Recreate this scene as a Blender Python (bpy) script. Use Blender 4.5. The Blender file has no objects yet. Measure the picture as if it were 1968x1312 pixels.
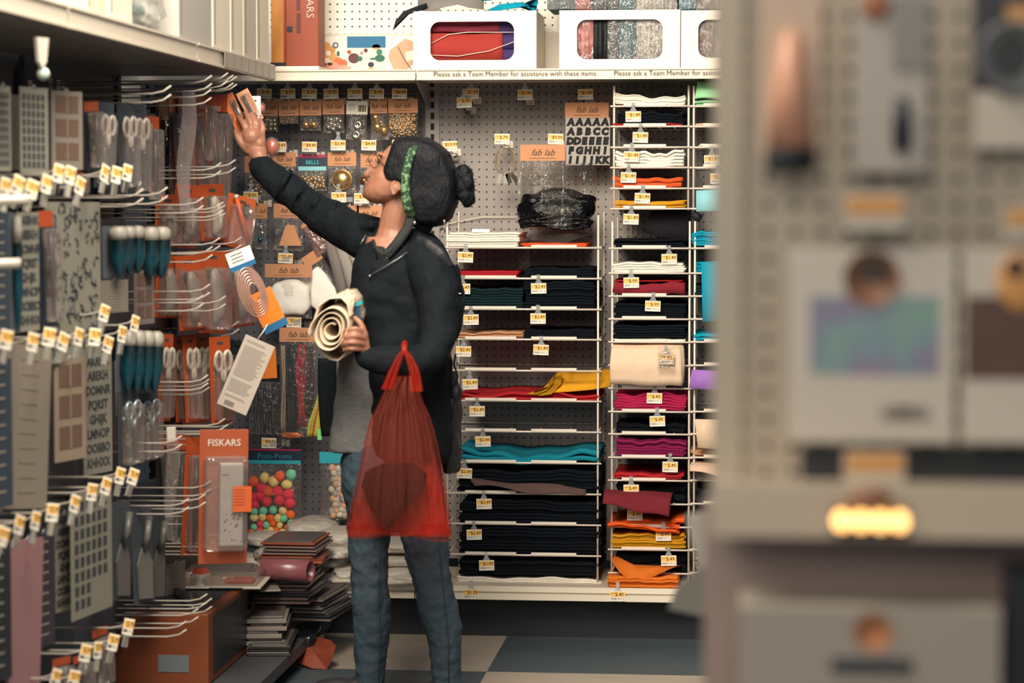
import bpy, bmesh, math, random
from mathutils import Vector, Matrix, Euler
import numpy as np
S = bpy.context.scene
COL = S.collection
R = math.radians
# ---------------------------------------------------------------- camera
F, CX, CY = 4647.0, 984.0, 656.0
CAMH = 1.41
PITCH = math.atan((656 - 395) / F)
YAW = math.atan((1450 - 984) / F * math.cos(PITCH))
cam_d = bpy.data.cameras.new('camera')
cam = bpy.data.objects.new('camera', cam_d); COL.objects.link(cam)
cam.location = (0, 0, CAMH)
cam.rotation_euler = (R(90) - PITCH, 0, YAW)
cam_d.sensor_width = 36.0
cam_d.lens = F * 36.0 / 1968.0
cam_d.clip_start = 0.1
cam_d.dof.use_dof = True
cam_d.dof.focus_distance = 7.65
cam_d.dof.aperture_fstop = 3.2
S.camera = cam
# ---------------------------------------------------------------- look
S.view_settings.view_transform = 'Standard'
S.view_settings.look = 'None'
S.view_settings.exposure = 0.15
S.view_settings.gamma = 1.0
S.view_settings.use_curve_mapping = False
w = bpy.data.worlds.new('world'); S.world = w; w.use_nodes = True
w.node_tree.nodes['Background'].inputs[0].default_value = (0.50, 0.72, 1.0, 1)
w.node_tree.nodes['Background'].inputs[1].default_value = 0.18
S.cycles.max_bounces = 6
S.cycles.transparent_max_bounces = 24

def area(name, loc, size, power, col, rot=(0, 0, 0)):
    d = bpy.data.lights.new(name, 'AREA'); d.shape = 'RECTANGLE'
    d.size, d.size_y = size; d.energy = power; d.color = col
    o = bpy.data.objects.new(name, d); COL.objects.link(o)
    o.location = loc; o.rotation_euler = rot
    return o
WARM = (1.0, 0.87, 0.71)
area('ceiling_lamp_near_wall', (-0.95, 4.7, 3.1), (1.6, 1.2), 185, WARM, (R(35), 0, 0))
area('ceiling_lamp_aisle', (-1.1, 2.6, 3.3), (1.2, 2.4), 105, WARM, (R(32), 0, 0))
area('ceiling_lamp_far', (-0.6, -2.5, 3.4), (2.4, 2.4), 105, WARM, (R(50), 0, 0))
# ---------------------------------------------------------------- projection
_fw = Vector((-math.sin(YAW) * math.cos(PITCH), math.cos(YAW) * math.cos(PITCH), -math.sin(PITCH)))
_rt = Vector((math.cos(YAW), math.sin(YAW), 0))
_up = _rt.cross(_fw)
def ray(px, py): return _fw * F + _rt * (px - CX) + _up * (CY - py)
def atY(px, py, Y):
    d = ray(px, py); d = d * (Y / d.y); return Vector((d.x, d.y, d.z + CAMH))
def atX(px, py, X):
    d = ray(px, py); d = d * (X / d.x); return Vector((d.x, d.y, d.z + CAMH))
def proj(p):
    v = Vector(p) - Vector((0, 0, CAMH)); z = v.dot(_fw)
    return (CX + F * v.dot(_rt) / z, CY - F * v.dot(_up) / z)
def pxm(Y): return F / Y
# ---------------------------------------------------------------- materials
def lin(h):
    h = h.lstrip('#'); o = []
    for i in (0, 2, 4):
        c = int(h[i:i + 2], 16) / 255
        o.append(c / 12.92 if c <= 0.04045 else ((c + 0.055) / 1.055) ** 2.4)
    return (*o, 1)
MATS = {}
def mat(key, hexc='808080', rough=0.7, metal=0.0, bump=0.0, bs=60.0, var=0.0, vs=8.0, spec=0.5, trans=0.0, sub=0.0, stretch=None):
    if key in MATS: return MATS[key]
    m = bpy.data.materials.new(key); m.use_nodes = True
    nt = m.node_tree; b = nt.nodes['Principled BSDF']
    b.inputs['Base Color'].default_value = lin(hexc)
    b.inputs['Roughness'].default_value = rough
    b.inputs['Metallic'].default_value = metal
    b.inputs['Specular IOR Level'].default_value = spec
    if bump or var:
        tc = nt.nodes.new('ShaderNodeTexCoord'); mp = nt.nodes.new('ShaderNodeMapping')
        nt.links.new(tc.outputs['Object'], mp.inputs[0])
        if stretch: mp.inputs['Scale'].default_value = stretch
    if bump:
        n = nt.nodes.new('ShaderNodeTexNoise'); n.inputs['Scale'].default_value = bs; n.inputs['Detail'].default_value = 4
        bp = nt.nodes.new('ShaderNodeBump'); bp.inputs['Strength'].default_value = bump; bp.inputs['Distance'].default_value = 0.01
        nt.links.new(mp.outputs[0], n.inputs[0]); nt.links.new(n.outputs[0], bp.inputs['Height']); nt.links.new(bp.outputs[0], b.inputs['Normal'])
    if var:
        n = nt.nodes.new('ShaderNodeTexNoise'); n.inputs['Scale'].default_value = vs; n.inputs['Detail'].default_value = 5
        nt.links.new(mp.outputs[0], n.inputs[0])
        mx = nt.nodes.new('ShaderNodeMix'); mx.data_type = 'RGBA'
        c = lin(hexc)
        mx.inputs['A'].default_value = tuple(x * (1 - var) for x in c[:3]) + (1,)
        mx.inputs['B'].default_value = tuple(min(1, x * (1 + var)) for x in c[:3]) + (1,)
        nt.links.new(n.outputs[0], mx.inputs['Factor']); nt.links.new(mx.outputs['Result'], b.inputs['Base Color'])
    MATS[key] = m; return m
def clearmat(key, hexc='ffffff', alpha=0.12, rough=0.08, gloss=0.35, bump=0.6, bs=25):
    """thin clear plastic film: mostly lets light through, glints on folds"""
    if key in MATS: return MATS[key]
    m = bpy.data.materials.new(key); m.use_nodes = True; nt = m.node_tree
    nt.nodes.clear(); out = nt.nodes.new('ShaderNodeOutputMaterial')
    tr = nt.nodes.new('ShaderNodeBsdfTransparent'); tr.inputs[0].default_value = tuple(0.5 + 0.5 * x for x in lin(hexc)[:3]) + (1,)
    df = nt.nodes.new('ShaderNodeBsdfPrincipled'); df.inputs['Base Color'].default_value = lin(hexc); df.inputs['Roughness'].default_value = 0.35
    gl = nt.nodes.new('ShaderNodeBsdfGlossy'); gl.inputs['Roughness'].default_value = rough; gl.inputs[0].default_value = (1, 1, 1, 1)
    m1 = nt.nodes.new('ShaderNodeMixShader'); m1.inputs[0].default_value = alpha
    nt.links.new(tr.outputs[0], m1.inputs[1]); nt.links.new(df.outputs[0], m1.inputs[2])
    lw = nt.nodes.new('ShaderNodeLayerWeight'); lw.inputs[0].default_value = 0.3
    mu = nt.nodes.new('ShaderNodeMath'); mu.operation = 'MULTIPLY_ADD'; mu.inputs[1].default_value = gloss; mu.inputs[2].default_value = gloss * 0.15
    nt.links.new(lw.outputs['Fresnel'], mu.inputs[0])
    m2 = nt.nodes.new('ShaderNodeMixShader'); nt.links.new(mu.outputs[0], m2.inputs[0])
    nt.links.new(m1.outputs[0], m2.inputs[1]); nt.links.new(gl.outputs[0], m2.inputs[2])
    if bump:
        n = nt.nodes.new('ShaderNodeTexNoise'); n.inputs['Scale'].default_value = bs; n.inputs['Detail'].default_value = 3
        tc = nt.nodes.new('ShaderNodeTexCoord'); nt.links.new(tc.outputs['Object'], n.inputs[0])
        bp = nt.nodes.new('ShaderNodeBump'); bp.inputs['Strength'].default_value = bump; bp.inputs['Distance'].default_value = 0.02
        nt.links.new(n.outputs[0], bp.inputs['Height'])
        for s in (df, gl, lw): nt.links.new(bp.outputs[0], s.inputs['Normal'])
    nt.links.new(m2.outputs[0], out.inputs[0])
    MATS[key] = m; return m
def pegmat(key, hexc, hole='15181c', axis='XZ', pitch=0.0254, r=0.0034, var=0.03, off=(0.0, 0.0)):
    """pegboard sheet: a square grid of small dark holes"""
    m = bpy.data.materials.new(key); m.use_nodes = True; nt = m.node_tree; b = nt.nodes['Principled BSDF']
    geo = nt.nodes.new('ShaderNodeNewGeometry'); sx = nt.nodes.new('ShaderNodeSeparateXYZ'); nt.links.new(geo.outputs['Position'], sx.inputs[0])
    def M(op, a, bb=None, c=None):
        n = nt.nodes.new('ShaderNodeMath'); n.operation = op
        for i, v in enumerate((a, bb, c)):
            if v is None: continue
            if isinstance(v, (int, float)): n.inputs[i].default_value = v
            else: nt.links.new(v, n.inputs[i])
        return n.outputs[0]
    u = sx.outputs[0] if axis[0] == 'X' else sx.outputs[1]; v = sx.outputs[2]
    fu = M('SUBTRACT', M('FLOORED_MODULO', M('ADD', u, off[0] + 100 * pitch), pitch), pitch / 2)
    fv = M('SUBTRACT', M('FLOORED_MODULO', M('ADD', v, off[1]), pitch), pitch / 2)
    d = M('SQRT', M('ADD', M('MULTIPLY', fu, fu), M('MULTIPLY', fv, fv)))
    t = M('LESS_THAN', d, r)
    n = nt.nodes.new('ShaderNodeTexNoise'); n.inputs['Scale'].default_value = 3; nt.links.new(geo.outputs['Position'], n.inputs[0])
    c = lin(hexc)
    mv = nt.nodes.new('ShaderNodeMix'); mv.data_type = 'RGBA'; nt.links.new(n.outputs[0], mv.inputs['Factor'])
    mv.inputs['A'].default_value = tuple(x * (1 - var) for x in c[:3]) + (1,); mv.inputs['B'].default_value = tuple(min(1, x * (1 + var)) for x in c[:3]) + (1,)
    mx = nt.nodes.new('ShaderNodeMix'); mx.data_type = 'RGBA'
    nt.links.new(t, mx.inputs['Factor']); nt.links.new(mv.outputs['Result'], mx.inputs['A']); mx.inputs['B'].default_value = lin(hole)
    nt.links.new(mx.outputs['Result'], b.inputs['Base Color']); b.inputs['Roughness'].default_value = 0.55
    MATS[key] = m; return m
# ---------------------------------------------------------------- mesh building
class MB:
    def __init__(s): s.v = []; s.f = []; s.mi = []; s.ms = []; s.sm = []
    def m(s, mt):
        if mt not in s.ms: s.ms.append(mt)
        return s.ms.index(mt)
    def add(s, vs, fs, mt, smooth=False, M=None):
        o = len(s.v); k = s.m(mt)
        for p in vs:
            p = Vector(p); s.v.append(tuple(M @ p) if M else tuple(p))
        for f in fs: s.f.append(tuple(i + o for i in f)); s.mi.append(k); s.sm.append(smooth)
        return s
    def box(s, c, d, mt, M=None, bev=0.0):
        x, y, z = c; a, b, e = d[0] / 2, d[1] / 2, d[2] / 2
        if bev <= 0:
            vs = [(x + i * a, y + j * b, z + k * e) for k in (-1, 1) for j in (-1, 1) for i in (-1, 1)]
            fs = [(0, 2, 3, 1), (4, 5, 7, 6), (0, 1, 5, 4), (2, 6, 7, 3), (0, 4, 6, 2), (1, 3, 7, 5)]
            return s.add(vs, fs, mt, M=M)
        bm = bmesh.new(); bmesh.ops.create_cube(bm, size=1)
        for v in bm.verts: v.co = Vector((x + v.co.x * d[0], y + v.co.y * d[1], z + v.co.z * d[2]))
        bmesh.ops.bevel(bm, geom=bm.edges[:], offset=min(bev, min(d) * .45), segments=2, affect='EDGES', profile=0.5)
        return s.bm(bm, mt, M)
    def bm(s, bm, mt, M=None, smooth=False):
        bm.verts.index_update()
        s.add([v.co.copy() for v in bm.verts], [[v.index for v in f.verts] for f in bm.faces], mt, smooth, M); bm.free(); return s
    def b2(s, lo, hi, mt, bev=0.0, M=None):
        return s.box([(lo[i] + hi[i]) / 2 for i in range(3)], [abs(hi[i] - lo[i]) for i in range(3)], mt, M, bev)
    def tube(s, pts, r, mt, n=6, M=None, closed=False):
        pts = [Vector(p) for p in pts]; N = len(pts); rs = r if isinstance(r, (list, tuple)) else [r] * N
        vs = []; prev = None
        for i, p in enumerate(pts):
            if closed: t = (pts[(i + 1) % N] - pts[i - 1])
            else: t = pts[min(i + 1, N - 1)] - pts[max(i - 1, 0)]
            t = t.normalized() if t.length > 1e-9 else Vector((0, 0, 1))
            if prev is None:
                a = Vector((0, 0, 1)) if abs(t.z) < 0.9 else Vector((1, 0, 0)); u = t.cross(a).normalized()
            else:
                u = prev - t * prev.dot(t); u = u.normalized() if u.length > 1e-6 else t.orthogonal().normalized()
            prev = u; w_ = t.cross(u)
            rr = rs[i]; ra, rb = rr if isinstance(rr, (list, tuple)) else (rr, rr)
            for k in range(n):
                an = 2 * math.pi * k / n; vs.append(p + u * math.cos(an) * ra + w_ * math.sin(an) * rb)
        fs = []
        for i in range(N if closed else N - 1):
            j = (i + 1) % N
            for k in range(n): fs.append((i * n + k, i * n + (k + 1) % n, j * n + (k + 1) % n, j * n + k))
        if not closed: fs += [tuple(range(n))[::-1], tuple((N - 1) * n + k for k in range(n))]
        return s.add(vs, fs, mt, True, M)
    def ball(s, c, r, mt, n=10, m=7, M=None):
        r = r if isinstance(r, (list, tuple)) else (r, r, r); c = Vector(c)
        vs = [c + Vector((0, 0, r[2]))]
        for i in range(1, m):
            a = math.pi * i / m
            for k in range(n):
                b = 2 * math.pi * k / n; vs.append(c + Vector((r[0] * math.sin(a) * math.cos(b), r[1] * math.sin(a) * math.sin(b), r[2] * math.cos(a))))
        vs.append(c - Vector((0, 0, r[2]))); fs = []
        for k in range(n): fs.append((0, 1 + k, 1 + (k + 1) % n))
        for i in range(m - 2):
            for k in range(n):
                a = 1 + i * n; fs.append((a + k, a + n + k, a + n + (k + 1) % n, a + (k + 1) % n))
        e = 1 + (m - 2) * n; L = len(vs) - 1
        for k in range(n): fs.append((e + k, L, e + (k + 1) % n))
        return s.add(vs, fs, mt, True, M)
    def prism(s, poly, y0, y1, mt, M=None, mt_side=None):
        """polygon given in x,z, extruded along y"""
        n = len(poly); vs = [(p[0], y0, p[1]) for p in poly] + [(p[0], y1, p[1]) for p in poly]
        s.add(vs, [tuple(range(n)), tuple(range(2 * n - 1, n - 1, -1))], mt, False, M)
        return s.add(vs, [(i, n + i, n + (i + 1) % n, (i + 1) % n) for i in range(n)], mt_side or mt, False, M)
    def lathe(s, prof, c, mt, n=20, M=None, axis='Z'):
        vs = []; c = Vector(c)
        for r, z in prof:
            for k in range(n):
                a = 2 * math.pi * k / n
                p = Vector((r * math.cos(a), r * math.sin(a), z)) if axis == 'Z' else Vector((r * math.cos(a), z, r * math.sin(a)))
                vs.append(c + p)
        fs = []
        for i in range(len(prof) - 1):
            for k in range(n): fs.append((i * n + k, i * n + (k + 1) % n, (i + 1) * n + (k + 1) % n, (i + 1) * n + k))
        fs += [tuple(range(n)), tuple((len(prof) - 1) * n + k for k in range(n))]
        return s.add(vs, fs, mt, True, M)
    def grid(s, fn, nu, nv, mt, th=0.0, M=None, smooth=True):
        """fn(u,v)->point; a sheet, thickened by th along its normal when th>0"""
        P = [[Vector(fn(i / (nu - 1), j / (nv - 1))) for j in range(nv)] for i in range(nu)]
        if th <= 0:
            vs = [P[i][j] for i in range(nu) for j in range(nv)]
            fs = [(i * nv + j, (i + 1) * nv + j, (i + 1) * nv + j + 1, i * nv + j + 1) for i in range(nu - 1) for j in range(nv - 1)]
            return s.add(vs, fs, mt, smooth, M)
        top = []; bot = []
        for i in range(nu):
            for j in range(nv):
                du = P[min(i + 1, nu - 1)][j] - P[max(i - 1, 0)][j]; dv = P[i][min(j + 1, nv - 1)] - P[i][max(j - 1, 0)]
                nn = du.cross(dv); nn = nn.normalized() if nn.length > 1e-12 else Vector((0, 0, 1))
                top.append(P[i][j] + nn * th / 2); bot.append(P[i][j] - nn * th / 2)
        n = nu * nv; vs = top + bot; fs = []
        for i in range(nu - 1):
            for j in range(nv - 1):
                a = i * nv + j; b = a + nv
                fs.append((a, b, b + 1, a + 1)); fs.append((n + a, n + a + 1, n + b + 1, n + b))
        for j in range(nv - 1):
            fs.append((j, j + 1, n + j + 1, n + j)); a = (nu - 1) * nv + j; fs.append((a, n + a, n + a + 1, a + 1))
        for i in range(nu - 1):
            a = i * nv; fs.append((a, n + a, n + a + nv, a + nv)); a = i * nv + nv - 1; fs.append((a, a + nv, n + a + nv, n + a))
        return s.add(vs, fs, mt, smooth, M)
    def mesh(s, name):
        me = bpy.data.meshes.new(name); me.from_pydata(s.v, [], s.f)
        for mt in s.ms: me.materials.append(mt)
        me.polygons.foreach_set('material_index', s.mi); me.polygons.foreach_set('use_smooth', s.sm); me.update()
        return me
    def obj(s, name, parent=None, world=False):
        if world and parent is not None:
            inv = world_of(parent).inverted(); s.v = [tuple(inv @ Vector(p)) for p in s.v]
        o = bpy.data.objects.new(name, s.mesh(name)); COL.objects.link(o)
        if parent is not None: o.parent = parent
        return o
def world_of(o):
    m = Matrix.LocRotScale(o.location, o.rotation_euler, o.scale)
    return (world_of(o.parent) @ m) if o.parent else m
def tag(o, label, cat, group=None, kind=None):
    o['label'] = label; o['category'] = cat
    if group: o['group'] = group
    if kind: o['kind'] = kind
    return o
def thing(name, label, cat, loc=(0, 0, 0), rot=(0, 0, 0), group=None):
    o = bpy.data.objects.new(name, None); COL.objects.link(o); o.empty_display_size = 0.05
    o.location = loc; o.rotation_euler = rot
    return tag(o, label, cat, group)
def struct(o): o['kind'] = 'structure'; return o
def single(mb, name, label, cat, origin, group=None, rot=None):
    """one-mesh thing built in world coordinates, origin moved to its base"""
    ov = Vector(origin); mb.v = [tuple(Vector(p) - ov) for p in mb.v]
    o = mb.obj(name); o.location = ov
    return tag(o, label, cat, group)
def dup(root, loc=None, rot=None, label=None, group=None):
    r = root.copy(); COL.objects.link(r)
    if loc is not None: r.location = loc
    if rot is not None: r.rotation_euler = rot
    if label: r['label'] = label
    if group: r['group'] = group
    for ch in list(root.children):
        c = ch.copy(); COL.objects.link(c); c.parent = r
        for g in list(ch.children):
            d = g.copy(); COL.objects.link(d); d.parent = c
    return r
_TC = {}
def textmesh(t, size, mt, shear=0.0, ext=0.0002, align='CENTER', bold=0.0, spacing=1.0):
    k = (t, size, mt.name, shear, align, bold, spacing)
    if k in _TC: return _TC[k]
    c = bpy.data.curves.new('lettering', 'FONT'); c.body = t; c.size = size; c.shear = shear; c.extrude = ext
    c.align_x = align; c.align_y = 'CENTER'; c.resolution_u = 2; c.offset = bold; c.space_character = spacing
    o = bpy.data.objects.new('tmp', c); COL.objects.link(o)
    dg = bpy.context.evaluated_depsgraph_get(); dg.update()
    me = bpy.data.meshes.new_from_object(o.evaluated_get(dg)); me.name = 'lettering'
    me.materials.clear(); me.materials.append(mt)
    bpy.data.objects.remove(o); bpy.data.curves.remove(c)
    _TC[k] = me; return me
def text(parent, t, size, mt, loc, rot=(R(90), 0, 0), name='lettering', **k):
    o = bpy.data.objects.new(name, textmesh(t, size, mt, **k)); COL.objects.link(o)
    o.parent = parent; o.location = loc; o.rotation_euler = rot; return o
rnd = random.Random(7)
U = rnd.uniform
# palette
cream = mat('cream_paint', 'e9e2d2', 0.5)
whitecard = mat('white_card', 'e6e0d4', 0.6)
wire = mat('white_wire', 'e0d6c8', 0.4)
kraft = mat('kraft_card', 'c68d66', 0.8, bump=.1)
inkd = mat('dark_ink', '2a2420', 0.7)
tagy = mat('tag_yellow', 'eebb62', 0.6)
tagw = mat('tag_white', 'e9e2d2', 0.6)
clip = clearmat('clear_clip', 'dfe3e3', 0.25, 0.1, 0.3, 0)
film = clearmat('clear_film', 'e8e4de', 0.04, 0.12, 0.16, .6, 55)
blist = clearmat('clear_blister', 'e6dcd6', 0.08, 0.06, 0.35, 0.5, 12)
orange = mat('orange_card', '943d17', 0.5, var=.35, vs=14)
navy = mat('navy_black', '10161f', 0.75)
steel = mat('steel', 'b9b9b9', 0.25, 0.9)
# ================================================================ the setting
YB = 8.2      # face of the back pegboard
def flo():
    m = bpy.data.materials.new('vinyl_floor'); m.use_nodes = True; nt = m.node_tree; b = nt.nodes['Principled BSDF']
    b.inputs['Roughness'].default_value = 0.45
    tc = nt.nodes.new('ShaderNodeNewGeometry')
    mp = nt.nodes.new('ShaderNodeMapping'); mp.inputs['Location'].default_value = (0.80 / 0.9144, -7.22 / 0.9144, 0.3)
    mp.inputs['Scale'].default_value = (1 / 0.9144,) * 3; nt.links.new(tc.outputs['Position'], mp.inputs[0])
    ch = nt.nodes.new('ShaderNodeTexChecker'); ch.inputs['Scale'].default_value = 1.0; nt.links.new(mp.outputs[0], ch.inputs[0])
    ch.inputs[2].default_value = lin('46555c'); ch.inputs[1].default_value = lin('b0a596')
    m2 = nt.nodes.new('ShaderNodeMapping'); m2.inputs['Scale'].default_value = (3, 60, 1); nt.links.new(tc.outputs['Position'], m2.inputs[0])
    n = nt.nodes.new('ShaderNodeTexNoise'); n.inputs['Scale'].default_value = 2; n.inputs['Detail'].default_value = 6; nt.links.new(m2.outputs[0], n.inputs[0])
    mx = nt.nodes.new('ShaderNodeMix'); mx.data_type = 'RGBA'; mx.blend_type = 'MULTIPLY'; mx.inputs['Factor'].default_value = 0.5
    nt.links.new(ch.outputs[0], mx.inputs['A']); nt.links.new(n.outputs[0], mx.inputs['B']); nt.links.new(mx.outputs['Result'], b.inputs['Base Color'])
    return m
o = MB().b2((-4, -3.5, -0.05), (4, 9.0, 0), flo()).obj('floor'); struct(o)
o = MB().b2((-4, 8.75, 0), (4, 8.9, 4.2), mat('store_wall', 'b9b0a2', 0.8)).obj('wall_back'); struct(o)

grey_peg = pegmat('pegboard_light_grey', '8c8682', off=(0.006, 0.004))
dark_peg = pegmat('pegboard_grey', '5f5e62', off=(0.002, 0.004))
white_peg = pegmat('pegboard_white', 'efe8da', hole='2b2b2b', off=(0.010, 0.0))
upr = mat('upright_grey', '8d8884', 0.45)
slot = mat('slot_black', '0c1015', 0.8)
kickm = mat('kick_navy', '10161f', 0.6)
# back gondola ---------------------------------------------------
g = thing('gondola_shelving', 'tall grey pegboard shelving run across the far end of the aisle', 'shelving', (-0.8, 8.2, 0))
xs = [-2.1, atY(832, 300, YB).x, 1.0]
ZT = CAMH + 0.415     # shelf underside level
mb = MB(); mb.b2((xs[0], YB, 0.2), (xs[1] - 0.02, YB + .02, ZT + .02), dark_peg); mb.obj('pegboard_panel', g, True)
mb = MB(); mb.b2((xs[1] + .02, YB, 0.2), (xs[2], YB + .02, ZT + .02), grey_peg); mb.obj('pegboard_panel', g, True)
mb = MB(); mb.b2((xs[0], YB, ZT + .02), (xs[2], YB + .02, 2.5), white_peg); mb.obj('pegboard_panel', g, True)
for x in (xs[0] + .02, xs[1], xs[2] - .02):
    mb = MB(); mb.b2((x - .024, YB - .012, 0), (x + .024, YB + .03, 2.5), upr)
    for k in range(44): mb.b2((x - .006, YB - .0135, .28 + k * .0365), (x + .006, YB - .0115, .302 + k * .0365), slot)
    mb.obj('upright', g, True)
mb = MB(); mb.b2((xs[0], YB - .37, 0), (xs[2], YB, .134), kickm); mb.obj('kick_plate', g, True)
deckc = mat('shelf_cream', 'dcd3c0', 0.4)
for i in range(2):
    a, b = xs[i] + .002, xs[i + 1] - .002
    mb = MB(); deckb = mat('deck_cream', 'c0b5a2', 0.45); mb.b2((a, YB - .45, .135), (b, YB, .171), deckb); mb.b2((a, YB - .465, .135), (b, YB - .45, .154), deckc); mb.b2((a, YB - .456, .160), (b, YB - .45, .178), deckc)
    mb.obj('base_deck', g, True)
    mb = MB(); mb.b2((a, YB - .40, ZT), (b, YB - .0125, ZT + .014), deckc)
    mb.b2((a, YB - .412, ZT - .006), (b, YB - .40, ZT + .022), deckc); mb.b2((a, YB - .418, ZT - .01), (b, YB - .408, ZT - .004), deckc); mb.b2((a, YB - .418, ZT + .02), (b, YB - .400, ZT + .025), deckc)
    mb.obj('top_shelf', g, True)
mb = MB()   # thin frame of the inner panels and a bracket under the shelf joint
for z0, z1, xa, xb in ((ZT - .035, ZT - .032, xs[1] + .03, xs[2]), (ZT - .035, ZT - .032, xs[0], xs[1] - .03)):
    mb.b2((xa, YB - .003, z0), (xb, YB, z1), upr)
mb.prism([(0, 0), (.35, 0), (.0, -.09)], -.002, .002, upr, Matrix.Translation((xs[1] - .012, YB - .012, ZT)) @ Matrix.Rotation(R(-90), 4, 'Z'))
mb.obj('shelf_bracket', g, True)
ink = mat('sign_ink', '4a443e', 0.7)
yl = YB - .4182
for px in (990, 1339):
    c = atY(px, 146.5, yl)
    text(g, 'Please ask a Team Member for assistance with these items.', .0222, ink, (c.x + .8, yl - 8.2 - .0003, ZT + .0085), ext=.0001)

# left gondola ---------------------------------------------------
XL, XLIP, YE = -1.98, -1.50, 7.42
gl = thing('gondola_shelving', 'dark pegboard shelving run along the left side of the aisle', 'shelving', (-1.98, 6.0, 0))
navypeg = pegmat('pegboard_dark', '26303a', axis='YZ', hole='080a0e')
mb = MB(); mb.b2((XL - .02, 3.9, .1), (XL, YE, ZT), navypeg); mb.obj('pegboard_panel', gl, True)
mb = MB(); mb.b2((XL - .02, 3.9, ZT), (XL, YE, 2.5), mat('panel_cream', 'cfc6b4', .6)); mb.obj('back_panel', gl, True)
for y in (3.95, 5.17, 6.39, YE - .02):
    mb = MB(); mb.b2((XL - .03, y - .02, 0), (XL + .012, y + .02, 2.5), navy)
    mb.obj('upright', gl, True)
lipm = mat('price_channel', 'b9b1a2', .35)
for y0, y1 in ((3.96, 5.165), (5.175, 6.385), (6.395, YE)):
    mb = MB(); mb.b2((XL + .013, y0, ZT - .012), (XLIP + .01, y1, ZT + .014), mat('shelf_grey', '8d8a86', .45)); mb.b2((XLIP + .005, y0, ZT - .03), (XLIP + .012, y1, ZT + .02), lipm)
    mb.b2((XLIP + .012, y0, ZT + .014), (XLIP + .018, y1, ZT + .02), lipm); mb.b2((XLIP + .012, y0, ZT - .03), (XLIP + .018, y1, ZT - .024), lipm)
    mb.obj('top_shelf', gl, True)
mb = MB(); mb.b2((XL + .013, 3.96, .05), (-1.36, 7.7, .085), mat('deck_dark', '3a3c40', .5)); mb.b2((XL + .02, 3.96, 0), (-1.44, 7.66, .05), kickm); mb.obj('base_deck', gl, True)
mb = MB()
for k in range(7):
    y = 6.72 + .1 * k; mb.b2((XLIP + .018, y, ZT - .024), (XLIP + .021, y + .004, ZT + .016), mat('channel_grey', '5a5654', .5))
mb.b2((XLIP + .018, 6.7, ZT - .026), (XLIP + .0205, YE, ZT + .016), mat('channel_clear', '6f6864', .3)); mb.obj('label_channel', gl, True)
# ================================================================ far wall: tags, hooks, racks, felt
# small backing panel behind the goods on the top shelf
mb = MB(); mb.b2((xs[0] + .05, YB - .006, ZT + .0145), (xs[2], YB - .0005, 1.995), mat('panel_offwhite', 'd8d0c2', .6)); mb.obj('backing_panel', g, True)
TAGP = {}
barm = mat('barcode_ink', '5b5650', .7)
def tag_proto(price):
    t = bpy.data.objects.new('price_tag', None); COL.objects.link(t); t['category'] = 'price tag'
    w_, h_ = .050, .034
    MB().b2((-w_ / 2, -.0006, -h_), (w_ / 2, .0006, 0), tagw).obj('paper_card', t)
    MB().b2((-w_ / 2 + .001, -.0010, -.0195), (w_ / 2 - .001, -.0006, -.0035), tagy).obj('yellow_band', t)
    m = MB(); m.b2((-.022, -.0013, -.0075), (-.004, -.0010, -.0068), barm); m.b2((-.022, -.0013, -.0095), (-.008, -.0010, -.0090), barm)
    r2 = random.Random(price)
    x = -.022
    while x < -.004: w2 = r2.choice((.0005, .0009)); m.b2((x, -.0012, -.029), (x + w2, -.0006, -.0225), barm); x += w2 + .0008
    m.b2((-.002, -.0012, -.0245), (.016, -.0006, -.0238), barm); m.b2((-.002, -.0012, -.0275), (.013, -.0006, -.0268), barm); m.b2((.019, -.0012, -.031), (.0205, -.0006, -.0235), barm)
    m.obj('barcode', t)
    text(t, price, .0152, inkd, (.0055, -.0011, -.0118), name='price_lettering', bold=.0001)
    return t
_used = set()
def price_tag(price, px, py, where, Y=7.87, tilt=None, rz=0.0, left=None, clipped=True):
    """px, py: middle of the tag in the photograph"""
    if price not in TAGP: TAGP[price] = tag_proto(price)
    P = atY(px, py, Y) if left is None else atX(px, py, left)
    P = P + Vector((0, 0, .017)); p0 = TAGP[price]
    tl = U(-.04, .04) if tilt is None else tilt
    lab = f'${price.lstrip("$")} price tag {where}' if not where.startswith('!') else where[1:]
    if price in _used: o = dup(p0, P, (0, tl, rz), lab)
    else:
        o = p0; _used.add(price); o.location = P; o.rotation_euler = (0, tl, rz); o['label'] = lab
    if 'group' in o: del o['group']
    if clipped:
        if 'clip' not in TAGP:
            m = MB(); m.prism([(-.005, .026), (.005, .026), (.005, .012), (.013, -.001), (-.013, -.001), (-.005, .012)], -.0012, .0012, clip); m.b2((-.006, -.004, .018), (.006, .004, .028), clip)
            TAGP['clip'] = m.mesh('label_clip')
        c = bpy.data.objects.new('label_clip', TAGP['clip']); COL.objects.link(c); c.parent = o
    return o
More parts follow.
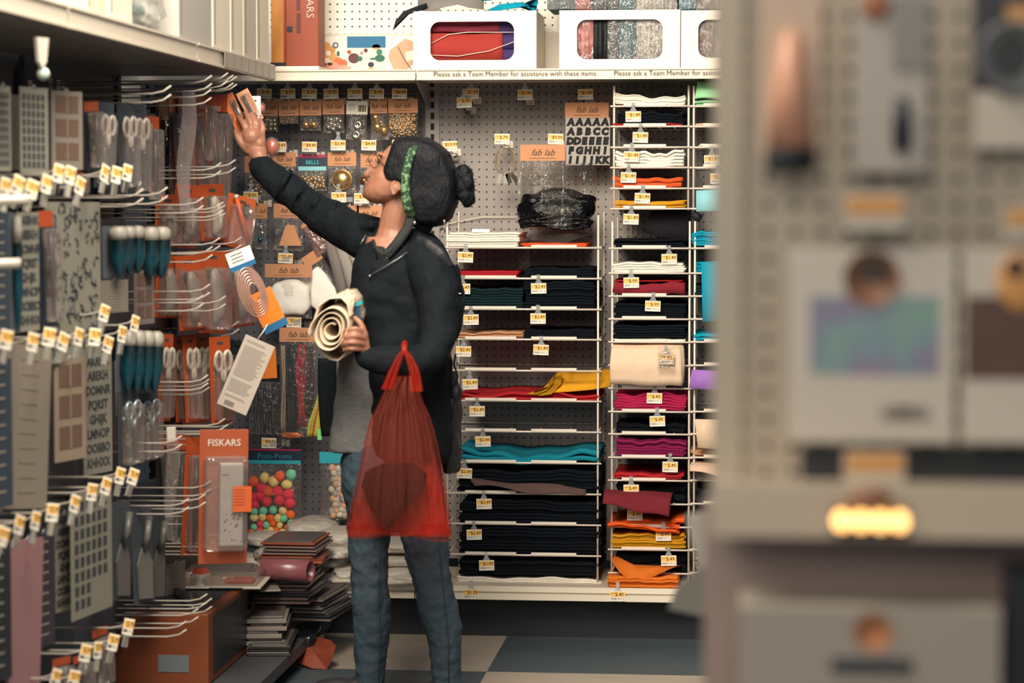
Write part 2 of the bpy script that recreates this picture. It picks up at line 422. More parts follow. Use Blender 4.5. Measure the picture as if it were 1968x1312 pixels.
# ---- wire racks
YF = 7.88
def rack(label, x0, x1, ys, ytop, ybot, xdrift=0.0, label_seg=True):
    zs = [atY((x0 + x1) / 2, y, YF).z for y in ys]
    X0, X1 = atY(x0, ys[len(ys) // 2], YF).x, atY(x1, ys[len(ys) // 2], YF).x
    zt, zb = atY(x0, ytop, YF).z, max(.174, atY(x0, ybot, YF).z)
    t = thing('wire_rack', label, 'rack', ((X0 + X1) / 2, YF, zb))
    for x in (X0, X1):
        m = MB(); m.tube([(x, YF, zb), (x, YF, zt)], .0034, wire, 8); m.obj('post', t, True)
        m = MB(); m.tube([(x, YB - .008, zb), (x, YB - .008, zt + .01)], .0026, wire, 6); m.obj('rear_post', t, True)
    for z in zs:
        m = MB(); m.tube([(X0 - .012, YF - .005, z), (X1 + .012, YF - .005, z)], .0033, wire, 6)
        m.tube([(X0, YB - .008, z), (X1, YB - .008, z)], .0022, wire, 6)
        for x in (X0, X1): m.tube([(x, YF, z), (x, YB - .008, z)], .0026, wire, 6)
        n = 5
        for k in range(1, n): x = X0 + (X1 - X0) * k / n; m.tube([(x, YF, z - .001), (x, YB - .01, z - .001)], .0016, wire, 5)
        W = X1 - X0
        for a, b in (((.12, .46), (.56, .86)) if W > .4 else ((.13, .70),)): m.b2((X0 + W * a, YF - .010, z + .001), (X0 + W * b, YF - .0075, z + .010), wire)
        m.obj('shelf_wire', t, True)
    return t
T1 = [476, 535, 594, 652, 712, 770, 829, 889, 948, 1007, 1066, 1125]
T2 = [204, 243, 283, 322, 362, 401]
T3 = [477, 525, 569, 613, 657, 746, 791, 834, 879, 923, 968, 1012, 1056, 1101]
rack('wide white wire rack with twelve tiers of large felt sheets', 860, 1149, T1, 413, 1133)
rack('short narrow white wire rack hung high beside the wide rack', 1180, 1323, T2, 165, 404)
rack('tall narrow white wire rack standing below the short rack', 1176, 1324, [y for y in T3 if y != 746] + [702, 746], 425, 1133)
rack('narrow white wire rack hung high at the right, cut off by the near panel', 1333, 1476, T2, 165, 404)
rack('tall narrow white wire rack at the right, mostly hidden by the near panel', 1334, 1476, [y for y in T3 if y != 746] + [702, 746], 425, 1133)
# ---- felt
def felt_mat(key, h, **k): return mat('felt_' + key, h, .95, bump=.25, bs=400, var=.12, vs=30, spec=.15, **k)
FM = dict(white=felt_mat('white', 'e8e1d3'), red=felt_mat('red', 'a8232a'), orange=felt_mat('orange', 'd9552a'), yellow=felt_mat('yellow', 'd89a22'),
          black=felt_mat('black', '0b1118'), dkgreen=felt_mat('dark_green', '12262b'), tan=felt_mat('tan', 'b98a66'), maroon=felt_mat('maroon', '6d242c'),
          teal=felt_mat('teal', '15788a'), brown=felt_mat('brown', '5a4643'), cream=felt_mat('cream', 'd9bfa4'), magenta=felt_mat('magenta', 'a32049'),
          plum=felt_mat('plum', '7d1c4a'), pumpkin=felt_mat('pumpkin', 'e05a22'), mustard=felt_mat('mustard', 'c08a1c'), rust=felt_mat('rust', 'cc6c25'),
          mint=felt_mat('mint', '92cf9c'), sky=felt_mat('sky_blue', '8ec9d2'), blue=felt_mat('blue', '0f93b0'), lilac=felt_mat('lilac', '9a6fbe'), blush=felt_mat('blush', 'd2b09c'),
          grey=felt_mat('grey', '84807c'), dkred=felt_mat('dark_red', '7e2430'))
def felt(x0, x1, yb, yt, n, col, label, group=None, wave=.25, ends=.0, Y=YF, depth=.29, curl=0.0, slope=0.0, jit=.006):
    """a stack of n sheets lying on a tier; yb / yt = its lower and upper edge in the photograph"""
    zb = atY((x0 + x1) / 2, yb, Y).z + .004; zt = atY((x0 + x1) / 2, yt, Y).z
    X0, X1 = atY(x0, yb, Y).x, atY(x1, yb, Y).x
    th = max((zt - zb) / n, .0012); ph = U(0, 6); fr = U(1.0, 1.9)
    for i in range(n):
        dx0, dx1, dy = U(-jit, jit), U(-jit, jit), U(-.006, .004)
        amp = wave * th * n * .5 * (i + 1) / n
        def fn(u, v, i=i, amp=amp):
            x = X0 + dx0 + (X1 + dx1 - X0 - dx0) * u
            z = zb + th * (i + .5) + amp * (math.sin(ph + fr * 6.28 * u) * .6 - .6 + .4 * math.sin(2.7 * fr * u * 6.28 + ph * 2)) * (1 - .6 * v)
            z += ends * (abs(2 * u - 1) ** 3) * (i + 1) / n + slope * (u - .5) - curl * max(0, 1 - v * 3) ** 2
            return (x, Y + dy + depth * v, z)
        m = MB(); m.grid(fn, 28, 7, FM[col], th * .86)
        lb = label if n == 1 else label.replace(' felt sheet', ' felt sheet, ' + ('topmost,' if i == n - 1 else ['lowest,', 'second lowest,', 'third lowest,', 'fourth lowest,', 'fifth lowest,', 'sixth lowest,', 'seventh lowest,', 'eighth lowest,'][i]), 1)
        single(m, 'felt_sheet', lb, 'felt', ((X0 + X1) / 2, Y + depth / 2, zb + th * i), (group or label.replace('felt sheet', 'felt sheets')) if n > 1 else None)
NR, WR, TR = 'the short narrow rack', 'the wide rack', 'the tall narrow rack'
felt(861, 998, 476, 446, 6, 'white', 'white felt sheet in the thick stack topping the wide rack', wave=.1)
felt(1003, 1128, 476, 467, 2, 'orange', 'orange felt sheet under crumpled clear film on the wide rack top tier', wave=.2)
felt(868, 996, 535, 521, 4, 'red', 'bright red felt sheet on the second tier of the wide rack', wave=.1)
felt(1005, 1142, 535, 514, 4, 'black', 'black felt sheet in the low stack on the wide rack second tier')
felt(875, 1003, 594, 553, 7, 'dkgreen', 'dark green felt sheet in the stack on the wide rack third tier', wave=.1)
felt(1009, 1145, 594, 539, 9, 'black', 'black felt sheet in the tall stack beside the dark green felt', wave=.1)
felt(874, 1004, 652, 638, 4, 'tan', 'tan felt sheet lying on the fourth tier of the wide rack', wave=.3, slope=.006)
felt(1010, 1146, 652, 634, 4, 'black', 'black felt sheet beside the tan felt on the wide rack')
felt(886, 1150, 770, 752, 3, 'red', 'large wavy red felt sheet under the mustard felt on the wide rack', wave=.9)
felt(886, 1148, 889, 868, 2, 'teal', 'large teal felt sheet sagging across the wide rack', wave=1.0, ends=.012)
felt(882, 1152, 948, 902, 6, 'black', 'black felt sheet stacked below the teal felt on the wide rack', wave=.2)
felt(885, 1152, 1007, 960, 7, 'black', 'black felt sheet in the full tier below the brown felt', wave=.2)
felt(885, 1152, 1066, 1012, 8, 'black', 'black felt sheet in the second tier above the rack bottom', wave=.08)
felt(884, 1152, 1108, 1078, 4, 'black', 'black felt sheet resting right above the lowest white felt', wave=.1)
felt(878, 1152, 1125, 1109, 5, 'white', 'large white felt sheet on the lowest tier of the wide rack', wave=.5)
felt(1181, 1316, 204, 181, 7, 'white', 'white felt sheet in the bulging stack topping the short rack', wave=.5, slope=-.008)
felt(1184, 1314, 243, 214, 4, 'black', 'black felt sheet above the thin red edge near the rack top', wave=.3)
felt(1180, 1313, 243, 237, 1, 'red', 'single thin red felt sheet on the short narrow rack second tier', wave=1)
felt(1181, 1316, 322, 290, 5, 'white', 'white felt sheet in the upturned stack on the short rack', wave=.3, ends=.008)
felt(1180, 1311, 362, 341, 2, 'orange', 'orange red felt sheet with upturned end on the short narrow rack', wave=.3, ends=.008)
felt(1181, 1317, 401, 386, 5, 'yellow', 'yellow felt sheet on the lowest tier of the short narrow rack', wave=.15, ends=.003)
felt(1180, 1318, 477, 459, 4, 'black', 'black felt sheet on the top tier of the tall narrow rack', wave=.2)
felt(1178, 1315, 525, 503, 4, 'white', 'white wavy felt sheet on the second tier of the tall narrow rack', wave=.3)
felt(1180, 1314, 569, 541, 1, 'dkred', 'thick dark red felt bundle on the tall narrow rack', wave=.25, ends=.004)
felt(1181, 1315, 543, 539, 1, 'red', 'thin bright red felt sheet topping the dark red bundle', wave=1.0, ends=.002)
felt(1180, 1318, 613, 583, 6, 'black', 'black felt sheet under the white tag with the folded corner', wave=.1)
felt(1180, 1318, 657, 624, 6, 'black', 'black felt sheet above the thin white felt on the tall narrow rack', wave=.1)
felt(1178, 1318, 658, 650, 2, 'white', 'thin white felt sheet above the draped cream sheets', wave=.5)
felt(1184, 1319, 790, 754, 6, 'magenta', 'crimson pink felt sheet in the stack below the cream sheets', wave=.3)
felt(1183, 1318, 878, 845, 6, 'plum', 'plum felt sheet in the stack on the middle of the tall narrow rack', wave=.25)
felt(1180, 1313, 922, 910, 2, 'red', 'thin red felt sheet lying below the plum stack', wave=.6)
felt(1176, 1316, 1055, 1025, 6, 'mustard', 'mustard felt sheet in the stack below the orange fan of felt', wave=.2)
felt(1170, 1304, 1131, 1108, 4, 'rust', 'rust orange felt sheet in the stack at the tall rack foot', wave=.2, Y=7.80, depth=.36)
for i, (a, b, sl) in enumerate(((1180, 1315, .004), (1176, 1308, -.004), (1168, 1303, -.016))):
    felt(a, b, 1008 + i * 6, 997 + i * 6, 1 if i < 2 else 2, 'pumpkin', ['bright orange felt sheet topmost of the fanned orange pile', 'bright orange felt sheet second in the fanned orange pile', 'bright orange felt sheet drooping lowest in the fanned orange pile'][i], wave=.8, slope=sl * 1.3, Y=YF - .012 * i)
def drape(name, pts, mt, label, cat, th=.003, wob=.004, nu=24, group=None):
    """sheet swept across x: pts rows = (pxL, pxR, py_l, py_r, Y) from front to back"""
    rows = [(atY(a, c, Y), atY(b, d, Y)) for a, b, c, d, Y in pts]
    def fn(u, v):
        t = v * (len(rows) - 1); i = min(int(t), len(rows) - 2); f = t - i; f2 = f
        L = rows[i][0].lerp(rows[i + 1][0], f2); Rr = rows[i][1].lerp(rows[i + 1][1], f2)
        p = L.lerp(Rr, u); p.z += wob * math.sin(u * 9 + v * 3) * (1 - v); return p
    m = MB(); m.grid(fn, nu, 14, mt, th); return single(m, name, label, cat, rows[0][0].lerp(rows[0][1], .5), group)
for k in range(4):
    drape('felt_sheet', [(1173 + k * 2, 1311 + k, 738 - 3 * k, 742 - 2 * k, 7.84 + .006 * k), (1172 + k, 1310 + k * 2, 700, 700, 7.83 + .006 * k), (1175 + k, 1308 + k * 2, 668 - k, 668 - k, 7.85 + .006 * k), (1178, 1306 + k, 660 - k, 660 - k, 7.95), (1180, 1306 + k, 655 - k, 655 - k, 8.15)], FM['cream'],
          ['outermost', 'second', 'third', 'innermost'][k] + ' cream felt sheet draped down over the front of the tall narrow rack', 'felt', .002, .002, group='cream felt sheets draped down over the rack front')
drape('felt_sheet', [(1158, 1286, 968, 994, 7.80), (1160, 1289, 950, 960, 7.82), (1163, 1293, 940, 946, 7.88), (1170, 1293, 950, 950, 8.1)], FM['maroon'], 'dark red felt sheet drooping off the left side of the tall narrow rack', 'felt')
def leafsheet(poly, Y0, Y1, mt, label, name='felt_sheet', cat='felt'):
    """an outline with a gentle bend in depth"""
    P = [atY(px, py, Y0 + (Y1 - Y0) * t) for px, py, t in poly]
    c = sum(P, Vector()) / len(P); m = MB(); vs = [c] + P; n = len(P)
    vs2 = vs + [p + Vector((0, .003, -.001)) for p in vs]
    fs = [(0, 1 + i, 1 + (i + 1) % n) for i in range(n)] + [(n + 1, n + 2 + (i + 1) % n, n + 2 + i) for i in range(n)] + [(1 + i, n + 2 + i, n + 2 + (i + 1) % n, 1 + (i + 1) % n) for i in range(n)]
    m.add(vs2, fs, mt, cat == 'felt'); return single(m, name, label, cat, P[0])
leafsheet([(1172, 1062, .8), (1176, 1078, .4), (1188, 1096, .1), (1200, 1108, 0), (1215, 1117, 0), (1235, 1115, 0), (1262, 1105, .1), (1285, 1094, .2), (1300, 1088, .4), (1312, 1086, .8), (1270, 1084, 1), (1220, 1082, 1), (1190, 1082, 1)], 7.80, 7.95, FM['rust'], 'rust orange felt sheet curling down in a rounded tongue near the rack bottom')
leafsheet([(1010, 757, .2), (1030, 758, 0), (1050, 750, 0), (1062, 735, .1), (1070, 716, .5), (1082, 714, .5), (1078, 738, .3), (1060, 757, 0), (1040, 760, 0)], 7.86, 8.0, FM['mustard'], 'mustard felt flap folded down at the left end of the draped mustard sheet')
leafsheet([(1012, 757, 0), (1045, 745, .2), (1070, 716, .7), (1110, 712, 1), (1150, 708, 1), (1174, 710, .6), (1172, 742, .2), (1140, 748, 0), (1096, 752, 0), (1060, 754, 0), (1040, 758, 0)], 7.87, 8.05, FM['yellow'], 'mustard yellow felt sheet draped over the red felt on the wide rack')
drape('felt_sheet', [(912, 1124, 934, 954, 7.85), (905, 1126, 926, 946, 7.86), (903, 1127, 915, 930, 7.90), (905, 1128, 912, 925, 8.1)], FM['brown'], 'brown felt sheet sagging over the front of the wide rack', 'felt', .003, .008)
leafsheet([(1252, 405, 0), (1328, 400, 0), (1330, 462, .3), (1282, 458, .3), (1236, 445, .2)], 7.95, 8.02, felt_mat('charcoal', '262429'), 'dark charcoal felt sheet leaning above the tall narrow rack')
drape('plastic_film', [(1003, 1133, 468, 464, 7.87), (1015, 1120, 456, 452, 7.92), (1010, 1135, 450, 449, 8.0), (1020, 1130, 455, 455, 8.1)], film, 'crumpled clear plastic film lying on the orange felt', 'plastic film', 0, .012, 30)
single(MB().b2(tuple(atY(907, 446, 7.9)), tuple(atY(941, 440, 7.9) + Vector((0, .04, 0))), whitecard), 'folded_card', 'small folded kraft card lying on the white felt stack', 'card', atY(924, 446, 7.92))
# third rack, right
RR = 'the rack beside the near panel'
felt(1336, 1476, 243, 236, 1, 'blush', 'pale felt sheet in the rack behind the near panel, third from its top', wave=.4)
drape('felt_sheet', [(1335, 1470, 190, 192, 7.86), (1338, 1470, 175, 175, 7.86), (1340, 1470, 158, 158, 7.9), (1340, 1470, 160, 160, 8.1)], FM['mint'], 'mint green felt sheet hanging at the top of the rack behind the near panel', 'felt')
felt(1335, 1476, 204, 192, 4, 'mint', 'mint green felt sheet stacked under the hanging mint one')
felt(1344, 1476, 283, 276, 2, 'white', 'white felt sheet in the rack half hidden by the near panel')
leafsheet([(1338, 366, .1), (1376, 364, .1), (1420, 364, .1), (1420, 406, 0), (1376, 405, 0), (1338, 406, 0)], 7.84, 7.9, FM['sky'], 'pale blue felt sheet hanging in the rack behind the near panel')
felt(1331, 1476, 477, 446, 6, 'blue', 'bright teal blue felt sheet in the stack behind the near panel', wave=.3, slope=-.01)
felt(1333, 1350, 525, 503, 3, 'blue', 'bright blue felt sheet in the short stack beside the hanging blue sheet')
leafsheet([(1348, 503, .1), (1376, 502, .1), (1420, 502, .1), (1420, 618, 0), (1376, 616, 0), (1350, 618, 0)], 7.84, 7.86, FM['blue'], 'long bright blue felt sheet hanging down behind the near panel')
felt(1334, 1476, 569, 548, 3, 'dkgreen', 'dark teal felt sheet behind the long hanging blue one')
felt(1334, 1476, 657, 641, 2, 'blue', 'blue felt sheet on the tier under the long hanging blue one')
leafsheet([(1330, 710, .1), (1376, 712, .1), (1420, 712, .1), (1420, 750, 0), (1376, 750, 0), (1324, 745, 0)], 7.84, 7.86, FM['lilac'], 'lilac felt sheet hanging in the rack beside the near panel')
leafsheet([(1335, 805, .1), (1376, 806, .1), (1420, 806, .1), (1420, 862, 0), (1376, 862, 0), (1341, 860, 0)], 7.84, 7.86, FM['cream'], 'cream felt sheet hanging in the rack beside the near panel')
felt(1330, 1476, 879, 866, 4, 'tan', 'tan felt sheet below the hanging cream sheet beside the near panel')
drape('felt_sheet', [(1326, 1470, 905, 930, 7.82), (1326, 1470, 896, 898, 7.84), (1330, 1470, 886, 888, 7.92), (1330, 1470, 890, 890, 8.1)], FM['blush'], 'pinkish felt sheet curling out of the rack beside the near panel', 'felt')
drape('felt_sheet', [(1340, 1470, 922, 925, 7.86), (1334, 1470, 903, 905, 7.88), (1334, 1470, 898, 898, 8.1)], FM['grey'], 'grey felt sheet tucked under the pinkish curling sheet', 'felt')
felt(1338, 1476, 1101, 1070, 6, 'grey', 'grey felt sheet in the low stack beside the near panel')
for q_, (y0, y1) in enumerate(((835, 800), (923, 893), (968, 935), (1012, 980), (1055, 1025))):
    felt(1336, 1476, y0, y1, 3, 'black', ['first', 'second', 'third', 'fourth', 'fifth'][q_] + ' dark pile down, navy felt sheet beside the near panel', group='dark navy felt sheets behind the near panel')
for y0, y1, lb in ((834, 812, 'black felt sheet in the dark tier between the pink and the plum stacks'), (968, 930, 'black felt sheet behind the drooping dark red sheet'), (1101, 1062, 'black felt sheet behind the curling rust orange sheet')):
    felt(1184, 1316, y0, y1, 2, 'black', lb, Y=YF + .05, depth=.2)
P = atY(1337, 416, 7.9)
m = MB(); m.tube([P + Vector((-.01, 0, .008)), P + Vector((.018, 0, -.008))], .013, navy, 12); single(m, 'black_tube', 'short black tube poking out beside the near panel', 'tube', P)
# tags on the racks
for pr, x, y, wh in (('$2.49', 895, 494, 'under the white felt on the wide rack'), ('$2.49', 889, 555, 'half hidden behind the jacket, under the red felt'), ('$2.49', 1035, 554, 'hanging in front of the tall black felt stack'),
        ('$2.49', 905, 614, 'under the dark green felt'), ('$2.49', 1034, 612, 'right of another tag, under the tall black stack'), ('$2.49', 891, 675, 'under the tan felt'), ('$1.49', 1040, 672, 'on the wide rack under the black felt, on bare pegboard'),
        ('$2.49', 903, 738, 'under the empty fifth tier'), ('$2.49', 917, 790, 'under the large red felt'), ('$2.49', 928, 848, 'over the bare pegboard above the teal felt'), ('$2.49', 893, 909, 'just below the teal felt'),
        ('$2.49', 930, 968, 'below the brown felt'), ('$2.49', 911, 1027, 'on black felt, third from the wide rack bottom'), ('$1.99', 935, 1086, 'hanging above the lowest white felt'), ('$1.49', 1217, 224, 'topmost on the short narrow rack'),
        ('$1.49', 1231, 264, 'below the thin red felt edge'), ('$1.49', 1214, 301, 'in front of the white felt with upturned ends'), ('$1.49', 1208, 341, 'beside the orange red felt'), ('$1.49', 1235, 381, 'above the yellow felt'), ('$1.49', 1213, 421, 'below the yellow felt'),
        ('$1.49', 1286, 498, 'above the right end of the wavy white felt'), ('$.99', 1213, 543, 'in front of the dark red felt bundle'), ('$.99', 1255, 588, 'on black felt under the dark red bundle'), ('$.49', 1258, 765, 'on the crimson pink felt stack'),
        ('$.49', 1263, 809, 'below the crimson pink stack'), ('$.49', 1288, 897, 'under the plum felt stack'), ('$.49', 1213, 941, 'in front of the drooping dark red felt'), ('$.49', 1220, 990, 'half buried above the fanned orange felt'), ('$.49', 1275, 1029, 'tucked between orange and mustard felt'),
        ('$.49', 1285, 1077, 'above the curling rust orange sheet'), ('$1.49', 1368, 308, 'beside the near panel under pale felt'), ('$1.49', 1380, 343, 'beside the near panel above pale blue felt')):
    price_tag(pr, x, y, wh)
price_tag('$1.99', 905, 1141, 'stuck on the cream base shelf lip, left', Y=YB - .467, tilt=0, clipped=False)
price_tag('$.49', 1187, 1145, 'stuck on the cream base shelf lip, right', Y=YB - .467, tilt=0, clipped=False)
price_tag('$.49', 1280, 690, 'in a clear pouch on the draped cream felt', Y=7.815)
m = MB(); c = atY(1280, 690, 7.812); m.b2((c.x - .027, 7.809, c.z - .035), (c.x + .027, 7.8115, c.z + .035), film); single(m, 'clear_pouch', 'small clear pouch over the tag on the draped cream felt', 'pouch', c)

# ---- pegboard hooks with goods
def wire_hook(px, py, label, Yt=8.03, arm=True, group=None, n=1):
    """py: where the hanging hole of the goods sits"""
    P = atY(px, py, Yt); t = thing('peg_hook', label, 'hook', (P.x, YB - .002, P.z), group=group)
    L = YB - .002 - Yt
    m = MB(); m.tube([(0, 0, 0), (0, -L + .012, 0), (0, -L, .003), (0, -L - .004, .010)], .0022, wire, 6); m.obj('prong', t)
    m = MB(); m.b2((-.014, -.003, -.006), (.014, .0, .018), wire); m.obj('back_plate', t)
    if arm:
        m = MB(); m.tube([(0, 0, .016), (0, -L - .006, .016), (0, -L - .012, .022)], .0018, wire, 6); m.b2((-.012, -L - .0145, .018), (.012, -L - .0125, .034), clip); m.obj('label_arm', t)
    return t
def header_bag(px0, px1, pyt, pyh, pyb, label, Y=8.04, hm=None, txt='fab lab', bulge=.012, tilt=0.0, ts=.021, pm=None, cat='bag', name='hang_bag', shear=.35, tm=None):
    A = atY(px0, pyt, Y); B = atY(px1, pyb, Y); w_ = B.x - A.x; hh = (pyh - pyt) / pxm(Y); hb = (pyb - pyh) / pxm(Y)
    t = thing(name, label, cat, ((A.x + B.x) / 2, Y, A.z), (0, tilt, 0))
    m = MB(); m.b2((-w_ / 2, -.002, -hh), (w_ / 2, .002, 0), hm or kraft); m.obj('header_card', t)
    if txt:
        text(t, txt, ts, tm or inkd, (0, -.0024, -hh * .5), name='header_lettering', shear=shear)
        m = MB(); m.b2((-w_ * .3, -.0024, -hh * .86), (w_ * .3, -.002, -hh * .83), inkd); m.obj('small_print', t)
    m = MB()
    for s in (-1, 1):
        m.grid(lambda u, v, s=s: ((u - .5) * w_ * (1 - .04 * math.sin(v * 3)), s * bulge * math.sin(math.pi * u) ** .5 * math.sin(math.pi * min(1, v * .9 + .1)) ** .5, -hh - hb * v), 12, 10, pm or film)
    m.b2((-w_ / 2, -.0008, -hh - hb - .002), (w_ / 2, .0008, -hh - hb + .001), pm or film)
    m.obj('clear_pouch', t); return t
gold = mat('brass_bell', 'd6b079', .3, .9); silver = mat('silver_bell', 'c4bcb0', .25, .95); copper = mat('copper_bell', '94603c', .3, .9); bronze = mat('bronze_bell', 'b09c80', .25, .9)
BM = {}
def bell(px, py, r, mt, label, group, Y=8.035):
    if mt.name not in BM:
        m = MB(); m.ball((0, 0, 0), 1.0, mt, 14, 9)
        m.b2((-.62, -1.03, -.08), (.62, -.80, .06), inkd); m.tube([(-.2, 0, .95), (-.2, 0, 1.2), (.2, 0, 1.2), (.2, 0, .95)], .07, mt, 6); BM[mt.name] = m.mesh('jingle_bell')
    o = bpy.data.objects.new('jingle_bell', BM[mt.name]); COL.objects.link(o); s = r / pxm(Y)
    o.location = atY(px, py, Y); o.scale = (s, s * .8, s); o.rotation_euler = (U(-.5, .3), U(-1, 1), U(-.4, .4)); return tag(o, label, 'bell', group)
def packbells(x0, x1, y0, y1, r, mt, label, group, n, Y=8.035):
    pts = []
    for _ in range(4000):
        if len(pts) >= n: break
        x, y = U(x0 + r, x1 - r), U(y0 + r, y1 - r)
        if all((x - a) ** 2 + (y - b) ** 2 > (1.5 * r) ** 2 for a, b in pts): pts.append((x, y)); bell(x, y, r * U(.92, 1.04), mt, label, group, Y + U(-.004, .006))
# row A
rowA = [(508, 'far left of the top hook row'), (553, 'second from the left of the top hook row'), (595, 'third from the left of the top hook row'), (636, 'fourth from the left of the top hook row'), (682, 'fifth in the top hook row, above the white card'), (724, 'sixth in the top hook row')]
for px, wh in rowA: price_tag('$.99', px, 180, wh, Y=8.005, clipped=False)
price_tag('$4.49', 768, 180, 'last of the top hook row, above the bead bag', Y=8.005, clipped=False)
bagA = [(497, 534, 192, 223, 252, 'small kraft topped bag of round bronze bells, far left of top row'), (535, 574, 192, 223, 238, 'small kraft topped bag of tiny beads, second in top row'), (576, 618, 193, 222, 250, 'small kraft topped bag with two gold bells'),
        (620, 662, 191, 220, 254, 'small kraft topped bag of silver bells'), (666, 707, 194, 220, 268, 'small white topped bag with barcode and two ring bells'), (711, 746, 191, 218, 268, 'small kraft topped bag of large faceted gold bells'), (744, 803, 190, 217, 262, 'large kraft topped bag full of gold beads')]
for i, (a, b, c, d, e, lb) in enumerate(bagA):
    wire_hook((a + b) / 2, c + 3, 'white peg hook holding the ' + lb.replace('small ', '').replace('large ', '').split(',')[0].replace('kraft topped ', ''))
    hb = header_bag(a, b, c, d, e, lb, hm=tagw if i == 4 else kraft, txt='' if i == 4 else 'fab lab', tilt=U(-.03, .03))
    if i == 4:
        m = MB()
        for k in range(9): m.b2((.004 + k * .003, -.0027, -.036), (.0055 + k * .003 + (k % 3) * .0006, -.002, -.014), inkd)
        for k in range(4): m.b2((-.03, -.0027, -.014 - .006 * k), (-.006, -.002, -.0128 - .006 * k), barm)
        m.obj('barcode', hb)
for r_ in range(3):
    for c_ in range(4): bell(503 + c_ * 8.3, 231 + r_ * 8.3, 4.2, bronze, 'round bronze bell in the bag at the far left of the top row', 'bronze bells in the far left bag')
def beads(x0, x1, y0, y1, r, n, mt, label, Y=8.035, mt2=None):
    m = MB()
    for _ in range(n): m.ball(atY(U(x0, x1), U(y0, y1), Y + U(-.008, .006)), r / pxm(Y), mt2 if (mt2 and rnd.random() < .3) else mt, 6, 4)
    single(m, 'beads', label, 'beads', atY((x0 + x1) / 2, y1, Y)).__setitem__('kind', 'stuff')
beads(538, 571, 225, 236, 1.6, 90, bronze, 'tiny bronze beads in the second bag of the top row')
bell(588, 240, 7.5, gold, 'gold bell, left of the pair in the small bag', None); bell(603, 240, 7.5, gold, 'gold bell, right of the pair in the small bag', None)
packbells(624, 660, 222, 255, 5.2, silver, 'round silver bell in the fourth bag of the top row', 'silver bells in the fourth bag', 12)
def ringbell(px, py, r, label):
    s = r / pxm(8.035); m = MB(); c = atY(px, py, 8.03)
    m.lathe([(s, -.2 * s), (s * 1.02, 0), (s * .9, .5 * s), (s * .5, .7 * s), (s * .3, .35 * s), (.01 * s, .3 * s)], c, silver, 20, axis='Y', M=Matrix.Translation(c) @ Matrix.Rotation(math.pi, 4, 'Z') @ Matrix.Translation(-c)); single(m, 'ring_bell', label, 'bell', c)
ringbell(688, 240, 9, 'upper ring shaped silver bell under the white card'); ringbell(685, 259, 9, 'lower ring shaped silver bell under the white card')
for a, b, r_, l in ((722, 226, 8, 'upper'), (727, 243, 10, 'middle'), (737, 250, 9, 'lower')): bell(a, b, r_, gold, f'{l} large faceted gold bell in the sixth bag', None)
beads(749, 799, 219, 250, 2.3, 300, gold, 'gold beads filling the large bag of the top row', mt2=silver); beads(756, 800, 250, 263, 2.6, 70, bronze, 'dark bronze beads at the bottom of the large bead bag')
# row B
for pr, x, wh in (('$4.49', 536, 'left of the second hook row, beside the reaching hand'), ('$4.49', 595, 'above the bag lettered BELLS'), ('$2.49', 650, 'above the big gold bell'), ('$4.49', 709, 'above the glasses of the woman'), ('$4.49', 768, 'half hidden by the hair of the woman, second hook row')):
    price_tag(pr, x, 280 + (2 if x < 600 else -1), wh, Y=8.005, clipped=False)
hdr = mat('header_navy', '14293f', .5); hteal = mat('header_teal', '2aa7b5', .5); hmag = mat('header_magenta', 'a3204f', .5)
for a, b, c, d, e, lb in ((524, 569, 293, 320, 372, 'kraft topped bag of silver bells behind the sleeve'), (630, 685, 293, 319, 372, 'kraft topped bag with one big gold bell'), (693, 742, 295, 322, 390, 'dark kraft topped bag behind the face of the woman'),
        (470, 512, 300, 332, 376, 'kraft topped bag of bronze bells below the wrist')):
    wire_hook((a + b) / 2, c + 3, 'white peg hook carrying the ' + lb.replace('kraft topped ', '')); header_bag(a, b, c, d, e, lb)
packbells(533, 568, 322, 350, 5, silver, 'silver bell in the bag behind the raised sleeve', 'silver bells behind the sleeve', 10)
packbells(470, 512, 333, 376, 5, bronze, 'bronze bell in the bag below the reaching wrist', 'bronze bells below the wrist', 30)
s = 18 / pxm(8.03); c = atY(657, 345, 8.03); m = MB(); m.ball(c, (s, s * .6, s), gold, 24, 16)
for a in range(8): m.ball(c + Vector((math.cos(a * .785) * s * .72, -s * .42, math.sin(a * .785) * s * .72)), .0022, inkd, 6, 5)
m.tube([c + Vector((math.cos(k * .314) * s * 1.06, 0, math.sin(k * .314) * s * 1.06)) for k in range(20)], .0016, gold, 6, closed=True)
single(m, 'jingle_bell', 'one big round gold bell hanging left of the face', 'bell', c)
bell(700, 348, 8, copper, 'dark copper bell partly hidden right of the big gold bell', None)
bb = header_bag(573, 628, 297, 328, 366, 'bag of small bells with a navy header lettered BELLS', hm=hdr, txt='BELLS', ts=.018, shear=0, tm=mat('cyan_ink', '38c6d6', .5), name='hang_bag')
w_ = 55 / pxm(8.04); h_ = 1 / pxm(8.04)
m = MB(); m.b2((-w_ / 2, -.003, -31 * h_), (w_ / 2, -.0022, -23 * h_), mat('header_cyan', '86c9d4', .5)); m.obj('cyan_strip', bb)
m = MB(); m.b2((-w_ / 2, -.003, -6 * h_), (w_ / 2, -.0022, 0), hmag); m.obj('magenta_strip', bb)
wire_hook(600, 300, 'white peg hook carrying the BELLS bag')
packbells(576, 626, 336, 364, 3.6, gold, 'tiny gold bell in the bag lettered BELLS', 'tiny gold bells in the BELLS bag', 44)
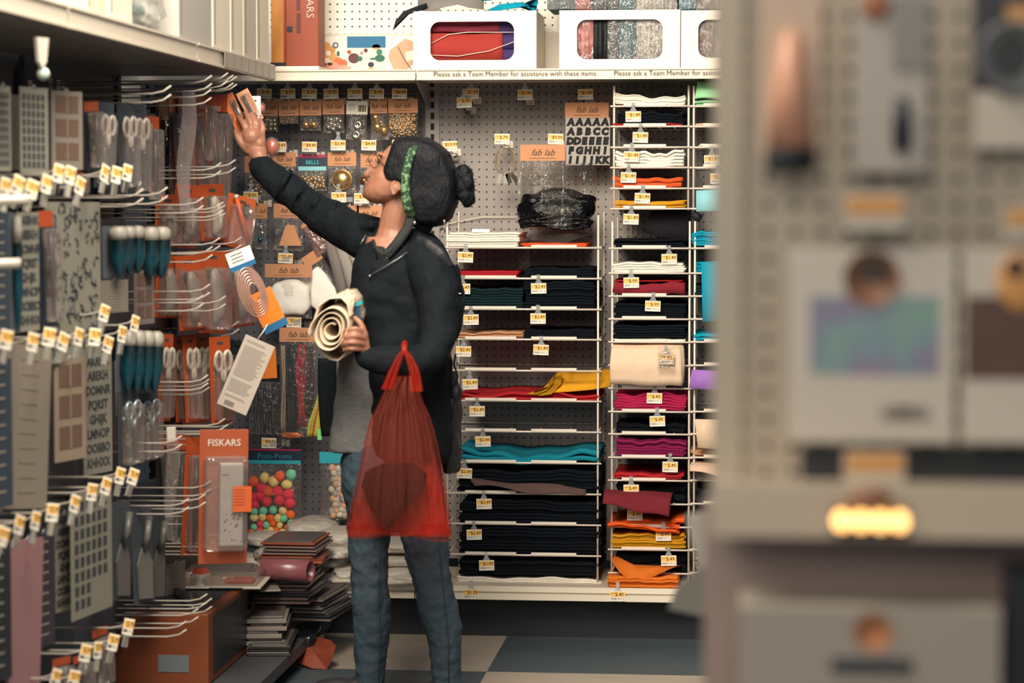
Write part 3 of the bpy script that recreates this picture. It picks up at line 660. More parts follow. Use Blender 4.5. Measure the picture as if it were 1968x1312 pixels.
# row C
for pr, x, y, wh in (('$.99', 600, 379, 'cut off by the raised sleeve, third hook row'), ('$.99', 651, 379, 'third hook row, under the big gold bell'), ('$.99', 695, 381, 'below the chin of the woman'), ('$.99', 482, 378, 'above the raised sleeve, left end of the third hook row')): price_tag(pr, x, y, wh, Y=8.005, clipped=False)
for a, b, c, d, e, lb in ((478, 514, 391, 420, 478, 'kraft topped bag with three small dark bells'), (526, 584, 391, 419, 482, 'kraft topped bag holding a tan triangle'), (655, 690, 395, 425, 470, 'kraft header behind the raised upper arm'), (686, 735, 395, 425, 480, 'kraft header beside the neck of the woman')):
    wire_hook((a + b) / 2, c + 3, 'white peg hook carrying the ' + lb.replace('kraft topped ', '')); header_bag(a, b, c, d, e, lb)
for x, y, l in ((502, 436, 'upper'), (503, 448, 'middle')): bell(x, y, 6, silver, f'{l} silver bell in the small bag left of the tan triangle', None)
bell(500, 460, 6, mat('blue_bell', '2a5a6e', .3, .7), 'dark blue bell in the small bag left of the tan triangle', None)
m = MB(); c = atY(558, 472, 8.03); f_ = 1 / pxm(8.03)
m.prism([(-22 * f_, 0), (22 * f_, 0), (8 * f_, 40 * f_), (-8 * f_, 40 * f_)], -.006, .006, mat('tan_board', 'cf9468', .7), Matrix.Translation(c)); single(m, 'tan_triangle', 'tan cut off triangle shape in the clear bag', 'craft shape', c)
header_bag(575, 610, 425, 432, 492, 'crumpled clear bag right of the tan triangle', txt='', pm=clearmat('film_pinkish', 'b98a80', .3, .1, .7, 1.0, 40), tilt=-.5)
# row D / E : cotton balls, chenille stems
price_tag('$2.49', 549, 496, 'above the white cotton bag', Y=7.99, clipped=False)
wire_hook(552, 512, 'white peg hook carrying the cotton bags', Yt=8.0)
hb = header_bag(509, 600, 507, 533, 612, 'kraft topped bag stuffed with white cotton', Y=7.99, bulge=.03, ts=.026)
cot = mat('cotton', 'f6f1e8', .95, bump=.25, bs=50)
def lump(c, r, mt, seed, bumps=.12, n=28, m_=18, M=None):
    """a soft, uneven pillow"""
    rr = random.Random(seed); ph = [rr.uniform(0, 6) for _ in range(6)]
    mb = MB(); mb.ball((0, 0, 0), 1.0, mt, n, m_)
    vs = []
    for p in mb.v:
        x, y, z = p; k = 1 + bumps * (math.sin(5 * x + ph[0]) * math.sin(4 * z + ph[1]) + .6 * math.sin(9 * x + ph[2] + 5 * z) + .5 * math.sin(11 * z + ph[3] + 6 * y))
        q = Vector((math.copysign(abs(x) ** .6, x) * k * r[0], math.copysign(abs(y) ** .7, y) * k * r[1], math.copysign(abs(z) ** .65, z) * k * r[2]))
        vs.append(tuple((M @ q if M else q) + Vector(c)))
    mb.v = vs; return mb
single(lump(atY(558, 573, 7.985), (40 / 582, .025, 34 / 582), cot, 3, .05), 'cotton_balls', 'white cotton filling the kraft topped bag', 'cotton', atY(558, 605, 7.985))['kind'] = 'stuff'
header_bag(575, 612, 487, 510, 600, 'second kraft topped cotton bag tilted behind the first', Y=8.05, txt='', tilt=-.6, bulge=.02)
single(lump(atY(612, 556, 8.04), (30 / 575, .02, 40 / 575), cot, 5, .05, M=Matrix.Rotation(-.6, 3, 'Y').to_4x4()), 'cotton_balls', 'white cotton in the tilted second bag', 'cotton', atY(612, 590, 8.04))['kind'] = 'stuff'
price_tag('$3.49', 565, 619, 'below the white cotton bag', Y=7.99, clipped=False)
wire_hook(572, 633, 'white peg hook carrying the chenille stem bags', Yt=8.0)
header_bag(537, 609, 629, 657, 842, 'kraft topped long bag of coloured chenille stems', Y=7.985, ts=.026, bulge=.018)
def stems(x0, x1, y0, y1, n, col, label, group, Y=7.99, bend=4, key=None):
    mt = mat('stem_' + (key or col), col, .95, bump=.5, bs=300)
    for i in range(n):
        a = x0 + (x1 - x0) * (i + .5) / n; ph = U(0, 6); yy = Y + U(-.006, .006)
        m = MB(); m.tube([atY(a + bend * math.sin(ph + k * .9) * .35 + U(-.3, .3), y0 + (y1 - y0) * k / 8, yy) for k in range(9)], .0030, mt, 6)
        single(m, 'chenille_stem', label, 'chenille stem', atY(a, y1, yy), group)
stems(541, 549, 664, 826, 2, 'c9ae8c', 'tan chenille stem at the left edge of the stem bag', 'tan stems in the bag')
stems(549, 572, 662, 838, 7, '1b262e', 'black chenille stem in the bag under the kraft header', 'black stems in the bag')
stems(571, 586, 662, 820, 5, 'b0283a', 'red chenille stem in the bag under the kraft header', 'red stems in the bag', bend=10)
stems(586, 603, 664, 800, 5, '3a2a28', 'dark brown chenille stem right in the stem bag', 'brown stems in the bag')
m = MB()
single(lump(atY(560, 836, 7.985), (22 / 582, .012, 6 / 582), mat('copper_foil', 'b0673c', .4, .3), 8, .1), 'foil_clump', 'crumpled copper coloured end of the stem bag', 'foil', atY(560, 842, 7.985))
stems(481, 536, 737, 833, 10, '151b20', 'black chenille stem in the plain bundle left of the stem bag', 'black stems in the plain bundle', Y=8.06, key='b')
header_bag(478, 538, 700, 734, 836, 'clear bag around the plain bundle of black stems', Y=8.055, txt='', hm=navy)
# neon feather boa / raffia hank
cols = ['b8c64a', '8fb84a', 'c9b83a', 'd08a3a', 'c23a38']
hank = thing('raffia_hank', 'hank of raffia fading from yellow green to red beside the shirt', 'raffia', atY(618, 700, 7.95))
for i in range(9):
    m = MB(); k0 = i / 8
    pts = [atY(622 + 8 * k0, 690, 7.95), atY(618 + 8 * k0, 740, 7.95), atY(607 + 16 * k0, 780, 7.95), atY(594 + 28 * k0, 815, 7.95), atY(592 + 24 * k0, 838, 7.95)]
    P_ = []
    for a in range(len(pts) - 1):
        for b in range(3): P_.append(pts[a].lerp(pts[a + 1], b / 3))
    P_.append(pts[-1]); m.tube(P_, .0045, mat('raffia_%d' % (i % 5), cols[(i * 3) % 5], .7, bump=.5, bs=200), 6); m.obj('strand', hank, True)
m = MB(); m.b2(tuple(atY(610, 845, 7.94)), tuple(atY(619, 824, 7.95)), mat('neon_green', '7fe08a', .5)); m.obj('green_tie', hank, True)
# grey felt rolls by the shoulder
for i, (xa, xb, ya, yb_, c_) in enumerate(((628, 668, 440, 600, '77716c'), (645, 688, 440, 590, '96908a'), (664, 708, 445, 560, 'b8b1a6'))):
    m = MB(); m.tube([atY(xa, ya, 8.05 - .01 * i), atY((xa + xb) / 2 + 3, (ya + yb_) / 2, 8.03 - .01 * i), atY(xb, yb_, 8.02 - .01 * i)], .022, mat('grey_batting_%d' % i, c_, .9, bump=.4, bs=80, var=.15, vs=40, stretch=(1, 1, .1)), 10)
    single(m, 'fabric_roll', ['dark grey fabric roll hanging behind the raised arm, leftmost', 'mid grey fabric roll hanging behind the raised arm', 'pale grey fabric roll hanging nearest the jacket'][i], 'fabric roll', atY(xb, yb_, 8.02))
# row F : pom-poms
price_tag('$4.49', 517, 851, 'above the pom-pom bag', Y=7.98, clipped=False)
wire_hook(527, 866, 'white peg hook carrying the pom-pom bag', Yt=7.99)
pb = header_bag(476, 581, 862, 891, 1037, 'clear bag of bright pom-poms with a navy lettered header', Y=7.98, hm=hdr, txt='Pom-Poms', ts=.027, shear=0, tm=mat('teal_ink', '1d8a9c', .5), bulge=.02)
f_ = 1 / pxm(7.98)
m = MB(); m.b2((-52 * f_, -.003, -29 * f_), (52 * f_, -.0022, -22 * f_), hteal); m.obj('teal_strip', pb)
m = MB(); m.b2((-52 * f_, -.003, -3 * f_), (52 * f_, -.0022, 0), hmag); m.obj('magenta_strip', pb)
PC = dict(c=('coral', 'ff7048'), y=('pale yellow', 'fbdc8c'), r=('hot pink', 'f8485a'), m=('mint', '86dcb0'), o=('orange', 'ff7432'))
PP = {}
def pompom(px, py, r, k, Y, group, where):
    nm, h_ = PC[k]
    if k not in PP:
        mt = mat('pom_' + k, h_, .95, bump=.3, bs=8); mb = MB(); mb.ball((0, 0, 0), 1, mt, 14, 10); PP[k] = mb.mesh('pom_pom')
    o = bpy.data.objects.new('pom_pom', PP[k]); COL.objects.link(o); s = r / pxm(Y); o.scale = (s, s * .85, s); o.location = atY(px, py, Y); o.rotation_euler = (U(0, 3), U(0, 3), 0)
    return tag(o, f'{nm} pom-pom in the {where}', 'pom-pom', f'{nm} pom-poms in the {where}')
for t in '735,320,c 790,302,y 865,293,c 920,287,m 835,320,y 900,335,y 775,355,r 808,368,c 855,370,r 908,382,r 735,400,r 800,418,r 862,415,r 915,428,r 738,437,r 770,392,r'.split():
    a, b, k = t.split(','); pompom(200 + int(a) / 2.562, 800 + int(b) / 2.562, 11.5, k, 7.975, 0, 'bag lettered Pom-Poms')
for t in '740,467,m 785,465,m 832,460,m 880,465,y 918,482,o 740,498,y 780,495,y 820,502,o 885,502,m 858,500,y 740,545,m 770,530,r 800,533,m 832,528,o 865,535,y 905,548,o 920,522,m 768,562,r 795,572,y 820,560,y 848,562,o 880,570,y 728,570,o 750,590,m 830,587,o 862,590,m 890,592,y 915,597,y 920,574,r'.split():
    a, b, k = t.split(','); pompom(200 + int(a) / 2.562, 800 + int(b) / 2.562, 7.6 if int(b) > 510 else 9, k, 7.972, 0, 'bag lettered Pom-Poms')
header_bag(614, 672, 868, 890, 1000, 'clear bag of pastel pom-poms half hidden by the leg', Y=7.99, hm=hteal, txt='', bulge=.025)
wire_hook(643, 872, 'white peg hook carrying the pastel pom-pom bag', Yt=8.0)
PC.update(p=('pastel peach', 'dcab86'), w=('pastel cream', 'd9cdb8'), g=('pastel grey', 'b3aaa6'))
for i in range(40):
    a, b = 640 + (i % 4) * 9 + U(-3, 3) + (i // 4 % 2) * 4, 900 + (i // 4) * 10 + U(-2, 2)
    pompom(a, b, 7.5, 'pwg'[(i * 7) % 3], 7.985, 0, 'half hidden pastel bag')
# cotton batting bags on the base deck
bat = mat('batting_bag', 'c4bcae', .4, bump=.9, bs=22, var=.12, vs=20)
k = 0
bl = ['grey white batting bag on top of the pile behind the brown box', 'plump white batting bag at the top left of the legs', 'white batting bag with small print near the knee', 'white batting bag between pile top and brown box', 'white batting bag in the middle of the pile', 'low white batting bag left of the left leg', 'lowest white batting bag beside the left leg',
      'uppermost white batting bag seen between the legs', 'second white batting bag seen between the legs', 'third white batting bag seen between the legs', 'lowest white batting bag seen between the legs', 'patterned white batting bag beside the orange edged packs', 'grey batting bag under the pom-pom bag', 'white batting bag far left at the shelf corner', 'squashed white batting bag under the plump one']
for (cx_, cy_, rx, ry, Y, l) in ((600, 1012, 48, 17, 7.98, 0), (655, 1030, 42, 17, 7.88, 1), (650, 1055, 40, 13, 7.84, 2), (590, 1040, 50, 15, 7.92, 3), (625, 1075, 50, 12, 7.88, 4), (675, 1096, 32, 13, 7.83, 5), (665, 1120, 42, 11, 7.82, 6),
        (775, 1046, 45, 12, 7.92, 7), (778, 1071, 45, 12, 7.9, 8), (775, 1094, 45, 12, 7.86, 9), (785, 1119, 50, 12, 7.83, 10), (540, 1060, 45, 14, 7.92, 11), (520, 1030, 45, 14, 8.0, 12), (480, 1075, 60, 16, 7.95, 13), (720, 1055, 30, 14, 7.9, 14)):
    k += 1; Pc = atY(cx_, cy_, Y); Pc.z = max(Pc.z, .174 + ry / pxm(Y))
    o = single(lump(Pc, (rx / pxm(Y), .13, ry / pxm(Y)), bat, k, .06, 30, 16), 'batting_bag', bl[l], 'bag', Pc - Vector((0, 0, ry / pxm(Y))))
    if l in (1, 2, 5, 7):
        for q in range(2):
            tx = bpy.data.objects.new('print', textmesh('............', .014, barm)); COL.objects.link(tx); tx.parent = o; tx.location = (0, -.128, ry / pxm(Y) * (1.25 - .5 * q)); tx.rotation_euler = (R(80), 0, 0)
# right bay bits
for pr, x, y, wh in (('$1.99', 906, 180, 'top left of the light pegboard, upper of two'), ('$.99', 892, 197, 'top left of the light pegboard, lower of two'), ('$1.99', 1009, 182, 'alone at the top middle of the light pegboard'), ('$3.49', 1125, 181, 'above the letter stickers'),
        ('$.79', 965, 267, 'above the wire bangles'), ('$9.99', 1068, 267, 'above the bag of black felt'), ('$19.99', 864, 281, 'on the light pegboard just right of the hair bun')):
    price_tag(pr, x, y, wh, Y=8.03, clipped=False)
for x, y, wh in ((908, 193, 'empty peg hook under the upper tag at top left'), (897, 212, 'peg hook with a black end under the lower tag'), (1012, 195, 'empty peg hook at the top middle of the light pegboard'), (1128, 194, 'peg hook carrying the letter stickers'), (970, 279, 'peg hook carrying the wire bangles'), (1070, 279, 'peg hook carrying the bag of black felt'), (868, 294, 'empty peg hook right of the hair bun')):
    wire_hook(x, y, wh, Yt=8.05)
m = MB(); m.tube([atY(900, 213, 8.05), atY(898, 219, 8.05)], .008, navy, 8); single(m, 'hook_stopper', 'small black stopper on the end of a hook', 'stopper', atY(899, 219, 8.05))
# letter sticker sheet
hs = header_bag(1086, 1170, 197, 226, 228, 'kraft header card above the letter sticker sheet', Y=8.04, ts=.028)
A = atY(1087, 226, 8.035); B = atY(1172, 317, 8.035)
ls = thing('letter_stickers', 'clear sheet of black alphabet letter stickers hung from a hook', 'stickers', ((A.x + B.x) / 2, 8.035, A.z))
W, H = B.x - A.x, A.z - B.z
m = MB(); m.b2((-W / 2, -.001, -H), (W / 2, .001, 0), mat('sticker_sheet', '9a958e', .5)); m.obj('backing_sheet', ls)
blk = mat('sticker_black', '070b10', .8)
for r_, row in enumerate(('AAAAA', 'ABBCC', 'DDEEEE', 'FGHHI', 'IIJJKK')):
    for c_, ch in enumerate(row):
        text(ls, ch, .031, blk, ((-.5 + (c_ + .5) / len(row)) * W * .96, -.0014, -H * (r_ + .5) / 5), name='letter', bold=.0030, shear=.12)
# bangles
br = thing('wire_bangles', 'loop of thin gold wire bangles with small tags', 'bangles', atY(970, 282, 8.03))
c = atY(972, 311, 8.03)
for k in range(5):
    m = MB(); a = -.9 + .45 * k; m.tube([c + Vector((math.cos(t * .2618) * .038 * math.cos(a * .9 + .3), math.cos(t * .2618) * .02 * math.sin(a), math.sin(t * .2618) * .046)) for t in range(24)], .0011, mat('thin_gold', '9c8468', .35, .6), 5, closed=True); m.obj('bangle', br, True)
for k, (dx, a) in enumerate(((-.02, -.3), (.03, .6), (.0, 0), (.01, .3))):
    m = MB(); m.box((0, 0, 0), (.014, .001, .034), [mat('tag_grey', '99948c', .6), inkd][k % 2], Matrix.Translation(c + Vector((dx, -.004, -.055))) @ Matrix.Rotation(-a, 4, 'Y')); m.obj('paper_label', br, True)
# bag of black felt
bf = header_bag(1000, 1086, 278, 309, 440, 'large kraft topped clear bag full of folded black felt', Y=8.02, ts=.03, bulge=.05)
for i in range(4):
    z = 436 - i * 7; w2 = 72 - abs(i - 2) * 2 - max(0, i - 4) * 6
    m = MB(); P0 = atY(1069, z, 8.0)
    def fn(u, v, i=i, P0=P0, w2=w2):
        t = 2 * u - 1; return P0 + Vector((t * w2 / 580, -.055 + v * .11 + .02 * t * t, .014 * math.sin(u * 7 + i) * .5 - (t ** 2) * .012 * i * .5))
    m.grid(fn, 22, 8, mat('black_vinyl', '07090c', .22, bump=.5, bs=70, spec=.22), .012); single(m, 'folded_felt', ['lowest', 'second lowest', 'third lowest', 'highest'][i] + ' folded black felt piece inside the large clear bag', 'felt', P0, 'folded black felt pieces in the bag')
single(lump(atY(1068, 402, 7.995), (72 / 580, .045, 36 / 580), mat('black_vinyl'), 21, .10, 40, 24), 'folded_felt', 'bulky black felt bundle filling the large clear bag', 'felt', atY(1068, 437, 7.995))
m = MB()
m.grid(lambda u, v: atY(1000 + 142 * u + (6 * math.sin(v * 5)) * (u - .5) * 2, 312 + 125 * v, 7.94 + .06 * (2 * u - 1) ** 2 + .02 * math.sin(u * 25) * (1 - v)), 40, 14, clearmat('film_shiny', 'e8e4de', .02, .2, .13, .6, 24))
single(m, 'film_wrap', 'crinkled clear film wrap around the black felt', 'film', atY(1070, 437, 7.95))
# bent wires on the light board
for pts, l in ((((858, 445), (858, 430), (925, 417), (993, 417)), 'thin bent wire frame above the white felt stack'), (((1213, 432), (1213, 452), (1222, 452), (1222, 432)), 'small bent wire above the tall narrow rack')):
    m = MB(); m.tube([atY(a, b, 8.185) for a, b in pts], .0016, wire, 5); single(m, 'bent_wire', l, 'wire', atY(*pts[0], 8.185))
# ---- on the top shelf
ZS = ZT + .0145
def window_box(px0, px1, pyt, wx0, wx1, wy0, wy1, label, Y=7.83, D=.3):
    A = atY(px0, pyt, Y); B = atY(px1, 137, Y); w_, h_ = B.x - A.x, A.z - ZS; x0 = A.x
    t = thing('storage_box', label, 'box', (A.x + w_ / 2, Y, ZS)); bx = mat('box_white', 'ece4d6', .6)
    a0, a1 = atY(wx0, wy0, Y), atY(wx1, wy1, Y); ix0, ix1 = a0.x - x0 - w_ / 2, a1.x - x0 - w_ / 2; iz1, iz0 = a0.z - ZS, a1.z - ZS; r = .03
    N = 8; inner = []
    for cx_, cz_, s0 in ((ix1 - r, iz1 - r, 0), (ix0 + r, iz1 - r, 90), (ix0 + r, iz0 + r, 180), (ix1 - r, iz0 + r, 270)):
        for k in range(N + 1): a = R(s0 + 90 * k / N); inner.append((cx_ + r * math.cos(a), cz_ + r * math.sin(a)))
    outer = []
    cor = [(w_ / 2, h_), (-w_ / 2, h_), (-w_ / 2, 0), (w_ / 2, 0)]
    for q in range(4):
        for k in range(N + 1):
            i = q * (N + 1) + k; px_, pz_ = inner[i]; f = k / N
            if q == 0: outer.append((w_ / 2, pz_) if f < .5 else (px_, h_))
            if q == 1: outer.append((px_, h_) if f < .5 else (-w_ / 2, pz_))
            if q == 2: outer.append((-w_ / 2, pz_) if f < .5 else (px_, 0))
            if q == 3: outer.append((px_, 0) if f < .5 else (w_ / 2, pz_))
    n = len(inner); m = MB()
    for y in (0, .004):
        vs = [(p[0], y, p[1]) for p in outer] + [(p[0], y, p[1]) for p in inner]
        fs = [(i, (i + 1) % n, n + (i + 1) % n, n + i) for i in range(n)]
        base = len(vs)
        for q, cz in enumerate(cor):
            vs.append((cz[0], y, cz[1])); i = q * (N + 1) + N // 2 - (0 if N % 2 else 0)
            j = [k for k in range(q * (N + 1), (q + 1) * (N + 1) - 1) if outer[k][0] != outer[k + 1][0] and outer[k][1] != outer[k + 1][1]][0]; fs.append((j, j + 1, len(vs) - 1))
        m.add(vs, fs, bx)
    m.add([(p[0], 0, p[1]) for p in inner] + [(p[0], .004, p[1]) for p in inner], [(i, (i + 1) % n, n + (i + 1) % n, n + i) for i in range(n)], bx)
    m.obj('front_panel', t)
    m = MB(); m.b2((-w_ / 2, .004, 0), (-w_ / 2 + .004, D, h_), bx); m.b2((w_ / 2 - .004, .004, 0), (w_ / 2, D, h_), bx); m.b2((-w_ / 2, .004, 0), (w_ / 2, D, .004), bx); m.b2((-w_ / 2, D - .004, 0), (w_ / 2, D, h_), bx); m.obj('box_body', t)
    return (x0, x0 + w_, h_, Y)
b1 = window_box(794, 1031, 22, 827, 988, 42, 115, 'white cardboard box with a window showing red and purple fabric')
b2_ = window_box(1075, 1307, 20, 1109, 1273, 38, 113, 'white cardboard box with a window showing rows of coloured packs')
b3 = window_box(1309, 1541, 20, 1342, 1508, 38, 110, 'white cardboard box at the right end, cut off by the near panel')
def fold(px0, px1, py0, py1, Y, mt, label, n=3, skew=0.0, group=None):
    A = atY(px0, py1, Y); B = atY(px1, py0, Y); h_ = (B.z - A.z) / n
    m = MB()
    for i in range(n):
        m.grid(lambda u, v, i=i: (A.x + (B.x - A.x) * u + skew * i * h_, Y + .2 * v, A.z + h_ * (i + .5) + .002 * math.sin(u * 8 + i)), 14, 4, mt, h_ * .96)
    return single(m, 'folded_fabric', label, 'fabric', (A.x, Y, A.z), group)
fr = mat('fabric_red', 'a03028', .85, bump=.2, bs=200); fm = mat('fabric_wine', '7d2738', .85); fp = mat('fabric_purple', '392a5e', .85)
fold(820, 965, 63, 122, 7.87, fr, 'folded red fabric seen through the box window', 1)
fold(824, 960, 34, 62, 7.88, fm, 'folded wine red fabric above the red one in the box', 2)
fold(945, 1000, 36, 122, 7.885, fp, 'purple fabric right of the red fabric in the box', 3)
for pts, l in ((((828, 84), (862, 66), (900, 62), (988, 62)), 'upper'), (((828, 106), (880, 108), (940, 98), (988, 80)), 'lower')):
    m = MB(); m.tube([atY(a, b, 7.862) for a, b in pts], .0012, tagw, 5); single(m, 'string', f'{l} thin white string across the red fabric', 'string', atY(*pts[0], 7.862))
pk = clearmat('film_wrap', 'e8e8e8', .12, .08, .9, 1.0, 60)
def pack(x0, x1, y0, y1, Y, h_, label, wrap=True, D=.22, rz=0):
    A = atY((x0 + x1) / 2, y1, Y); w_ = (x1 - x0) / pxm(Y); H = (y1 - y0) / pxm(Y)
    t = thing('craft_pack', label, 'pack', (A.x, Y, A.z), (0, 0, rz))
    mt = mat('pack_' + h_, h_, .7, bump=.4, bs=60)
    m = MB(); n = max(2, int(w_ / .012))
    for k in range(n): m.tube([(-w_ / 2 + w_ * (k + .5) / n, D * .5 - D * .5 * math.cos(0), 0.0), (-w_ / 2 + w_ * (k + .5) / n + U(-.002, .002), 0, H * .5), (-w_ / 2 + w_ * (k + .5) / n, .004, H)], w_ / n * .56, mt, 8)
    m.b2((-w_ / 2, .005, 0), (w_ / 2, D, H), mt, .006); m.obj('contents', t)
    if wrap: m = MB(); m.grid(lambda u, v: ((u - .5) * w_ * 1.04, -.008 - .006 * math.sin(u * 3.14), H * v), 10, 8, pk); m.obj('film_sleeve', t)
    return t
for a, b, h_, l, wr in ((1109, 1140, 'd4542c', 'orange pack seen at the left in the box window', 1), (1141, 1167, '141a20', 'black pack seen second in the box window', 0), (1168, 1190, '33383c', 'charcoal pack seen third in the box window', 1), (1191, 1221, '15707c', 'teal pack seen fourth in the box window', 1), (1223, 1273, 'c9c2b6', 'off white pack seen last in the box window', 1)):
    pack(a, b, 26, 122, 7.86, h_, l, wr)
pack(1342, 1380, 26, 122, 7.86, '8a6a5c', 'brown pack in the window of the last white box'); pack(1382, 1500, 26, 122, 7.86, 'a89a88', 'beige pack deep in the last white box')
# heaps above the boxes
ZB1 = atY(900, 21, 7.83).z
leafsheet([(803, 20, .2), (803, -30, .6), (930, -30, .6), (930, 18, .2), (900, 14, 0), (880, 8, 0), (850, 14, 0), (835, 20, 0)], 7.85, 7.95, FM['grey'], 'grey felt sheet heaped on the first white box', )
leafsheet([(755, 58, 0), (760, 40, 0), (775, 22, .1), (800, 12, .3), (820, 6, .6), (822, 14, .6), (800, 22, .3), (778, 28, .1), (764, 42, 0)], 7.80, 7.9, navy, 'thin black strip curling off the left of the first white box')
leafsheet([(935, 20, 0), (960, 8, 0), (1000, 4, .1), (1032, 12, .1), (1035, -6, .4), (1030, 24, .2), (1015, 12, 0), (985, 16, 0), (955, 20, 0)], 7.84, 7.95, FM['blue'], 'bright teal felt curling on the first white box')
leafsheet([(925, 2, 0), (980, -4, 0), (1036, -10, .1), (1036, -30, .4), (925, -30, .2)], 7.88, 7.95, FM['teal'], 'teal felt sheet lying behind the curling teal one')
for a, b, h_, l in ((1052, 1110, '1f5a4a', 'dark green wrapped pack lying above the second white box'), (1106, 1134, 'd4542c', 'orange wrapped pack on the second white box'), (1168, 1190, '2f3438', 'charcoal wrapped pack on the second white box'), (1191, 1221, '15808c', 'teal wrapped pack on the second white box'), (1223, 1300, 'd6cfc2', 'white wrapped pack on the second white box'), (1136, 1166, '141a20', 'black pack on the second white box'),
        (1306, 1338, '1d93a8', 'turquoise pack on the last white box'), (1340, 1420, '8a6a5c', 'brown pack on the last white box')):
    pack(a, b, -60, 18.5, 7.86, h_, l)
# craft poster behind
A = atY(609, 70, 8.19); B = atY(797, 137, 8.19)
ps = thing('craft_poster', 'white poster with flower, pom-pom animal and envelope pictures', 'poster', ((A.x + B.x) / 2, 8.19, ZS))
m = MB(); m.b2((A.x - .2, 8.186, ZS), (B.x, 8.19, A.z), mat('poster_white', 'ebe4d8', .5)); m.obj('paper', ps, True)
def disc(cx_, cy_, rx, ry, h_, lay, seg=18): 
    c = atY(cx_, cy_, 8.186 - .0006 * lay); m = MB(); f = 1 / pxm(8.186)
    m.prism([(math.cos(6.2832 * k / seg) * rx * f, math.sin(6.2832 * k / seg) * ry * f) for k in range(seg)], -.0003, .0003, mat('print_' + h_, h_, .6), Matrix.Translation(c)); return m
def picture(name, ds):
    m = MB()
    for i, d in enumerate(ds):
        q = disc(*d[:5], 1 + i * .25, 4 if len(d) > 5 else 18)
        m.add(q.v, q.f, q.ms[0])
    m.obj(name, ps, True)
picture('flower_picture', [(627, 104, 8, 8, 'e0a060'), (637, 96, 8, 8, 'd89858'), (640, 110, 8, 8, 'e0a868'), (620, 96, 7, 7, 'e8b078'), (628, 88, 7, 7, 'dc9c5c'), (631, 102, 5, 5, 'f4ead8'), (645, 87, 6, 6, '3a6a80'), (645, 87, 3, 3, 'e8e0d4'), (650, 118, 9, 8, 'e0764a'), (660, 122, 8, 8, 'd86848'), (624, 128, 16, 8, 'e89078'), (640, 126, 10, 7, 'f0a080'), (622, 124, 6, 3, '3a2a24'), (634, 123, 5, 3, '2c2420'), (652, 130, 24, 5, 'e8a090'), (650, 103, 3, 5, '2f6a4c'), (618, 114, 6, 7, 'd8905c')])
m = MB(); m.b2(tuple(atY(667, 92, 8.1845)), tuple(atY(741, 69.5, 8.185)), mat('print_blue', '186a94', .6)); m.b2(tuple(atY(667, 137, 8.1846)), tuple(atY(741, 92, 8.185)), mat('print_cream', 'e6ddcc', .6)); m.obj('photo_print', ps, True)
picture('animal_picture', [(676, 87, 8, 8, 'ece4d8', 0, 0)][:0] + [(676, 88, 8, 8, 'efe8dc'), (692, 82, 12, 11, 'f2ebe0'), (716, 80, 9, 9, 'd88a58'), (704, 76, 6, 6, 'c86840'), (723, 90, 8, 5, 'd49060'), (680, 112, 11, 10, '5a2c2c'), (692, 113, 5, 5, '1f6a50'), (703, 97, 4, 4, '5a2a30'), (695, 102, 3, 3, 'c87060'), (730, 112, 10, 7, '1f6450'), (729, 100, 6, 6, '2a7a5c'), (718, 113, 8, 2, '1f6450'), (713, 124, 6, 5, '1c2c34'), (713, 132, 5, 3, 'c8a860'), (671, 100, 4, 4, 'b04a3a')])
m = MB(); c = atY(771, 110, 8.184); f = 1 / pxm(8.184)
m.prism([(-25 * f, 0), (-22 * f, 14 * f), (8 * f, 36 * f), (24 * f, 30 * f), (24 * f, -12 * f), (6 * f, -27 * f), (-14 * f, -26 * f)], -.0003, .0003, mat('print_kraft', 'cba384', .6), Matrix.Translation(c)); m.obj('envelope_picture', ps, True)
m = MB(); m.prism([(8 * f, 10 * f), (26 * f, 14 * f), (26 * f, -4 * f), (10 * f, -8 * f)], -.0012, -.0008, tagw, Matrix.Translation(c)); m.tube([c + Vector((x * f, -.001, y * f)) for x, y in ((-6, 20), (0, 8), (6, -4), (16, -18), (22, -26))], .0012, mat('print_wine', '5a2c30', .6), 5); m.obj('tag_picture', ps, True)
m = MB(); m.b2(tuple(atY(503, 138, 7.815)), tuple(atY(529, 131, 7.8185)), mat('navy_sticker', '1c2c58', .5)); single(m, 'navy_sticker', 'small navy blue sticker on the flat white box at the corner', 'sticker', atY(516, 139, 7.817))
# ================================================================ left gondola goods
def solve_w(A, rz, pxr, py):
    d = Vector((math.cos(rz), math.sin(rz), 0)); lo, hi = 0.001, 1.5
    for _ in range(40):
        mid = (lo + hi) / 2
        if proj(A + d * mid)[0] < pxr: lo = mid
        else: hi = mid
    return lo, d
def lplace(x0, x1, y0, y1, X=-1.60, tw=15):
    """goods hung on the left side facing the aisle, turned tw degrees towards the camera"""
    A = atX(x0, y0, X); rz = R(90 - tw); w_, d = solve_w(A, rz, x1, y0); C = A + d * w_ / 2
    C.z = atY((x0 + x1) / 2, y0, C.y).z
    h_ = (y1 - y0) / (F / C.y)
    return C, rz, w_, h_
ZC = {}
def zoned(y, stem):
    z = 'near the top' if y < 260 else 'in the upper part' if y < 460 else 'at middle height' if y < 680 else 'in the lower part' if y < 930 else 'near the bottom'
    ZC[stem, z] = ZC.get((stem, z), -1) + 1
    return '%s %s of the left shelving, %s listed from top' % (stem, z, OR2[ZC[stem, z]])
OR2 = ['first', 'second', 'third', 'fourth', 'fifth', 'sixth', 'seventh', 'eighth', 'ninth', 'tenth', 'eleventh', 'twelfth', 'thirteenth', 'fourteenth']
HK = {}; wirel = mat('dull_wire', '9c958c', .35)
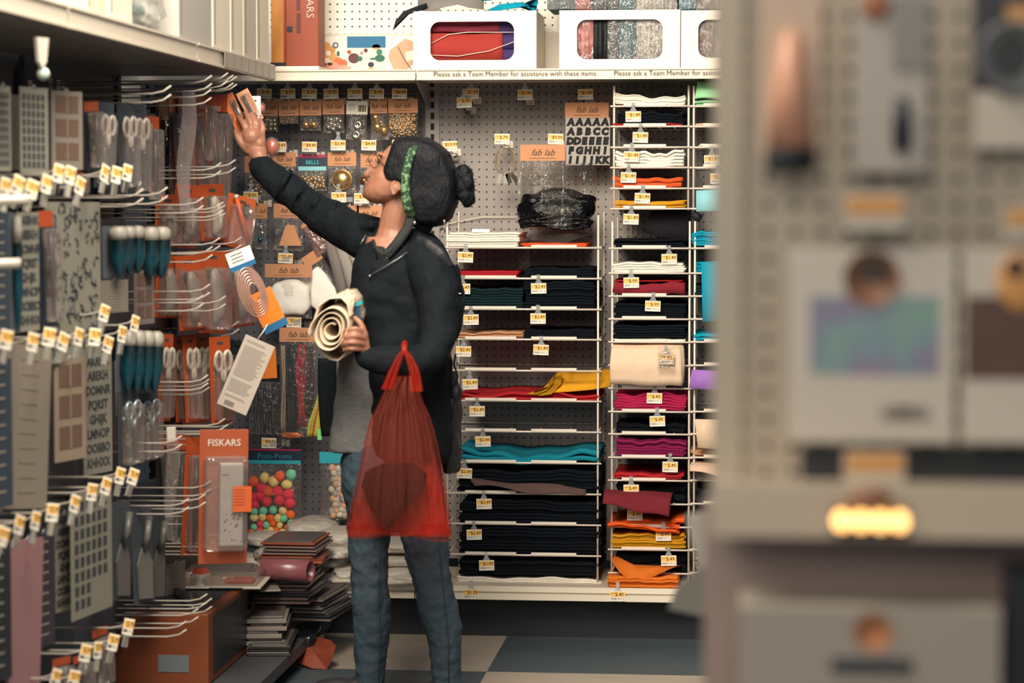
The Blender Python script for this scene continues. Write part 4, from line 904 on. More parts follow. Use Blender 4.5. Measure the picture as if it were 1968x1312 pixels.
def left_hook(px, py, label, X=-1.53, n=2, group=None):
    P = atX(px, py, X); L = abs(X - XL)
    if n not in HK:
        m = MB()
        for k in range(n): m.tube([(0, 0, .022 * k), (L * .9, 0, .022 * k + .004), (L * .96, 0, .022 * k + .010), (L, 0, .022 * k + .024)], .0024, wirel, 6)
        HK[n] = m.mesh('prong'); m = MB(); m.b2((0, -.016, -.01), (.004, .016, .035), wire); HK['p'] = m.mesh('back_plate')
    t = thing('peg_hook', label, 'hook', (XL, P.y, P.z), group=group)
    for nm, me in (('prong', HK[n]), ('back_plate', HK['p'])):
        o = bpy.data.objects.new(nm, me); COL.objects.link(o); o.parent = t
    return t
sten = mat('stencil_sheet', '7b796e', .45); sten2 = mat('stencil_tan', '8a7664', .5); sdark = mat('stencil_cut', '2e3438', .7); gcard = mat('grey_card', '766e64', .6); dkp = mat('dark_pack', '141d24', .35)
def stencil(p, label, kind, base=None, **k):
    C, rz, w_, h_ = lplace(*p, **k); t = thing('stencil_sheet', label, 'stencil', C, (0, 0, rz)); bs_ = base or sten
    m = MB(); m.b2((-w_ / 2, 0, -h_), (w_ / 2, .0025, 0), bs_)
    rr = random.Random(label)
    if kind == 'bars' or kind == 'calendar':
        rows = 9 if kind == 'bars' else 8; cols_ = 5 if kind == 'bars' else 6
        for i in range(rows):
            for j in range(cols_):
                x = -w_ * .42 + w_ * .84 * j / cols_; z = -h_ * (.08 + .88 * i / rows)
                if kind == 'calendar' and i > 5 and j > 2: continue
                m.b2((x, -.0008, z - h_ * .075), (x + w_ * .84 / cols_ * .62, -.0001, z), sdark)
    if kind == 'floral':
        for i in range(150):
            x, z = rr.uniform(-.44, .44) * w_, -rr.uniform(.04, .95) * h_; r0 = rr.uniform(.006, .016); a0 = rr.uniform(0, 6)
            m.tube([(x + r0 * math.cos(a0 + q * .8), -.001, z + r0 * math.sin(a0 + q * .8)) for q in range(rr.choice((3, 4, 5)))], .0022, sdark, 4)
    if kind == 'frames':
        for i in range(3):
            z = -h_ * (.06 + .3 * i); m.b2((-w_ * .36, -.001, z - h_ * .22), (w_ * .36, -.0001, z), mat('brown_cut', '5c473c', .7))
            m.b2((-w_ * .02, -.0015, z - h_ * .22), (w_ * .02, -.001, z), bs_)
    if kind == 'strip':
        for i in range(10): m.b2((-w_ * .2, -.001, -h_ * (.08 + .09 * i) - .004), (w_ * .2, -.0001, -h_ * (.08 + .09 * i)), mat('faint_print', '7d776c', .7))
    m.obj('sheet', t)
    if kind == 'letters':
        al = ['AKRHX', 'ABEKH', 'DOMNR', 'PQRST', 'GHIJK', 'LMNOP', 'OOBBO', 'KHHXX']
        for i in range(8): text(t, al[i], h_ * .105, sdark, (0, -.001, -h_ * (.07 + .12 * i)), name='letter_row', bold=.0008, spacing=max(.8, w_ / h_ * 2.2))
    m = MB(); m.tube([(-.008, 0, -.004), (0, 0, .006), (.008, 0, -.004)], .002, clip, 5); m.obj('hang_tab', t)
    return t
hwhite = mat('handle_white', 'b4ada2', .35); hgrey = mat('handle_grey', '8a857e', .45); horange = mat('handle_orange', 'bf4c18', .4); blade = mat('blade_steel', '8e8b88', .3, .85)
def scissors_parts(t, s, hm, z0, big=1.0, y=-.014):
    """two loops and two blades; s = overall length"""
    for q in (-1, 1):
        m = MB(); c = Vector((q * s * .105 * big, y, z0 - s * .15))
        m.tube([c + Vector((math.cos(k * .3927) * s * .085 * big, 0, math.sin(k * .3927) * s * .145)) for k in range(16)], s * .028, hm, 8, closed=True)
        m.tube([c + Vector((-q * s * .05, 0, -s * .12)), Vector((q * s * .02, y, z0 - s * .42)), Vector((-q * s * .015, y, z0 - s * .5))], [s * .035, s * .03, s * .02], hm, 8); m.obj('handle', t)
        m = MB(); m.prism([(q * s * .03, z0 - s * .45), (-q * s * .04, z0 - s * .46), (-q * s * .012, z0 - s), (q * s * .006, z0 - s * .98)], y - .003 + q * .001, y + .0 + q * .001, blade); m.obj('blade', t)
    m = MB(); m.lathe([(s * .02, -.005), (s * .022, 0)], (0, y, z0 - s * .48), steel, 10, axis='Y'); m.obj('pivot_screw', t)
def pack_base(p, label, card, name, cat, group=None, hole=True, blister=True, bd=.028, top=.2, inset=.08, low=.04, X=-1.60, tw=15, tilt=0):
    p = (p[0], p[1], p[2] + U(-5, 5), p[3] + U(-9, 7)); C, rz, w_, h_ = lplace(*p, X=X, tw=tw + U(-8, 8)); t = thing(name, label, cat, C, (U(-.05, .05), tilt + U(-.09, .09), rz), group)
    m = MB(); m.b2((-w_ / 2, 0, -h_), (w_ / 2, .0022, 0), card, .001); m.obj('backing_card', t)
    if blister:
        m = MB(); m.b2((-w_ / 2 + w_ * inset, -bd, -h_ * (1 - low)), (w_ / 2 - w_ * inset, -.0005, -h_ * top), blist, .008); m.obj('clear_blister', t)
    if hole: m = MB(); m.b2((-w_ * .14, -.0008, -.022), (w_ * .14, -.0001, -.014), sdark); m.obj('hang_hole', t)
    return t, w_, h_
def scissors_pack(p, label, hm=hwhite, card=None, n=0, fis=True, **k):
    t, w_, h_ = pack_base(p, label, card or orange, 'scissors_pack', 'scissors', **k)
    scissors_parts(t, h_ * .76, hm, -h_ * .16, min(1.5, w_ / h_ * 2.6))
    return t
def tool_pack(p, label, card=None, hm=hgrey, acc=None, group=None, **k):
    """rounded grip cutter in a blister"""
    t, w_, h_ = pack_base(p, label, card or orange, 'cutter_pack', 'cutter', group, **k)
    m = MB(); m.tube([(-.12 * w_, -.014, -h_ * .22), (-.02 * w_, -.016, -h_ * .36), (.08 * w_, -.016, -h_ * .55), (.06 * w_, -.016, -h_ * .74), (-.06 * w_, -.014, -h_ * .88)], [(.010, w_ * .10), (.013, w_ * .2), (.013, w_ * .24), (.012, w_ * .20), (.008, w_ * .1)], hm, 12); m.obj('grip', t)
    m = MB(); m.tube([(.20 * w_, -.010, -h_ * .40), (.26 * w_, -.012, -h_ * .6), (.16 * w_, -.012, -h_ * .84)], [.006, w_ * .11, .006], acc or horange, 10)
    m.lathe([(w_ * .13, -.018), (w_ * .14, -.008)], (-.14 * w_, 0, -h_ * .28), blade, 16, axis='Y'); m.obj('blade_guard', t)
    return t
def blade_pack(p, label, c1=None, group=None, **k):
    t, w_, h_ = pack_base(p, label, c1 or dkp, 'knife_pack', 'craft knife', group, inset=.12, top=.15, **k)
    m = MB(); m.b2((-w_ / 2, -.001, -h_ * .14), (w_ / 2, -.0001, 0), orange); m.obj('orange_header', t)
    m = MB(); m.tube([(0, -.012, -h_ * .18), (.02 * w_, -.013, -h_ * .5), (0, -.012, -h_ * .9)], [w_ * .08, w_ * .16, w_ * .05], mat('knife_dark', '2a2528', .3), 8); m.tube([(.2 * w_, -.010, -h_ * .3), (.24 * w_, -.010, -h_ * .75)], w_ * .05, mat('knife_rust', '9c4426', .35), 6); m.obj('knife', t)
    m = MB(); m.tube([(.22 * w_, -.012, -h_ * .42), (.23 * w_, -.012, -h_ * .47)], w_ * .06, steel, 6); m.obj('metal_collar', t)
    return t
def brush_pack(p, label, group=None, n=2, **k):
    t, w_, h_ = pack_base(p, label, mat('clear_grey_card', '4c545a', .4), 'glue_pen_pack', 'glue pen', group, blister=False, **k)
    for i in range(n):
        x = w_ * (-.5 + (i + .5) / n); r0 = w_ / n * .42
        m = MB(); m.lathe([(r0 * .5, 0), (r0 * .85, -h_ * .05), (r0 * .95, -h_ * .14), (r0 * .9, -h_ * .26)], (x, -r0, 0), mat('cap_grey', '8f8b82', .5), 12); m.obj('white_cap', t)
        m = MB(); m.lathe([(r0 * .9, -h_ * .24), (r0 * .98, -h_ * .6), (r0 * .45, -h_ * .92), (.001, -h_)], (x, -r0, 0), mat('teal_body', '0d3844', .25), 12); m.obj('teal_body', t)
    return t
# --- row by row: (px left, px right, py top, py bottom)
stencil((-8, 20, 165, 332), 'pale stencil sheet at the very left edge, top row', 'bars')
stencil((38, 92, 168, 336), 'pale stencil sheet with rows of short bars, top row', 'bars')
stencil((98, 158, 175, 328), 'brownish stencil sheet right of the barred one, top row', 'frames', base=gcard, tw=25)
blade_pack((160, 188, 195, 330), 'dark narrow pack left of the white scissors, top row')
for i, (a, b) in enumerate(((188, 220), (224, 256), (250, 282))):
    scissors_pack((a, b, 200, 372), ['white handled scissors pack, first in the blurred row of three', 'white handled scissors pack, second in the blurred row of three', 'white handled scissors pack, third in the blurred row of three'][i], card=mat('dark_card', '353c42', .5), tw=30)
blade_pack((276, 305, 225, 392), 'dark teal pack between white scissors and orange packs', c1=mat('teal_dark', '0c2b36', .4), tw=25)
k = 0
for a, b, y0, y1, X, tw, l in ((305, 336, 186, 430, -1.72, 20, 'leftmost of the long dark knife packs, top row'), (322, 350, 184, 425, -1.66, 20, 'long dark knife pack, second from the left, top row'), (342, 368, 183, 420, -1.64, 28, 'long dark knife pack beside the clear label strip'),
        (362, 392, 182, 415, -1.62, 20, 'long knife pack with orange edge near the lettered card'), (388, 420, 180, 418, -1.60, 35, 'long knife pack hanging below the wrist'), (412, 446, 180, 420, -1.57, 35, 'long knife pack nearest the reaching hand')):
    k += 1; blade_pack((a, b, y0, y1), l, X=X, tw=tw, c1=mat('knife_card_%d' % (k % 3), ['14202a', '9a3f1c', '3a1d16'][k % 3], .4))
o = blade_pack((393, 416, 183, 320), 'orange knife card with white letters, top row', c1=orange, X=-1.58, tw=40); text(o, 'FISKARS', .02, hwhite, (0, -.003, -.035), name='brand_lettering')
blade_pack((345, 375, 186, 330), 'rust coloured card behind the long knife packs', c1=mat('rust_card', '8c3a1c', .5), X=-1.70, tw=35)
tool_pack((300, 346, 372, 482), 'grey handled cutter, leftmost in the second orange row', X=-1.66, tw=30)
tool_pack((338, 386, 356, 478), 'grey handled cutter, second in the second orange row', X=-1.62, tw=30)
tool_pack((384, 430, 358, 472), 'grey handled cutter with bright cap, second orange row', X=-1.58, tw=35, hm=hwhite)
tool_pack((420, 462, 384, 478), 'grey handled cutter with orange knob, second orange row', X=-1.56, tw=35)
t, w_, h_ = pack_base((440, 494, 372, 482), 'orange triangular card pack with pencil in the second orange row', mat('amber_card', 'a5512a', .4), 'cutter_pack', 'cutter', X=-1.52, tw=45, tilt=.25)
m = MB(); m.tube([(-w_ * .35, -.02, -h_ * .1), (w_ * .3, -.02, -h_ * .85)], .007, horange, 8); m.tube([(-w_ * .40, -.02, -h_ * .04), (-w_ * .35, -.02, -h_ * .1)], .007, hwhite, 8); m.obj('pencil', t)
m = MB(); m.lathe([(.016, -.02), (.016, -.01)], (w_ * .1, 0, -h_ * .25), steel, 16, axis='Y'); m.obj('metal_wheel', t)
for i, (a, b, y0, y1, X) in enumerate(((302, 345, 490, 612, -1.66), (336, 386, 492, 640, -1.62), (382, 436, 486, 640, -1.57), (424, 476, 476, 636, -1.54))):
    tool_pack((a, b, y0, y1), ['large grey grip cutter, leftmost in the third orange row', 'large grey grip cutter, second in the third orange row', 'large grey grip cutter, third in the third orange row', 'large grey and orange cutter, rightmost in the third orange row'][i], X=X, tw=38, bd=.035)
# coiled clear cord with blue label
C, rz, w_, h_ = lplace(426, 486, 480, 600, X=-1.49, tw=60); t = thing('cord_pack', 'clear coiled cord pack with white and blue label', 'cord', C, (0, -.35, rz))
m = MB(); m.b2((-w_ * .42, -.001, -.045), (w_ * .42, .001, .0), tagw); m.b2((-w_ * .42, -.0015, -.055), (w_ * .42, .0015, -.041), mat('label_blue', '1d5f8c', .5))
for q in range(3): m.b2((-w_ * .3, -.0016, -.012 - .01 * q), (w_ * .1, -.001, -.009 - .01 * q), barm)
m.obj('label', t)
for q in range(6):
    m = MB(); f = 1 - q * .12; m.tube([(math.cos(a * .3142) * w_ * .42 * f, -.004 * q, -.055 - h_ * .42 + math.sin(a * .3142) * h_ * .42 * f) for a in range(20)], .0035, clearmat('cord_clear', 'd8b0a0', .35, .1, .6, 0), 6, closed=True); m.obj('coil', t)
t, w_, h_ = pack_base((474, 522, 556, 640), 'bright orange card pack beside the white cotton', mat('bright_orange', 'd8771f', .5), 'cutter_pack', 'cutter', X=-1.47, tw=60, tilt=-.5, blister=False)
m = MB(); m.b2((-w_ * .5, -.002, -h_), (w_ * .5, -.0002, -h_ * .82), mat('label_blue')); m.obj('blue_band', t)
C, rz, w_, h_ = lplace(508, 545, 595, 632, X=-1.44, tw=75); t = thing('hang_label', 'small white and blue label beside the cotton bag', 'label', C, (0, .2, rz))
m = MB(); m.b2((-w_ / 2, -.001, -h_ * .6), (w_ / 2, .001, 0), tagw); m.b2((-w_ / 2, -.0012, -h_), (w_ / 2, .0012, -h_ * .6), mat('label_blue')); m.obj('paper', t)
for i, (a, b, X) in enumerate(((308, 334, -1.66), (330, 356, -1.66), (350, 378, -1.62), (376, 404, -1.60), (402, 442, -1.54))):
    scissors_pack((a, b, 642, 815), ['white handled scissors on orange card, leftmost in the fourth orange row', 'white handled scissors on orange card, second in the fourth orange row', 'white handled scissors on orange card, third in the fourth orange row', 'white handled scissors on orange card, fourth in the fourth orange row', 'white handled scissors on orange card, next to the leaflet'][i], X=X, tw=38)
# leaflet
C, rz, w_, h_ = lplace(438, 536, 654, 800, X=-1.47, tw=62); t = thing('instruction_leaflet', 'tilted white instruction leaflet covered in small print', 'leaflet', C + Vector((.02, 0, 0)), (0, .42, rz))
w_ *= .62; h_ *= 1.0; m = MB(); m.b2((-w_ / 2, 0, -h_), (w_ / 2, .0012, 0), mat('leaflet_paper', 'a59c93', .6)); m.obj('paper', t)
m = MB(); rr = random.Random(4); z = -.012
while z > -h_ + .03:
    if rr.random() < .12: z -= .008
    m.b2((-w_ * .4, -.0006, z - .0011), (w_ * rr.uniform(.2, .4), -.0001, z), barm); z -= .0042
for q in range(10): m.b2((-w_ * .3 + .003 * q, -.0006, -h_ + .006), (-w_ * .3 + .003 * q + .0015, -.0001, -h_ + .02), inkd)
m.obj('small_print', t)
m = MB(); m.tube([(-w_ * .1, 0, 0), (-w_ * .05, -.01, .03), (0, 0, .05)], .0015, tagw, 5); m.obj('string_loop', t)
t, w_, h_ = pack_base((478, 530, 672, 736), 'orange card showing behind the tilted leaflet', mat('bright_orange'), 'cutter_pack', 'cutter', X=-1.56, tw=60, blister=False)
t, w_, h_ = pack_base((436, 480, 652, 720), 'teal and grey card behind the leaflet', mat('teal_grey_card', '4f5d60', .5), 'punch_pack', 'punch', X=-1.56, tw=50, blister=False)
m = MB(); m.tube([(-w_ * .3, -.004, -h_ * .3), (-w_ * .3, -.004, -h_ * .5), (w_ * .3, -.004, -h_ * .5), (w_ * .3, -.004, -h_ * .3)], .004, hgrey, 6); m.obj('grey_bracket', t)
# big branded pack
C, rz, w_, h_ = lplace(384, 478, 825, 1090, X=-1.50, tw=66); t = thing('trimmer_pack', 'large orange card pack with a grey ruled trimmer in clear blister', 'trimmer', C, (0, .02, rz))
oc = mat('orange_deep', '8c401f', .55)
m = MB(); m.b2((-w_ / 2, 0, -h_), (w_ / 2, .003, 0), oc, .001); m.obj('backing_card', t)
text(t, 'FISKARS', .026, hwhite, (w_ * .0, -.001, -h_ * .10), name='brand_lettering', bold=.0004)
m = MB(); m.b2((-w_ * .44, -.045, -h_ * .90), (w_ * .46, -.0005, -h_ * .19), blist, .014); m.obj('clear_blister', t)
m = MB(); m.b2((-w_ * .12, -.034, -h_ * .86), (w_ * .36, -.008, -h_ * .24), mat('trimmer_grey', '9a9896', .4), .005); m.b2((w_ * .37, -.03, -h_ * .84), (w_ * .43, -.01, -h_ * .28), mat('dark_card'), .003); m.obj('trimmer_body', t)
m = MB(); rr = random.Random(9)
for q in range(26): x, z = rr.uniform(-.08, .3) * w_, -h_ * rr.uniform(.62, .83); m.b2((x, -.0352, z), (x + rr.uniform(.002, .007), -.0342, z + .003), inkd)
m.b2((-w_ * .08, -.0352, -h_ * .33), (w_ * .05, -.0342, -h_ * .325), inkd); m.obj('ruler_marks', t)
m = MB(); m.b2((w_ * .12, -.048, -h_ * .60), (w_ * .5, -.044, -h_ * .41), mat('orange_label', 'b04e22', .5))
for q in range(6): m.b2((w_ * .15, -.0485, -h_ * (.44 + .022 * q)), (w_ * .36, -.0479, -h_ * (.434 + .022 * q)), mat('label_print', '7a3a1c', .6))
m.obj('orange_label', t)
left_hook(452, 838, 'white peg hook carrying the large trimmer pack', X=-1.47)
for i, (a, b, y0, y1, X, cc, l) in enumerate(((300, 330, 838, 1010, -1.68, 'dkp', 'dark pack left of the clear strip, fifth row'), (332, 362, 830, 1060, -1.64, 'k2', 'dark brown pack right of the clear strip, fifth row'), (358, 392, 835, 1075, -1.58, 'k1', 'dark rust pack behind the large trimmer pack'))):
    blade_pack((a, b, y0, y1), l, X=X, tw=30, c1={'dkp': dkp, 'k2': mat('knife_card_2', '2a1d1c', .4), 'k1': mat('knife_card_1', '7e3318', .4)}[cc])
C, rz, w_, h_ = lplace(318, 338, 820, 1045, X=-1.54, tw=40); t = thing('clear_strip', 'long clear hanging strip with a white top in front of the fifth row', 'strip', C, (0, 0, rz))
m = MB(); m.grid(lambda u, v: ((u - .5) * w_ * (1 + .3 * math.sin(v * 5)), -.01 * math.sin(v * 6), -h_ * v), 6, 20, blist); m.obj('strip_film', t); m = MB(); m.b2((-w_ * .4, -.006, -.04), (w_ * .4, .002, 0), hwhite, .003); m.obj('white_top', t)
C, rz, w_, h_ = lplace(352, 372, 175, 410, X=-1.56, tw=45); t = thing('clear_strip', 'long clear hanging strip in front of the long knife packs', 'strip', C, (0, .05, rz))
m = MB(); m.grid(lambda u, v: ((u - .5) * w_ * (1.2 + .3 * math.sin(v * 4)), -.01 * math.sin(v * 7), -h_ * v), 6, 20, clearmat('strip_grey', 'a09088', .35, .1, .5, .4)); m.obj('strip_film', t)
# left columns
stencil((34, 74, 408, 642), 'pale stencil sheet of letters, second row', 'letters')
stencil((88, 192, 388, 700), 'large pale stencil sheet of swirling flowers', 'floral', tw=8)
stencil((-20, 18, 405, 640), 'dark blue grey stencil sheet at the left edge, second row', 'strip', base=mat('stencil_blue', '2a3540', .5))
blade_pack((72, 100, 400, 640), 'narrow dark blue pack between letters and flowers stencils', c1=mat('blue_pack', '1b2735', .4))
for i, (a, b) in enumerate(((196, 226), (226, 262), (262, 306))): brush_pack((a, b, 430, 534), ['white capped dark teal glue pen pack, first of three', 'white capped dark teal glue pen pack, second of three', 'white capped dark teal glue pen pack, third of three'][i], tw=20, n=1 + (i > 0))
stencil((192, 246, 538, 602), 'small pale lined card below the glue pens', 'strip', base=gcard)
stencil((258, 296, 520, 625), 'small greyish card with a round mark below the glue pens', 'frames', base=mat('mauve_card', '6e6462', .5))
stencil((18, 100, 664, 985), 'long slanted pale strip stencil in the third row', 'strip', base=mat('strip_pale', '7d7568', .5), tw=5).rotation_euler.y = .12
stencil((104, 164, 688, 890), 'tan stencil with brown window frames', 'frames', base=mat('frame_tan', '847665', .5))
stencil((160, 214, 678, 916), 'pale stencil of small letters, third row', 'letters', X=-1.63)
brush_pack((226, 296, 636, 752), 'white capped teal glue pen pair in the third row', tw=20, n=4)
stencil((-25, 22, 690, 985), 'dark blue stencil sheet at the left edge, third row', 'strip', base=mat('stencil_blue'))
stencil((222, 250, 690, 800), 'pale narrow card left of the third row glue pens', 'strip', X=-1.66)
scissors_pack((228, 266, 742, 905), 'silvery tool pack, left of the two under the glue pens', hm=mat('handle_silver', '8fa0a2', .25, .5), card=mat('dark_card'), tw=25)
scissors_pack((262, 304, 745, 900), 'silvery tool pack, right of the two under the glue pens', hm=mat('handle_silver'), card=mat('dark_card'), tw=25)
C, rz, w_, h_ = lplace(22, 84, 1035, 1340, X=-1.58, tw=5)
t = thing('glitter_strip', 'pink glitter strip hanging near the bottom left', 'craft strip', C, (0, .10, rz)); m = MB(); m.b2((-w_ * .5, 0, -h_), (w_ * .5, .006, 0), mat('pink_glitter', '946a6e', .5, bump=.8, bs=300, var=.35, vs=250)); m.obj('strip_sheet', t); m = MB(); m.tube([(-.008, 0, -.004), (0, 0, .006), (.008, 0, -.004)], .002, clip, 5); m.obj('hang_tab', t)
stencil((64, 104, 1022, 1250), 'dark purple sheet right of the pink glitter strip', 'strip', base=mat('dark_purple', '2c2432', .5), X=-1.64)
stencil((-30, 20, 1040, 1320), 'black blue sheet at the bottom left corner', 'strip', base=navy)
stencil((106, 142, 985, 1180), 'narrow stencil of dark letters left of the barred grid stencil', 'letters', X=-1.64)
stencil((136, 214, 938, 1188), 'pale stencil with a grid of dark bars and a blank corner', 'calendar', tw=8)
for i, (a, b, c_) in enumerate(((214, 250, '6f6d6a'), (250, 290, '7d7a76'), (286, 318, '6a6864'))):
    t, w_, h_ = pack_base((a, b, 960 + 10 * i, 1165), ['grey flat tool pack, leftmost under the fourth row hooks', 'grey flat tool pack with a bent clip, under the fourth row hooks', 'grey flat tool pack, rightmost under the fourth row hooks'][i], mat('dark_card'), 'spatula_pack', 'spatula', X=-1.62, tw=20, blister=False)
    m = MB(); m.prism([(-w_ * .3, -h_ * .95), (w_ * .3, -h_ * .97), (w_ * .36, -h_ * .6), (w_ * .1, -h_ * .42), (-w_ * .1, -h_ * .42), (-w_ * .34, -h_ * .6)], -.008, -.002, mat('tool_' + c_, ''.join('%02x' % int(int(c_[q:q+2], 16) * .75) for q in (0, 2, 4)), .4)); m.tube([(0, -.006, -h_ * .45), (-w_ * .2, -.03, -h_ * .3), (w_ * .1, -.02, -h_ * .12)], .009, mat('tool_' + c_), 8); m.obj('flat_tool', t)
for i, (a, b, y0) in enumerate(((100, 135, 1262), (140, 172, 1255), (176, 206, 1210))):
    blade_pack((a, b, y0, y0 + 110), ['dark pack low at the bottom left, first of three', 'dark pack low at the bottom left, second of three', 'dark pack low at the bottom left, third of three'][i])
stencil((320, 356, 1080, 1170), 'pale lined card just above the boxed tools', 'strip', base=gcard, X=-1.68)
blade_pack((100, 160, 330, 372), 'short dark blue pack under the top row of stencils', c1=mat('blue_pack'), tw=10)
brush_pack((18, 32, 410, 640), 'narrow pale pen pack left of the letter stencil', n=1)
# second goods behind the front ones: fills the hooks
kk = 0
for (a, b, y0, y1, cm, X) in ((0, 40, 180, 330, sten, -1.75), (60, 100, 190, 330, 'stencil_blue', -1.75), (120, 170, 200, 330, 'blue_pack', -1.75), (190, 240, 215, 390, 'blue_pack', -1.74), (240, 300, 215, 400, 'blue_pack', -1.74), (40, 90, 420, 640, 'blue_pack', -1.72), (180, 240, 420, 640, 'stencil_blue', -1.72), (240, 300, 430, 640, 'blue_pack', -1.72),
        (300, 350, 200, 470, 'blue_pack', -1.8), (345, 395, 200, 470, 'knife_card_2', -1.74), (300, 345, 480, 640, 'knife_card_2', -1.76), (340, 400, 480, 650, 'blue_pack', -1.72), (300, 350, 650, 830, 'blue_pack', -1.76), (350, 410, 650, 820, 'knife_card_1', -1.70), (80, 150, 700, 960, 'stencil_blue', -1.74), (150, 230, 700, 960, 'blue_pack', -1.74), (220, 310, 660, 900, 'blue_pack', -1.74),
        (0, 60, 980, 1300, 'blue_pack', -1.72), (60, 140, 980, 1300, 'stencil_blue', -1.72), (140, 220, 940, 1250, 'stencil_blue', -1.72), (220, 320, 930, 1200, 'blue_pack', -1.72), (400, 440, 200, 400, 'knife_card_1', -1.66), (300, 400, 860, 1110, 'knife_card_2', -1.80)):
    kk += 1; m_ = MATS[cm] if isinstance(cm, str) else cm
    C, rz, w_, h_ = lplace(a, b, y0, y1, X=X, tw=5)
    m = MB(); m.b2((-w_ / 2, 0, -h_), (w_ / 2, .02, 0), m_, .003); o = m.obj('backstock_pack'); o.location = C; o.rotation_euler = (0, 0, rz)
    tag(o, zoned(y0, 'dark rear pack')[:-16] + ' from the left', 'pack', 'dark packs hanging behind the front goods')
# hooks seen in front
for x, y, X in ((262, 200, -1.56), (330, 205, -1.58), (345, 178, -1.56), (398, 172, -1.53), (418, 172, -1.50), (442, 176, -1.48), (462, 178, -1.46), (350, 345, -1.58), (400, 338, -1.55), (300, 412, -1.6), (372, 426, -1.56), (382, 420, -1.54), (432, 486, -1.52), (335, 488, -1.6), (305, 506, -1.62), (380, 600, -1.55), (300, 578, -1.62), (440, 648, -1.50), (300, 600, -1.6),
        (298, 760, -1.62), (310, 752, -1.6), (345, 835, -1.6), (365, 846, -1.58), (385, 872, -1.56), (330, 955, -1.58), (305, 980, -1.6), (270, 990, -1.6), (410, 1000, -1.54), (404, 1010, -1.52), (382, 1062, -1.55), (372, 1068, -1.56), (322, 1172, -1.58), (318, 1180, -1.6), (290, 1200, -1.6), (265, 1225, -1.6), (190, 400, -1.58), (240, 395, -1.58), (255, 870, -1.6)):
    left_hook(x, y, zoned(y, 'double pronged hook')[:-16] + ' down', X=X, group='double pronged hooks of the left shelving')
ORD = ['first', 'second', 'third', 'fourth', 'fifth', 'sixth', 'seventh', 'eighth', 'ninth', 'tenth', 'eleventh', 'twelfth']
TAGW = {0: 'top', 1: 'second', 2: 'third', 3: 'fourth', 4: 'bottom'}
for row, lst in enumerate((((12, 358), (40, 355), (66, 362), (93, 352), (115, 331), (138, 335), (158, 356), (205, 332), (226, 334), (247, 330)), ((15, 650), (66, 655), (97, 645), (126, 655), (154, 645), (184, 645), (211, 660), (237, 640), (262, 620), (204, 600)),
        ((10, 1028), (41, 1006), (72, 998), (103, 982), (148, 966), (179, 943), (208, 932), (234, 912), (260, 914)), ((168, 1252), (190, 1246), (221, 1232), (250, 1202)), ((112, 1300), (146, 1302)))):
    for i, (x, y) in enumerate(lst):
        P = atX(x, y, -1.50); wr = 'blurred orange and white price tag, %s from the left in the %s row at left' % (ORD[i], TAGW[row])
        o = price_tag('$3.99', x, y, '!' + wr, left=-1.50, rz=R(90 - 26 - U(-12, 12)), tilt=.28 + U(-.12, .12), clipped=False); o['group'] = 'price tags in the %s row at the left' % TAGW[row]; o.scale = (.62, 1, 1.15)
        m = MB(); m.b2((-.012, -.002, -.060), (.012, .003, -.034), clip); m.b2((-.010, -.0025, -.060), (.010, -.002, -.036), mat('flap_dull', 'a59e90', .5)); m.obj('label_flap', o)
        left_hook(x, y + 8, 'pale peg hook behind the %s blurred tag of the %s row' % (ORD[i], TAGW[row]), X=-1.51, group='hooks carrying the blurred price tags', n=1)
# chunky pale label holders at the left edge
for (x, y, l) in ((18, 386, 'upper of two thick pale rods at the left edge'), (2, 508, 'lower of two thick pale rods at the left edge')):
    P = atX(x, y, -1.44); m = MB(); m.tube([(XL + .013, P.y, P.z), (P.x - .03, P.y, P.z), (P.x + .035, P.y + .01, P.z + .002)], .010, hwhite, 10); single(m, 'display_rod', l, 'rod', (XL, P.y, P.z))
P = atX(80, 100, -1.485); m = MB(); m.prism([(-.02, .03), (.02, .03), (.012, -.02), (-.002, -.035), (-.014, -.02)], -.004, .004, hwhite, Matrix.Translation(P) @ Matrix.Rotation(R(70), 4, 'Z')); m.ball(P + Vector((0, .01, -.045)), .014, mat('pale_green', '9fb4a4', .5), 10, 8); single(m, 'shelf_clip', 'pale blurred clip hanging from the left shelf edge', 'clip', P)
# ---- boxes standing on the left top shelf
ZL = ZT + .0145
cb = mat('binder_cream', 'd9ceb8', .55); cg = mat('binder_grey', 'a29e98', .5)
for i, (a, b, mt, l) in enumerate(((-60, 74, cb, 'cream box on the left top shelf, nearest'), (76, 170, cb, 'cream box on the left top shelf, second'), (173, 213, mat('binder_tan', 'c8bda6', .55), 'slim tan box on the left top shelf'), (216, 262, cb, 'narrow cream box just left of the clear bag'),
        (350, 413, cg, 'grey box right of the clear bag on the left shelf'), (415, 448, cb, 'cream box right of the grey one on the left shelf'), (449, 472, cb, 'slim cream box, second right of the grey one'), (474, 498, mat('binder_pale', 'bdb5a4', .55), 'slim pale grey cream box, third right of the grey one'), (499, 522, cb, 'last cream box before the amber windowed box'))):
    y0 = atX(a, 60, -1.49).y; y1 = atX(b, 60, -1.49).y - .004
    t = thing('file_box', l, 'box', (-1.7, (y0 + y1) / 2, ZL)); m = MB(); m.b2((-1.88, y0, ZL), (-1.498, y1, ZL + .34 + .01 * (i % 2)), mt, .004); m.obj('box_body', t, True)
    if y1 - y0 > .12: m = MB(); m.b2((-1.4985, y0 + .02, ZL + .02), (-1.496, y0 + .024, ZL + .3), barm); m.obj('seam', t, True)
y0, y1 = atX(264, 60, -1.49).y, atX(348, 60, -1.49).y
t = thing('clear_bag', 'clear plastic bag with teal bits on the left top shelf', 'bag', (-1.62, (y0 + y1) / 2, ZL))
